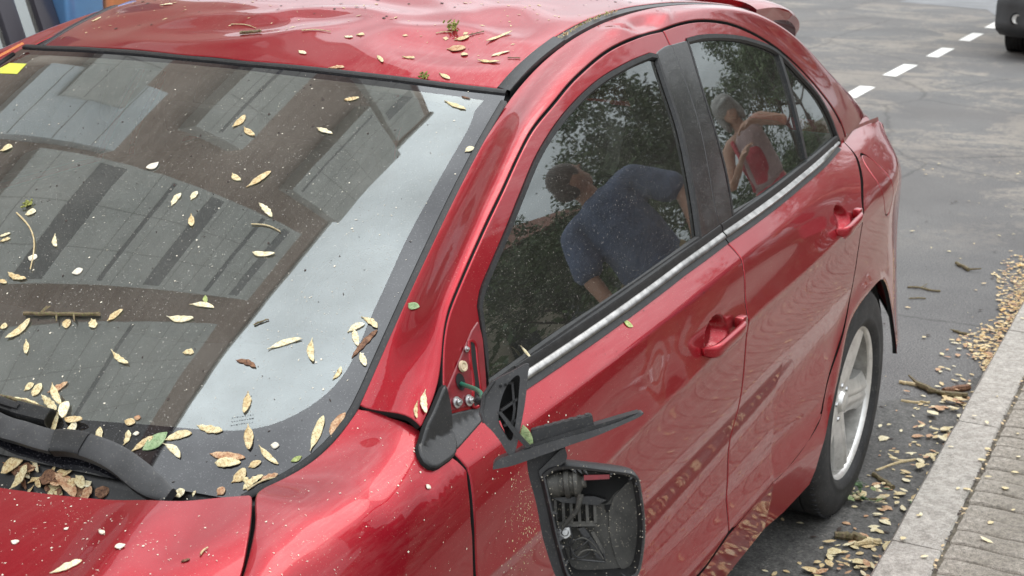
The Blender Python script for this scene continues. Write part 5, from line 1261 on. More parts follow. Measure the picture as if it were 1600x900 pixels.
('ws', 0.598, 0.3903, 0.6365, 0.3827, 0.009, 's', 'stalked two-lobed pod right on the lower frame band'),
('ws', 0.5411, 0.3543, 0.5897, 0.3701, 0.0115, 'r', 'red-brown pod lying on a yellow one, lower frame band'),
('ws', 0.5546, 0.3482, 0.5878, 0.3631, 0.0139, 's', 'broad yellow pod under the red-brown one'),
('ws', 0.601, 0.3625, 0.6129, 0.3756, 0.009, 's', 'short brown-edged pod right of the red-brown pod'),
('ws', 0.5907, 0.3383, 0.5978, 0.3597, 0.0131, 's', 'two-lobed pod curling down below the broad yellow pod'),
('ws', 0.5991, 0.3509, 0.6162, 0.3442, 0.0089, 's', 'short pod between the two-lobed pod and the bonnet corner'),
('ws', 0.6106, 0.3383, 0.6257, 0.3634, 0.0101, 's', 'pale pod slanting up right where bonnet and wing meet'),
('ws', 0.6264, 0.3577, 0.6437, 0.373, 0.0083, 'r', 'rusty pod topmost where bonnet and wing meet'),
('ws', 0.6163, 0.3403, 0.651, 0.3728, 0.0033, 't', 'long straw stalk over the pods where bonnet and wing meet'),
('ws', 0.6505, 0.3928, 0.6601, 0.4043, 0.0065, 'g', "little green leaf scrap near the windscreen's lower right corner"),
('ws', 0.6677, 0.4136, 0.6585, 0.4582, 0.0125, 's', "long straw pod in the windscreen's lower right corner"),
('ws', 0.6843, 0.4405, 0.6836, 0.4749, 0.0137, 'r', 'thick rust-striped pod beside the wing, lower right corner'),
('ws', 0.5284, 0.2947, 0.536, 0.3057, 0.012, 's', 'plump pod stuck between wiper arm foot and bonnet'),
('ws', 0.5518, 0.3044, 0.5511, 0.3112, 0.0039, 's', "slim tan sliver standing at the bonnet's rear edge"),
('ws', 0.5822, 0.32, 0.5851, 0.3292, 0.0107, 'r', "pinkish winglet standing at the bonnet's rear edge"),
('hood', 0.5914, 0.0173, 0.6116, 0.0479, 0.0069, 's', 'straw pod lying alone on the red bonnet'),
('hood', 0.5037, 0.0422, 0.5092, 0.0451, 0.0055, 'c', 'pale flake leftmost on the red bonnet'),
('hood', 0.5401, 0.089, 0.5425, 0.0943, 0.0028, 'c', 'thin pale sliver near the rear of the red bonnet'),
('hood', 0.6335, 0.0829, 0.6369, 0.0881, 0.0064, 'c', 'squarish pale flake in the middle of the red bonnet'),
('hood', 0.5839, 0.1036, 0.598, 0.0982, 0.006, 'c', 'pale flake above the squarish one on the red bonnet'),
('hood', 0.717, 0.1323, 0.7158, 0.1471, 0.0032, 't', "small pale twig scrap on the bonnet's right side"),
('hood', 0.7066, 0.1105, 0.7116, 0.1197, 0.0031, 'b', "tiny olive scrap on the bonnet's right side"),
('cowl', 0.2609, 0.2345, 0.2807, 0.2542, 0.0129, 's', 'gutter'),
('cowl', 0.2823, 0.2547, 0.3123, 0.2599, 0.0116, 's', 'gutter'),
('cowl', 0.256, 0.2435, 0.3003, 0.2303, 0.0103, 'b', 'gutter'),
('cowl', 0.3149, 0.2425, 0.3317, 0.2378, 0.0082, 's', 'gutter'),
('cowl', 0.3386, 0.2369, 0.3286, 0.2556, 0.0113, 'b', 'gutter'),
('cowl', 0.3367, 0.2501, 0.3467, 0.2676, 0.0183, 's', 'gutter'),
('cowl', 0.3449, 0.2556, 0.3836, 0.2461, 0.0164, 'r', 'gutter'),
('cowl', 0.3651, 0.2651, 0.394, 0.2498, 0.0144, 'g', 'gutter'),
('cowl', 0.3841, 0.2636, 0.4013, 0.2611, 0.0125, 's', 'gutter'),
('cowl', 0.4161, 0.2577, 0.4259, 0.2684, 0.0123, 'b', 'gutter'),
('cowl', 0.3974, 0.2491, 0.4015, 0.2617, 0.0093, 'r', 'gutter'),
('cowl', 0.3527, 0.2389, 0.3642, 0.2415, 0.0088, 's', 'gutter'),
('side', 0.7715, 1.0196, 0.7896, 0.9945, 0.0046, 's', 'slim straw pod on the front door glass above the torn mirror bracket'),
('side', 1.0874, 0.9807, 1.0967, 0.9675, 0.0081, 'g', 'yellow-green leaflet on the red door below the chrome strip'),
('rail', 0.50, 0.24, 0.06, 0.15, 0.0062, 's', 'slim straw pod on the red pillar foot, left of the black mirror triangle'),
('rail', 0.92, 0.20, 0.36, 0.06, 0.0100, 's', 'spotted straw pod leaning on the black mirror triangle'),
('wing', 0.4524, 1.0225, 0.4547, 1.0296, 0.0052, 'c', 'pale flake on the wing below the black mirror triangle'),
]

SURF = {'ws': (P_ws, False), 'cowl': (P_ws, False), 'roof': (P_roof, False), 'hood': (P_hood, False), 'side': (P_side, False), 'wing': (P_wing, True), 'rail': (P_rail, False)}
def pod_shape(kind, Ln, wd, r):
    n = 20; m = 7; V = []; tail = r.random() < .6; seeds = r.randint(2, 4) if Ln > wd*2 else r.choice((1, 2)); ph = r.uniform(0, 6); bend = r.uniform(-.10, .10)*Ln; tw = r.uniform(-.35, .35); lift = r.uniform(.0, .10)*Ln
    lob = r.random() < .4; asym = r.uniform(.75, 1.25)
    for i in range(n+1):
        t = i/n; x = (t-.5)*Ln
        e = math.sin(math.pi*min(1, max(0, t))**asym)**.55 if 0 < t < 1 else 0
        if kind in 'gGc': e = math.sin(math.pi*t)**.8
        h = wd*.5*e
        if kind in 'srb' and seeds > 1: h *= (.86 if lob else .94)+(.13 if lob else .05)*math.cos(2*math.pi*seeds*(t-.5)+ (math.pi if seeds % 2 == 0 else 0))
        if kind in 'srb': h *= (.22+.78*float(sstep(.02, .34, t))) if tail else (.4+.6*float(sstep(0, .14, t)))
        h = max(h, .0006)
        for j in range(m):
            s = 2*j/(m-1)-1
            z = .0008*(1-s*s)
            if kind in 'srb': z += .0012*e*(1-s*s)**2*(.5+.5*math.cos(2*math.pi*seeds*(t-.5)+(math.pi if seeds % 2 == 0 else 0)))+.30*h*s*s*(.4+t)
            z += tw*s*h*(t-.3)*1.1+lift*(abs(2*t-1)**2)*.8
            if kind in 'gG': z += .18*h*s*s
            V.append((x, bend*(1-(2*t-1)**2)+s*h, z))
    zmin = min(v[2] for v in V); V = [(a, b_, c_-zmin+.0006) for a, b_, c_ in V]
    F = [(i*m+j, (i+1)*m+j, (i+1)*m+j+1, i*m+j+1) for i in range(n) for j in range(m-1)]
    nv = len(V); V += [(a, b_, c_-.0009) for a, b_, c_ in V[:nv]]; F += [tuple(reversed([k+nv for k in f])) for f in F]
    for i in range(n):
        for j in (0, m-1): a, b_ = i*m+j, (i+1)*m+j; F.append((a, a+nv, b_+nv, b_) if j == 0 else (a, b_, b_+nv, a+nv))
    # thin stalk
    return V, F
LBL_SHARED = {'heap': ('dry straw seed pod in the tangled heap above the wiper clip', 'seed pods heaped at the wiper'), 'gutter': ('dry seed pod lying in the dark gutter between wiper arm and bonnet', 'seed pods in the wiper gutter'),
              'corner': ('straw seed pod piled in the corner where bonnet, wing and windscreen meet', 'seed pods in the windscreen corner'), 'corner straw stalk': ('long straw stalk over the pods where bonnet and windscreen meet', 'stalks on the car'),
              'white chip': ('tiny pale dry flake lying on the red bonnet', 'flakes on the bonnet')}
NAMES = {'s': 'seed_pod', 'r': 'seed_pod', 'b': 'dry_leaf', 'g': 'leaf_scrap', 'G': 'green_leaf', 'c': 'dry_flake', 'k': 'twig', 't': 'stalk', 'm': 'moss_clump'}
CATS = {'s': 'seed pod', 'r': 'seed pod', 'b': 'dry leaf', 'g': 'leaf', 'G': 'leaf', 'c': 'flake', 'k': 'twig', 't': 'stalk', 'm': 'moss'}
def place_item(i, row):
    s, u0, v0, u1, v1, wd, kind, lab = row; P, fl = SURF[s]; r = random.Random(i*7+3)
    um, vm = (u0+u1)/2, (v0+v1)/2
    a = P(np.array([u0]), np.array([v0]))[0]; b_ = P(np.array([u1]), np.array([v1]))[0]
    X, N = on(P, np.array([[um, vm]]), 0, fl); X = X[0]; N = N[0]
    d = b_-a; Ln = np.linalg.norm(d); d = d-N*(d@N); d /= np.linalg.norm(d)+1e-9; sd = np.cross(N, d)
    # undo foreshortening across the pod
    vw = np.array(CAM_C)-X; vw /= np.linalg.norm(vw); fs = 1/max(.32, np.sqrt(max(0, 1-(vw@sd)**2)))
    w_raw = wd
    wd = min(wd*fs*1.0, .028 if kind in 'srb' else .05)
    if kind in 'srbgGc': Ln = max(Ln, wd*1.15)
    off = .0008
    if lab in ('heap', 'gutter') or '_heap' in lab: Ln *= 1.2; wd = min(wd*1.15, .03)
    if i in HEAP: off = .002+.010*r.random()
    if s == 'cowl': off = -.018+.012*r.random()
    Mx = Matrix([[d[k], sd[k], N[k], X[k]+N[k]*off] for k in range(3)]+[[0, 0, 0, 1]])
    if lab in LBL_SHARED: lb, grp = LBL_SHARED[lab]
    else: lb, grp = lab, {'s': 'seed pods fallen on the car', 'r': 'seed pods fallen on the car', 'k': 'twigs fallen on the car', 't': 'stalks on the car', 'm': 'moss on the car', 'c': 'flakes on the car'}.get(kind, 'leaves fallen on the car')
    m = PODM[kind][r.randrange(len(PODM[kind]))]
    if kind in 'srbgGc':
        V, F = pod_shape(kind, Ln, wd, r); me_n = None
        if kind == 's' and Ln > .02 and r.random() < .5:
            bm = bmesh.new()
        o = mk(NAMES[kind], V, F, m, None, True, label=lb, cat=CATS[kind], group=grp)
        if s in ('cowl',) or i in HEAP: Mx = Mx @ Matrix.Rotation(r.uniform(-.5, .5), 4, 'X') @ Matrix.Rotation(r.uniform(-.25, .25), 4, 'Y')
    elif kind in 'kt':
        bm = bmesh.new(); rad = w_raw*(.30 if s == 'roof' else .42); n = 9
        pts = [Vector(((k/n-.5)*Ln, (r.uniform(-.5, .5)*rad if kind == 'k' else .10*Ln*math.sin(k/n*math.pi)*(1 if r.random() < 2 else -1)), rad*1.0)) for k in range(n+1)]
        add_tube(bm, pts, [rad*r.uniform(.75, 1.1)*(.7 if kind == 't' and k > 6 else 1) for k in range(n+1)], 7)
        if kind == 'k' and Ln > .012:
            for _ in range(4):
                k = r.randrange(1, n); p = pts[k]; q_ = p+Vector((r.uniform(.1, .35)*Ln*.4, r.choice((-1, 1))*Ln*.12, rad*.5)); add_tube(bm, [p, p.lerp(q_, .5)+Vector((0, 0, .001)), q_], [rad*.7, rad*.5, rad*.3], 5)
        o = bm_to(NAMES[kind], bm, m, None, label=lb, cat=CATS[kind], group=grp)
    else:
        bm = bmesh.new()
        for _ in range(26):
            p = Vector((r.gauss(0, Ln*.22), r.gauss(0, wd*.2), abs(r.gauss(0, wd*.16))+.001)); q_ = p+Vector((r.uniform(-1, 1), r.uniform(-1, 1), r.uniform(.1, 1)))*wd*.28
            add_tube(bm, [p, p.lerp(q_, .6), q_], [.0016, .0018, .0008], 5)
        o = bm_to(NAMES[kind], bm, m, None, label=lb, cat=CATS[kind], group=grp)
    o.matrix_world = Mx
    return o
HEAP = {i for i, r_ in enumerate(PODS) if 'wiper heap' in r_[7] or 'wiper arm clip' in r_[7]}
for i, row in enumerate(PODS): place_item(i, row)
k_ = 1000
for row in [r_ for r_ in PODS if r_[7] == 'gutter']:
    for _ in range(2):
        r = random.Random(k_); s_, a_, b2_, c_, d_, w_, kd, lb = row; ox, oy = r.uniform(-.035, .035), r.uniform(-.010, .012); rot = r.uniform(-.9, .9)
        mx_, my_ = (a_+c_)/2+ox, (b2_+d_)/2+oy; hx, hy = (c_-a_)/2, (d_-b2_)/2
        place_item(k_, (s_, mx_-hx*math.cos(rot)+hy*math.sin(rot), my_-hx*math.sin(rot)-hy*math.cos(rot), mx_+hx*math.cos(rot)-hy*math.sin(rot), my_+hx*math.sin(rot)+hy*math.cos(rot), w_, r.choice('ssrbs'), lb)); k_ += 1
# stalks of the larger pods and crumbs: countless specks of dry bloom on glass, bonnet and roof
def crumbs(name, P, flip, dom, n, m, parent, sizes, clus=0):
    r = random.Random(hash(name) % 1000 if False else len(name)*13+n); V = []; F = []; cl_ = [dom(r) for _ in range(12)]
    uv = []
    while len(uv) < n:
        p = dom(r)
        if clus and r.random() < clus: c_ = r.choice(cl_); p = (c_[0]+r.gauss(0, .05), c_[1]+r.gauss(0, .04))
        uv.append(p)
    X, N = on(P, np.array(uv), .0006, flip)
    for x, nn_ in zip(X, N):
        t_ = np.cross(nn_, [0, 0, 1.] if abs(nn_[2]) < .9 else [1., 0, 0]); t_ /= np.linalg.norm(t_); b2 = np.cross(nn_, t_); a = r.uniform(0, 6.28)
        d1 = t_*math.cos(a)+b2*math.sin(a); d2 = np.cross(nn_, d1); l = r.choice(sizes)*r.uniform(.6, 1.3); w_ = l*r.choice((.25, .35, .8))
        s = len(V); h = nn_*l*.12
        V += [tuple(x-d1*l-d2*w_*.2), tuple(x-d2*w_+h), tuple(x+d1*l+d2*w_*.2), tuple(x+d2*w_+h*.3)]; F.append((s, s+1, s+2, s+3))
    return mk(name, V, F, m, parent, False, kind='stuff')
CR = mat('pale_crumb', (.74, .68, .56), .8); CR2 = mat('dark_crumb', (.05, .035, .03), .8); CR3 = mat('tan_crumb', (.62, .47, .28), .8)
def dom_ws(r):
    while True:
        x = r.uniform(-.62, .66); y = r.uniform(.27, 1.08)
        if inside(WSOUT, np.array([[x, y]]))[0]: return x, y
def dom_hood(r): return r.uniform(.2, .70), r.uniform(-.05, .14)
def dom_roof(r): return r.uniform(-.5, .53), r.uniform(1.16, 2.0)
def dom_wing(r): return r.uniform(.05, .47), r.uniform(.1, 1.3)
def dom_door(r): return r.uniform(.55, .85), r.uniform(.62, .93)
crumbs('glass_crumbs', P_ws, False, dom_ws, 800, CR, car, (.0007, .0011, .0018), .35); crumbs('glass_dark_crumbs', P_ws, False, dom_ws, 420, CR2, car, (.001, .0015, .0026), .3)
crumbs('bonnet_crumbs', P_hood, False, dom_hood, 520, CR, car, (.0006, .0009, .0016), .55); crumbs('roof_crumbs', P_roof, False, dom_roof, 260, CR2, car, (.0015, .003, .005), .4); crumbs('roof_pale_crumbs', P_roof, False, dom_roof, 380, CR3, car, (.0015, .003, .006), .4)
crumbs('wing_crumbs', P_wing, True, dom_wing, 260, CR, car, (.0006, .0010, .0016), .5)
def dom_dust(r):
    p = r.gauss(.655, .030), r.gauss(.80, .055)
    return p
crumbs('door_crumbs', P_side, False, dom_dust, 420, CR3, car, (.0006, .001, .0016), 0); crumbs('door_pale_crumbs', P_side, False, dom_door, 260, CR, car, (.0006, .001, .0018), 0)
def dom_bl(r): y = r.uniform(.56, 1.6); return y, belt_z(y)-abs(r.gauss(0, .03))-.006
crumbs('belt_crumbs', P_side, False, dom_bl, 120, CR2, car, (.0008, .0014), 0)
# litter packed in the windscreen's rubber channels and roof gutter
def chan(name, C2, P, n, m, sz, off):
    r = random.Random(n); V = []; F = []; X, N = on(P, C2, off)
    for _ in range(n):
        k = r.randrange(len(X)-1); p = X[k]+(X[k+1]-X[k])*r.random()+np.array([r.gauss(0, .002), r.gauss(0, .002), abs(r.gauss(0, .0015))]); l = r.choice(sz); a = np.array([r.uniform(-1, 1) for _ in range(3)])*l; b2 = np.array([r.uniform(-1, 1) for _ in range(3)])*l*.4
        s = len(V); V += [tuple(p-a), tuple(p+b2), tuple(p+a), tuple(p-b2)]; F.append((s, s+1, s+2, s+3))
    mk(name, V, F, m, car, False, kind='stuff')
chan('channel_litter', rc[:60], P_ws, 160, CR3, (.002, .003), -.004); chan('channel_debris', rc, P_ws, 220, CR2, (.002, .003), -.003)
g2 = smooth_curve([(.5620, 1.345), (.5605, 1.45), (.5590, 1.60)], .01, 0); chan('gutter_litter', g2, P_roof, 150, CR3, (.002, .004), .0)
chan('gutter_moss', g2, P_roof, 90, PODM['m'][0], (.002, .004), .001); chan('cowl_litter', np.array([(x, y+.02) for x, y in hrc[::-1]]), lambda u, v: np.stack([u, v, .905+0*u], -1), 420, CR3, (.004, .007), 0); chan('cowl_debris', np.array([(x, y+.03) for x, y in hrc[::-1]]), lambda u, v: np.stack([u, v, .90+0*u], -1), 420, CR2, (.004, .008), 0)
# ------------------------------------------------------------------ litter on the road
def scatter_ground(name, n, fn, mats, sizes, label=None, ratio=.46):
    r = random.Random(n); groups = {}
    for _ in range(n):
        x, y, z = fn(r); l = r.choice(sizes)*r.uniform(.7, 1.3); w_ = l*ratio*r.uniform(.7, 1.4); a = r.uniform(0, 6.28); ca, sa = math.cos(a), math.sin(a); tl = r.uniform(-.35, .35); k = r.randrange(len(mats)); V, F = groups.setdefault(k, ([], [])); s = len(V)
        for px, py, pz in ((-l, 0, 0), (-l*.4, w_, .25*w_), (l*.4, w_*.9, .3*w_), (l, 0, abs(tl)*l*.5), (l*.4, -w_*.9, .3*w_), (-l*.4, -w_, .25*w_), (0, 0, .55*w_)):
            V.append((x+px*ca-py*sa, y+px*sa+py*ca, z+pz+.0015+max(0, tl*px)))
        F += [(s, s+1, s+6, s+5), (s+1, s+2, s+6), (s+2, s+3, s+4, s+6), (s+4, s+5, s+6)]
    for k, (V, F) in groups.items():
        F = [f for f in F if len(f) > 2]
        mk(name, V, F, mats[k], None, True, kind='stuff', label=label, cat='leaf litter')
LM = [PODM['s'][0], PODM['s'][1], PODM['s'][2], PODM['r'][0]]
GOLD = [podmat('golden_leaf', (.60, .36, .10), (.85, .62, .28), (.45, .22, .06)), podmat('pale_golden_leaf', (.80, .60, .30), (.9, .76, .48), (.5, .3, .1))]
def f_pile(r):
    while True:
        y = r.uniform(4.05, 5.9); wdt = np.interp(y, [4.05, 4.2, 4.4, 4.55, 4.8, 5.1, 5.5, 5.9], [0.02, 0.1, 0.2, 0.17, 0.08, 0.14, 0.22, 0.2]); d_ = abs(r.gauss(0, wdt*.5))
        if d_ < wdt: return kx(1.062, y)-d_, y, .004+.016*r.random()*max(0, 1-d_/wdt)
scatter_ground('leaf_pile', 1100, f_pile, GOLD+[PODM['r'][0], PODM['s'][2]], (.008, .0105, .013), 'heap of golden fallen leaves swept along the kerb behind the car')
def f_gut(r):
    y = r.uniform(1.7, 4.4); return kx(1.06, y)-abs(r.gauss(0, .15)), y, .004
scatter_ground('gutter_leaves', 150, f_gut, LM, (.009, .013, .017), 'dry pale leaflets and pods strewn in the gutter beside the rear wheel')
def f_gut2(r):
    y = r.choice((2.05, 2.2, 2.35, 2.75, 3.1, 3.35, 3.6))+r.gauss(0, .07); return kx(1.06, y)-abs(r.gauss(.05, .07)), y, .004+r.random()*.012
scatter_ground('gutter_leaves', 170, f_gut2, LM, (.011, .016, .022), 'dry pale leaflets and pods strewn in the gutter beside the rear wheel')
def f_lane(r): y = r.uniform(1.5, 9); return kx(1.05, y)-abs(r.gauss(.2, .7)), y, .004
scatter_ground('road_crumbs', 240, f_lane, [CR2, CR3, LM[0]], (.004, .008, .012), 'dark and pale crumbs scattered over the asphalt')
def f_pv(r): y = r.uniform(1.6, 5); return kx(1.1, y)+abs(r.gauss(.15, .25)), y, .1205
scatter_ground('pavement_leaves', 90, f_pv, LM[:2], (.008, .012, .015), 'few pale leaflets on kerb stones and paving')
def f_gj(r): y = r.uniform(1.5, 6); return kx(1.208, y)+r.gauss(0, .004), y, .114
scatter_ground('joint_litter', 260, f_gj, [CR2, CR3], (.004, .007), 'crumbs in the joint behind the kerb')
def ground_twig(name, pts, rad, label, m='k', br=0):
    bm = bmesh.new(); r = random.Random(len(label)); q_ = smooth_curve(np.array(pts, float), .02, .3); q_[:, 2] = np.maximum(q_[:, 2], rad)
    add_tube(bm, [Vector(p)+Vector((r.uniform(-1, 1), r.uniform(-1, 1), 0))*rad*.5 for p in q_], [rad*r.uniform(.7, 1.1) for _ in q_], 7)
    for _ in range(br):
        p = Vector(q_[r.randrange(len(q_))]); d_ = Vector((r.uniform(-1, 1), r.uniform(-1, 1), .15))*.06; add_tube(bm, [p, p+d_*.6, p+d_], [rad*.6, rad*.4, rad*.3], 5)
    bm_to(name, bm, PODM[m][0], None, label=label, cat='twig', group='twigs on the road')
GT = [('twig', [(0.465, 5.043, 0.006), (0.504, 5.067, 0.006), (0.565, 5.047, 0.006), (0.603, 5.06, 0.006)], 0.005, 'thin dark twig on the open asphalt behind the car', 'k', 3), ('twig', [(0.561, 5.571, 0.006), (0.592, 5.544, 0.006), (0.637, 5.488, 0.006)], 0.01, 'short thick dark twig high on the asphalt, left of the golden leaves', 'k', 1), ('twig', [(0.774, 4.506, 0.006), (0.803, 4.49, 0.006), (0.84, 4.485, 0.006)], 0.006, 'small dark twig below the golden leaf heap', 'k', 1), ('twig', [(0.51, 4.869, 0.006), (0.537, 4.892, 0.006), (0.573, 4.908, 0.006)], 0.004, 'faint straight twig just below the thin dark one', 'k', 0), ('twig', [(0.804, 3.771, 0.006), (0.836, 3.747, 0.006), (0.876, 3.724, 0.006), (0.93, 3.728, 0.006), (0.979, 3.748, 0.006)], 0.012, 'long dark stick lying in the gutter beside a bark strip', 'k', 2), ('bark_strip', [(0.903, 3.748, 0.006), (0.93, 3.786, 0.006), (0.968, 3.838, 0.006)], 0.013, 'reddish bark strip lying on the long gutter stick', 'b', 0), ('twig', [(0.738, 3.775, 0.006), (0.77, 3.777, 0.006), (0.803, 3.775, 0.006)], 0.007, 'tan stick leading into the long dark gutter stick', 't', 0), ('twig', [(0.886, 2.432, 0.006), (0.918, 2.448, 0.006), (0.969, 2.457, 0.006)], 0.013, 'dark rotten stick near the kerb below the green sprig', 'k', 1), ('twig', [(0.947, 2.416, 0.006), (0.978, 2.446, 0.006), (1.006, 2.467, 0.006)], 0.01, 'tan stick right beside the dark rotten stick', 't', 0), ('twig', [(0.87, 2.908, 0.006), (0.909, 2.87, 0.006), (0.945, 2.841, 0.006)], 0.009, 'short brown stick right of the rear wheel', 'k', 0), ('twig', [(0.867, 2.947, 0.006), (0.9, 3.02, 0.006), (0.952, 3.095, 0.006)], 0.005, 'thin tan stalk right of the rear wheel', 't', 1), ('twig', [(0.877, 3.623, 0.006), (0.826, 3.596, 0.006), (0.789, 3.591, 0.006)], 0.006, 'thin tan stalk below the long gutter stick', 't', 1)]
for nm, pts, rad, lab, m, br in GT: ground_twig(nm, pts, rad, lab, m, br)
# green sprig in front of the rear wheel
sp_o = thing('leafy_sprig', 'wilted leafy green sprig lying against the rear wheel', 'sprig', (0.873, 2.676, 0))
r = random.Random(4)
bm = bmesh.new(); add_tube(bm, [(0.873-.16, 2.676+.02, .006), (0.873, 2.676, .02), (0.873+.08, 2.676+.05, .02)], .003, 6); bm_to('stem', bm, PODM['k'][0], sp_o)
LG = [podmat('dark_leaf', (.05, .10, .045), (.12, .20, .09), (.03, .05, .02)), podmat('mid_leaf', (.16, .24, .10), (.34, .40, .20), (.1, .12, .05)), PODM['s'][1]]
for k in range(34):
    V, F = pod_shape('G', r.uniform(.025, .042), r.uniform(.012, .02), r); o = mk('leaf', V, F, LG[k % 3 if k % 3 < 2 or r.random() < .6 else 0], sp_o, local=True)
    o.location = (r.gauss(0, .055), r.gauss(0.0, .05), .012+abs(r.gauss(0, .022))); o.rotation_euler = (r.uniform(-.6, .6), r.uniform(-.7, .5), r.uniform(0, 6.28))
# ------------------------------------------------------------------ other vehicles
def panelbox(name, prof, x0, x1, m, par, tuck=.0):
    """side profile polygon (y, z) extruded across x"""
    bm = bmesh.new(); A = [bm.verts.new((x0, y, z)) for y, z in prof]; B = [bm.verts.new((x1, y, z)) for y, z in prof]; n = len(prof)
    bm.faces.new(A); bm.faces.new(B[::-1])
    for i in range(n): bm.faces.new((A[i], B[i], B[(i+1) % n], A[(i+1) % n]))
    bmesh.ops.recalc_face_normals(bm, faces=bm.faces)
    es = [e for e in bm.edges]; bmesh.ops.bevel(bm, geom=es, offset=.035, segments=3, affect='EDGES', profile=.5)
    return bm_to(name, bm, m, par)
def van_wheel(par, x, y, side, rad=.31):
    bm = bmesh.new(); R = Matrix.Translation((x, y, rad)) @ Matrix.Rotation(math.pi/2*side, 4, 'Y')
    prof = [(.19, -.095), (.27, -.10), (rad-.02, -.092)]
    for h in (-.085, -.045, -.005, .035): prof += [(rad, h), (rad, h+.030), (rad-.008, h+.032), (rad-.008, h+.038)]
    prof += [(rad, .085), (rad-.02, .095), (.27, .10), (.20, .09)]
    add_lathe(bm, prof, 56, R)
    wl_ = bm_to('wheel', bm, M['tyre'], par); bm = bmesh.new(); add_lathe(bm, [(.0001, .05), (.06, .05), (.08, .035), (.17, .06), (.198, .088), (.205, .09)], 32, R); bm_to('wheel_rim', bm, M['alloy'], par)
BLUEP = paint('blue_paint', (.16, .36, .68), .5); ORANGE = paint('orange_paint', (.72, .27, .12), .5); DARKP = paint('graphite_paint', (.03, .032, .036), .5)
BUMP = mat('bumper_plastic', (.030, .031, .033), .5, var=.2, vscale=6)
bv = thing('blue_van', 'blue van with dark framed side windows and orange tail end in the next lane', 'van', (-3.15, 1.9, 0))
bx0, bx1 = -2.36, -4.05
panelbox('lower_body', [(-.75, .30), (-.75, .75), (-.55, .95), (3.13, .95), (3.13, .30)], bx1, bx0, BLUEP, bv)
panelbox('tail_body', [(3.135, .30), (3.135, 1.75), (3.95, 1.75), (4.05, 1.3), (4.05, .30)], bx1, bx0, ORANGE, bv)
panelbox('quarter_panel', [(2.93, .96), (2.93, 1.78), (3.13, 1.78), (3.13, .96)], bx1, bx0, BLUEP, bv)
panelbox('van_roof', [(.45, 1.60), (.5, 1.80), (2.92, 1.80), (2.92, 1.60)], bx1+.2, bx0-.22, BLUEP, bv)
GV = glass('van_glass', (.22, .30, .27), .22, 3.2)
for y0, y1 in ((.30, 1.45), (1.60, 2.66), (2.745, 2.835)):
    mk('side_window', [(bx0-.012, y0, .965), (bx0-.012, y1, .965), (bx0-.24, y1, 1.60), (bx0-.24, y0+(.35 if y0 < 1 else 0), 1.60)], [(0, 1, 2, 3)], GV, bv, False)
for y0, y1 in ((1.45, 1.60), (2.66, 2.745), (2.835, 2.93)):
    bm = bmesh.new(); add_box(bm, (bx0-.125, (y0+y1)/2, 1.28), (.05, y1-y0, .68), Matrix.Rotation(math.radians(-20), 3, 'Y'), .008); bm_to('window_pillar', bm, mat('van_pillar', (.04, .035, .045), .3), bv)
mk('windscreen', [(bx0-.06, -.45, .96), (bx1+.06, -.45, .96), (bx1+.12, .55, 1.62), (bx0-.12, .55, 1.62)], [(0, 1, 2, 3)], GV, bv, False)
bm = bmesh.new(); add_box(bm, (-3.2, 2.2, .9), (1.4, 3.2, .9)); bm_to('cabin', bm, M['int'], bv)
for y in (.1, 3.3):
    for x, s in ((bx0-.09, 1), (bx1+.09, -1)): van_wheel(bv, x, y, s)
# dark van further up the kerb
VX, VY = -.10, 14.55
dv_ = thing('dark_van', 'dark van with unpainted black bumper parked at the kerb far behind', 'van', (VX, VY+2, 0))
hw = .84
def loft_front(name, rows, m):
    V = []; n = 21
    for z, hw_, y0, bulge in rows:
        for t in np.linspace(-1, 1, n): V.append((VX+hw_*math.copysign(abs(t)**.8, t), y0-bulge*(1-abs(t)**3.0), z))
    F = [(i*n+j, i*n+j+1, (i+1)*n+j+1, (i+1)*n+j) for i in range(len(rows)-1) for j in range(n-1)]
    return mk(name, V, F, m, dv_)
loft_front('bumper', [(.215, .74, VY+.34, .16), (.24, .80, VY+.22, .22), (.30, .835, VY+.14, .24), (.36, .845, VY+.12, .25), (.38, .845, VY+.13, .24), (.56, .850, VY+.14, .24), (.60, .850, VY+.16, .24), (.66, .845, VY+.18, .22), (.685, .83, VY+.24, .20)], BUMP)
loft_front('front_panel', [(.69, .80, VY+.22, .20), (.82, .82, VY+.26, .18), (.95, .80, VY+.42, .18), (1.05, .76, VY+.85, .12)], DARKP)
panelbox('body', [(VY+.30, .28), (VY+.30, .95), (VY+.85, 1.04), (VY+1.45, 1.75), (VY+4.1, 1.80), (VY+4.2, 1.0), (VY+4.2, .28)], VX-hw, VX+hw, DARKP, dv_)
mk('windscreen', [(VX-.72, VY+.80, 1.06), (VX+.72, VY+.80, 1.06), (VX+.62, VY+1.36, 1.72), (VX-.62, VY+1.36, 1.72)], [(0, 1, 2, 3)], M['glassdark'], dv_, False)
for s in (-1, 1):
    x = VX+s*.60; yF = VY+.14-.235*(1-abs(.60/.85)**3.75)-.01
    R = Matrix.Translation((x, yF+.012, .43)) @ Matrix.Rotation(math.pi/2, 4, 'X')
    bm = bmesh.new(); add_lathe(bm, [(.0001, .006), (.020, .008), (.036, .010), (.042, .018), (.047, .018), (.050, .004), (.052, -.03)], 28, R); bm_to('fog_lamp', bm, M['alloy'], dv_)
    bm = bmesh.new(); add_lathe(bm, [(.056, -.01), (.062, .010), (.068, .004), (.070, -.03)], 28, R); bm_to('fog_lamp_bezel', bm, M['gap'], dv_)
    bm = bmesh.new(); add_box(bm, (VX+s*.62, VY+.10, .755), (.30, .16, .12), None, .03); bm_to('headlight', bm, mat('headlight_lens', (.75, .76, .78), .1, 0, 1.), dv_)
    for y in (VY+.92, VY+3.4): van_wheel(dv_, VX+s*.72, y, s, .30)
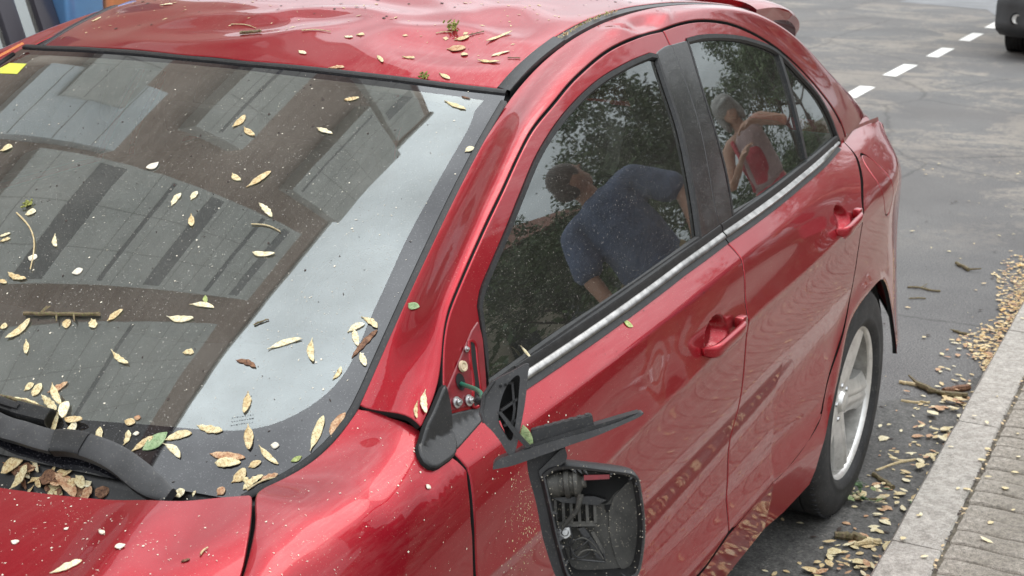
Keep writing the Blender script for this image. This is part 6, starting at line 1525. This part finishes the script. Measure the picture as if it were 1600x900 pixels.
for k in range(5):
    bm = bmesh.new(); add_box(bm, (VX, VY-.112, .36+.034*k), (.86, .02, .016), None, .003); bm_to('grille_bar', bm, M['rubber'], dv_)
bm = bmesh.new(); add_box(bm, (VX, VY-.085, .43), (.90, .04, .20)); bm_to('grille_back', bm, M['gap'], dv_)
bm = bmesh.new(); add_box(bm, (VX, VY-.128, .56), (.52, .012, .11), None, .003); bm_to('number_plate', bm, M['chrome'], dv_)
bm = bmesh.new(); add_box(bm, (VX, VY+2.3, .27), (1.45, 3.6, .10)); bm_to('underbody', bm, M['gap'], dv_)
# ------------------------------------------------------------------ brick apartment block across the street (seen in the windscreen)
BR_ = bpy.data.materials.new('brown_brick'); t, b = nodes_of(BR_); oc = ocoord(t); setp(b, Roughness=.9)
mpn = t.nodes.new('ShaderNodeMapping'); mpn.inputs['Rotation'].default_value = (math.pi/2, 0, math.pi/2); t.links.new(oc, mpn.inputs['Vector'])
bt = t.nodes.new('ShaderNodeTexBrick'); t.links.new(mpn.outputs[0], bt.inputs['Vector']); bt.inputs['Scale'].default_value = 2.2
bt.inputs['Color1'].default_value = (.40, .27, .21, 1); bt.inputs['Color2'].default_value = (.48, .34, .27, 1); bt.inputs['Mortar'].default_value = (.46, .40, .35, 1)
t.links.new(bt.outputs['Color'], b.inputs['Base Color'])
BAY = mat('grey_render', (.66, .655, .61), .85, var=.12, vscale=.7); BAYD = mat('dark_shutter', (.13, .13, .13), .5); PALE = mat('pale_blue_grey', (.80, .84, .86), .8, var=.08, vscale=.4)
JOINT = mat('panel_joint_grey', (.40, .39, .36), .8); FX = -12.0; TOP = 31.0
ab = thing('apartment_building', 'tall brown brick apartment block with grey bays across the street', 'building', (FX-5, 1, 0))
def bbox(name, x0, x1, y0, y1, z0, z1, m, par=ab, sm=False):
    bm = bmesh.new(); add_box(bm, ((x0+x1)/2, (y0+y1)/2, (z0+z1)/2), (abs(x1-x0), y1-y0, z1-z0)); return bm_to(name, bm, m, par, smooth=sm)
bbox('wall', FX-10, FX, -16, 13.2, 0, TOP, BR_); bbox('roof_coping', FX-10, FX+.12, -16, 13.3, TOP, TOP+.25, BAY)
def bay(y0, y1, z0, z1, pr, slots, m=BAY):
    o = bbox('bay', FX, FX+pr, y0, y1, z0, z1, m)
    for k in range(int((z1-z0)/1.62)):
        zj = z0+1.62*(k+1)-.81
        if not any(za-.3 < zj < zb+.3 for za, zb in slots): bbox('panel_joint', FX+pr-.02, FX+pr+.006, y0+.02, y1-.02, zj, zj+.045, JOINT, o)
    for k in range(1, int((y1-y0)/1.25)): bbox('panel_joint', FX+pr-.02, FX+pr+.005, y0+1.25*k, y0+1.25*k+.03, z0+.05, z1-.05, JOINT, o)
    for za, zb in slots: bbox('bay_window', FX+pr-.25, FX+pr+.01, y0+.15, y1-.12, za, zb, BAYD, o)
    return o
bay(.9, 4.7, 9.6, 28.0, .5, [(12.2, 13.5), (16.05, 16.3), (18.7, 19.8), (23.3, 23.65), (25.7, 26.6)])
bay(6.0, 10.4, 23.6, 30.9, .6, [(24.4, 24.6)]); bay(6.3, 9.8, 14.6, 18.0, .6, [(15.9, 16.1)])
bay(6.1, 9.0, 8.6, 11.2, .5, []); bay(5.0, 6.9, 7.3, 12.4, .4, [], PALE); bay(-14, -.6, 9.2, 27.2, .35, [(13.2, 13.5), (20, 20.3)])  # second box is a plain pale blue-grey panel
bay(10.9, 12.6, 9, 30, .3, [(14, 15.2), (20, 21.2), (26, 27)])
for y0, z0 in [(yy, zz_) for yy in (-14, -11, -8, -5, -2, 2, 5, 8, 11) for zz_ in (1.2, 4.4)]:
    w_ = bbox('window', FX-.1, FX+.02, y0, y0+1.0, z0, z0+1.5, M['glassdark']); bbox('sill', FX, FX+.12, y0-.05, y0+1.05, z0-.12, z0, BAY, w_)
# ------------------------------------------------------------------ trees, hedge and house on the pavement side (mirrored in the side windows)
LEAFM = []
for nme, c1, c2 in (('leaf_green_dark', (.028, .055, .018), (.06, .10, .035)), ('leaf_green_mid', (.05, .085, .03), (.10, .14, .05)), ('leaf_green_light', (.08, .12, .04), (.13, .17, .07))):
    m = mat(nme, c1, .6, col2=c2, vscale=2.5, spec=.35); LEAFM.append(m)
BARK = mat('tree_bark', (.09, .07, .055), .95, var=.3, vscale=12, bmp=.6, bscale=30, bdist=.02)
def leaf_mesh(name, seed, cl, per, spread, leaf, shape):
    r = np.random.default_rng(seed); V = []; F = []; mi = []
    c = shape(r, cl); s = 0
    for p in c:
        q = p+r.normal(0, spread, (per, 3)); k = r.integers(0, 3)
        a = r.normal(0, 1, (per, 3)); a /= np.linalg.norm(a, axis=1, keepdims=True); b_ = np.cross(a, r.normal(0, 1, (per, 3))); b_ /= np.linalg.norm(b_, axis=1, keepdims=True)
        l = leaf*r.uniform(.6, 1.3, (per, 1)); w_ = l*.5
        V.append(np.stack([q-a*l, q+b_*w_, q+a*l, q-b_*w_], 1).reshape(-1, 3))
        mi += [int(k)]*per
    V = np.concatenate(V); n = len(V)//4; me = bpy.data.meshes.new(name); me.from_pydata(V.tolist(), [], [(4*i, 4*i+1, 4*i+2, 4*i+3) for i in range(n)])
    for m in LEAFM: me.materials.append(m)
    me.polygons.foreach_set('material_index', mi); return me
def crown_shape(rad, h, z0):
    def f(r, n):
        lob = r.normal(0, 1, (9, 3)); lob /= np.linalg.norm(lob, axis=1, keepdims=True); lob *= np.array([rad*.62, rad*.62, h*.32]); k = r.integers(0, 9, n)
        d = r.normal(0, 1, (n, 3)); d /= np.linalg.norm(d, axis=1, keepdims=True); d *= (r.uniform(.35, 1, (n, 1)))**.5*np.array([rad*.45, rad*.45, h*.26])
        return lob[k]+d+np.array([0, 0, z0+h*.5])
    return f
crowns = [leaf_mesh('crown', 3, 420, 26, .22, .11, crown_shape(3.6, 7.5, 2.2)), leaf_mesh('crown', 8, 420, 26, .22, .11, crown_shape(3.2, 8.5, 2.4))]
def trunk_bm(seed, h, r0):
    r = random.Random(seed); bm = bmesh.new(); pts = [Vector((r.uniform(-.1, .1)*k*.4, r.uniform(-.1, .1)*k*.4, h*k/6)) for k in range(7)]; add_tube(bm, pts, [r0*(1-.11*k) for k in range(7)], 10)
    for _ in range(8):
        k = r.randrange(3, 7); p = pts[k]; a = r.uniform(0, 6.28); L_ = r.uniform(1.2, 2.6); d_ = Vector((math.cos(a)*L_, math.sin(a)*L_, L_*.8)); add_tube(bm, [p, p+d_*.5+Vector((0, 0, -.1)), p+d_], [r0*.4, r0*.28, r0*.1], 6)
    return bm
TREES = [(5.4, 9.2, .38, 0, 'nearest street tree on the pavement, short and broad'), (6.1, 14.6, .62, 1, 'street tree, second along the pavement'), (4.8, 23, .70, 0, 'street tree, third along the pavement'), (5.2, 32, .88, 1, 'tall street tree, fourth along the pavement'), (9.5, 13, .52, 0, 'broad tree behind the hedge, nearest the house'), (10, 22, .68, 1, 'tallest tree behind the hedge'), (4.2, 44, 1.2, 0, 'most distant street tree on the pavement')]
trunk_me = {}
for i, (x, y, s, k, lab) in enumerate(TREES):
    t_ = thing('street_tree', lab, 'tree', (x, y, .1), 'trees along the pavement', rotz=i*1.1); t_.scale = (s, s, s)
    o = bpy.data.objects.new('crown', crowns[k]); COL.objects.link(o); o.parent = t_
    if k not in trunk_me:
        o2 = bm_to('trunk', trunk_bm(k, 5.2, .20), BARK, t_, local=True); trunk_me[k] = o2.data
    else:
        o2 = bpy.data.objects.new('trunk', trunk_me[k]); COL.objects.link(o2); o2.parent = t_
def hedge_shape(r, n):
    y = r.uniform(0, 1, n)**.8*34+4.2; x = 4.9+.03*(y)+r.normal(0, .35, n); z = .15+np.abs(r.normal(0, .55, n))*(1+.25*np.sin(y*1.7)); return np.stack([x, y, np.minimum(z, 1.9)], -1)
he = leaf_mesh('hedge', 21, 900, 22, .16, .075, hedge_shape); link('hedge', he, None, 'stuff', 'long loose green hedge bordering the pavement', 'hedge')
hs2 = thing('garden_house', 'beige house with dark windows behind the hedge', 'house', (15, 17, 0))
HW = mat('beige_render', (.50, .43, .33), .9, var=.1, vscale=.8)
bbox('wall', 12, 19, 13, 21, 0, 5.2, HW, hs2)
V = [(11.6, 12.6, 5.2), (19.4, 12.6, 5.2), (19.4, 21.4, 5.2), (11.6, 21.4, 5.2), (15.5, 12.6, 7.6), (15.5, 21.4, 7.6)]
mk('roof', V, [(0, 1, 4), (2, 3, 5), (0, 4, 5, 3), (1, 2, 5, 4), (3, 2, 1, 0)], mat('roof_tile', (.22, .09, .06), .9), hs2, False)
for y in (14, 16.5, 19): bbox('window', 11.93, 12.02, y, y+1.1, 1.2, 2.6, M['glassdark'], hs2); bbox('window', 11.93, 12.02, y, y+1.1, 3.4, 4.6, M['glassdark'], hs2)
for x in (13.2, 16.2): bbox('window', x, x+1.1, 12.93, 13.02, 1.2, 2.6, M['glassdark'], hs2)
# ------------------------------------------------------------------ two bystanders on the pavement (mirrored in the windows)
SKIN = mat('skin', (.50, .27, .18), .55, var=.08, vscale=20); HAIRG = mat('grey_hair', (.30, .28, .26), .6, var=.35, vscale=60, bmp=.6, bscale=120, bdist=.006); HAIRB = mat('brown_hair', (.13, .095, .08), .6, var=.35, vscale=60, bmp=.6, bscale=120, bdist=.006)
def remesh(name, caps, ells, vox, m, par, disp=0., sm=6):
    """one continuous skin from tapered limbs and ellipsoids"""
    bm = bmesh.new()
    for pts, rad in caps:
        P_ = [Vector(p) for p in pts]; add_tube(bm, P_, rad, 12)
        for p, r_ in zip(P_, rad): bmesh.ops.create_icosphere(bm, subdivisions=2, radius=r_*.99, matrix=Matrix.Translation(p))
    for c_, s_, ro in ells: bmesh.ops.create_icosphere(bm, subdivisions=3, radius=1, matrix=Matrix.Translation(c_) @ Matrix.Rotation(ro, 4, 'X') @ Matrix.Diagonal((*s_, 1)))
    me = bpy.data.meshes.new(name); bm.to_mesh(me); bm.free(); me.materials.append(m)
    o = link(name, me, par, local=True); md = o.modifiers.new('skin', 'REMESH'); md.mode = 'VOXEL'; md.voxel_size = vox; md.use_smooth_shade = True
    if sm: s_ = o.modifiers.new('soft', 'SMOOTH'); s_.iterations = sm; s_.factor = .5
    return o
def hand(c, d, up, s=1, side=1):
    c, d, up = Vector(c), Vector(d).normalized(), Vector(up).normalized(); sd_ = d.cross(up).normalized()*side; out_ = [([c, c+d*.05*s, c+d*.085*s], [.024, .030, .026])]
    for k, L_ in enumerate((.066, .076, .070, .054)):
        b0 = c+d*.085*s+sd_*(.030-.020*k)*s; out_.append(([b0, b0+d*L_*.5-up*.006, b0+d*L_*.8-up*.022, b0+d*L_*.9-up*.036], [.0095, .009, .008, .0072]))
    b0 = c+d*.03*s+sd_*.030*s; out_.append(([b0, b0+d*.03+sd_*.022-up*.01, b0+d*.055+sd_*.026-up*.022], [.012, .0105, .009])); return out_
def person(name, label, loc, face, arms, hair, hair_m, tops, H=1.0, lean=0., side=0., turn=0.):
    """stands at loc facing local -X (towards the car); the trunk bends at the hips"""
    p = thing(name, label, 'person', loc, None, face); S_ = H
    RB = Matrix.Rotation(-lean, 3, 'Y') @ Matrix.Rotation(-side, 3, 'X'); hip = Vector((0, 0, .92))
    def J(x, y, z):
        v = Vector((x, y, z))
        if z > .92: v = hip+RB @ (v-hip)
        return v*S_
    caps = []
    for s in (-1, 1): caps += [([J(0, s*.095, .90), J(-.01, s*.105, .50), J(.02, s*.105, .09)], [.085*S_, .058*S_, .042*S_]), ([J(.02, s*.105, .06), J(-.07, s*.12, .045), J(-.17, s*.135, .035)], [.045, .042, .032])]
    caps += [([J(0, 0, .93), J(0, 0, 1.15), J(0, 0, 1.36)], [.145*S_, .140*S_, .132*S_]), ([J(0, 0, 1.40), J(-.02, 0, 1.56)], [.062*S_, .055*S_])]
    caps += [([J(0, -.16, 1.415), J(0, .16, 1.415)], [.068*S_, .068*S_])]
    hands = []; elb = {}
    for s, (el, wr, hd, hu) in arms.items():
        sh_ = J(0, s*.195, 1.41); e_ = sh_+Vector(el); w_ = sh_+Vector(wr); elb[s] = (sh_, e_); caps += [([sh_, e_, w_], [.055*S_, .043*S_, .030*S_])]; hands += hand(w_, hd, hu, 1, s)
    hc = J(-.03, 0, 1.655)
    RH = RB @ Matrix.Rotation(turn, 3, 'Z')
    def h(x, y, z): return hc+RH @ Vector((x, y, z))*S_
    ells = [(hc, (.098*S_, .080*S_, .112*S_), 0), (h(-.045, 0, -.055), (.058*S_, .055*S_, .060*S_), 0), (h(-.098, 0, -.014), (.016, .014, .024), 0), (h(-.085, 0, -.052), (.016, .026, .010), 0)]
    for s in (-1, 1): ells += [(h(.005, s*.080, -.01), (.020, .010, .032), 0), (h(-.080, s*.032, .026), (.014, .026, .009), 0)]
    remesh('body', caps+hands, ells, .0085, SKIN, p)
    for s in (-1, 1):
        bm = bmesh.new(); bmesh.ops.create_icosphere(bm, subdivisions=2, radius=.0115, matrix=Matrix.Translation(h(-.083, s*.032, .008))); bm_to('eye', bm, EYE, p, local=True)
    hair(p, h, S_, hair_m); tops(p, J, elb, S_); return p
EYE = mat('eye', (.10, .08, .07), .3)
def hair_short(p, h, S_, m): remesh('hair', [], [(h(.022, 0, .034), (.098, .088, .092), 0), (h(.05, 0, -.02), (.060, .078, .080), 0)]+[(h(.0, s*.07, .02), (.05, .018, .05), 0) for s in (-1, 1)], .008, m, p, sm=3)
def hair_bob(p, h, S_, m): remesh('hair', [], [(h(.016, 0, .038), (.120, .108, .108), 0)]+[(h(.022, s*.082, -.040), (.072, .036, .105), 0) for s in (-1, 1)]+[(h(.060, 0, -.05), (.052, .095, .100), 0), (h(-.085, .02, .070), (.035, .068, .026), 0)], .008, m, p, sm=3)
TEE = mat('blue_tshirt', (.145, .175, .265), .9, var=.15, vscale=9, bmp=.5, bscale=14, bdist=.03); KHA = mat('khaki_shorts', (.30, .22, .11), .9, var=.12, vscale=10); SHOE = mat('white_shoe', (.72, .70, .68), .6); REDC = mat('red_top', (.50, .05, .07), .85, var=.12, vscale=12); GREYV = mat('grey_vest', (.42, .29, .28), .9, var=.1, vscale=14)
def man_clothes(p, J, elb, S_):
    caps = [([J(0, 0, .93), J(-.005, 0, 1.15), J(0, 0, 1.37)], [.175, .172, .158]), ([J(0, -.17, 1.415), J(0, .17, 1.415)], [.082, .082])]
    for s in (-1, 1): caps.append(([elb[s][0], elb[s][0].lerp(elb[s][1], .78)], [.078, .080]))
    remesh('t_shirt', caps, [], .012, TEE, p)
    remesh('shorts', [([J(0, s*.085, .90), J(-.005, s*.112, .47)], [.118, .088]) for s in (-1, 1)], [(J(0, 0, .91), (.158, .178, .10), 0)], .012, KHA, p)
    for s in (-1, 1): remesh('shoe', [([J(.03, s*.105, .05), J(-.07, s*.12, .045), J(-.17, s*.135, .038)], [.052, .050, .042])], [], .010, SHOE, p)
def woman_clothes(p, J, elb, S_):
    remesh('top', [([J(0, 0, .98), J(0, 0, 1.15), J(0, 0, 1.34)], [.165, .150, .148]), ([J(0, -.125, 1.40), J(0, .125, 1.40)], [.066, .066])], [], .012, GREYV, p)
    remesh('red_panel', [([J(-.05, -.02, 1.02), J(-.07, -.02, 1.26)], [.115, .095])], [], .012, REDC, p)
    remesh('skirt', [([J(0, 0, .91), J(0, 0, .62)], [.168, .215])], [], .012, REDC, p)
    for s in (-1, 1): remesh('shoe', [([J(.03, s*.105, .05), J(-.07, s*.12, .042), J(-.17, s*.135, .034)], [.050, .046, .038])], [], .010, SHOE, p)
    remesh('bag_strap', [([J(-.14, -.16, 1.0), J(-.15, -.165, 1.2), J(-.06, -.13, 1.44)], [.020, .020, .020])], [], .009, REDC, p)
MAN = {1: ((-.02, .15, -.24), (-.12, .10, -.47), (-.2, -.3, -.9), (-.9, 0, .2)), -1: ((-.06, -.04, -.29), (-.16, .0, -.52), (-.3, .1, -.9), (-.9, 0, .2))}
WOM = {1: ((-.12, .16, -.16), (-.27, -.10, .02), (-.2, -.9, .1), (0, 0, 1)), -1: ((-.10, -.10, -.26), (-.26, .06, -.14), (-.3, .8, .3), (0, 0, 1))}
person('person', 'man in a blue t-shirt and khaki shorts bending on the pavement', (1.8, 3.16, .119), 1.0, MAN, hair_short, HAIRB, man_clothes, 1.0, .12, -.14, -2.3)
wom = person('person', 'grey-haired woman in grey and red raising her arm to her chin on the pavement', (1.7, 5.2, .119), 1.25, WOM, hair_bob, HAIRG, woman_clothes, .96, .15, 0)

V, F = pod_shape('G', .034, .015, random.Random(5)); o = mk('green_leaf', V, F, LG[1], None, label='green leaf wedged between the torn bracket and the mirror foot', cat='leaf', group='leaves fallen on the car')
o.matrix_world = Matrix.Translation(T3(824, 684, -.004)) @ MM.to_3x3().to_4x4() @ Matrix.Rotation(math.radians(110), 4, 'Z')
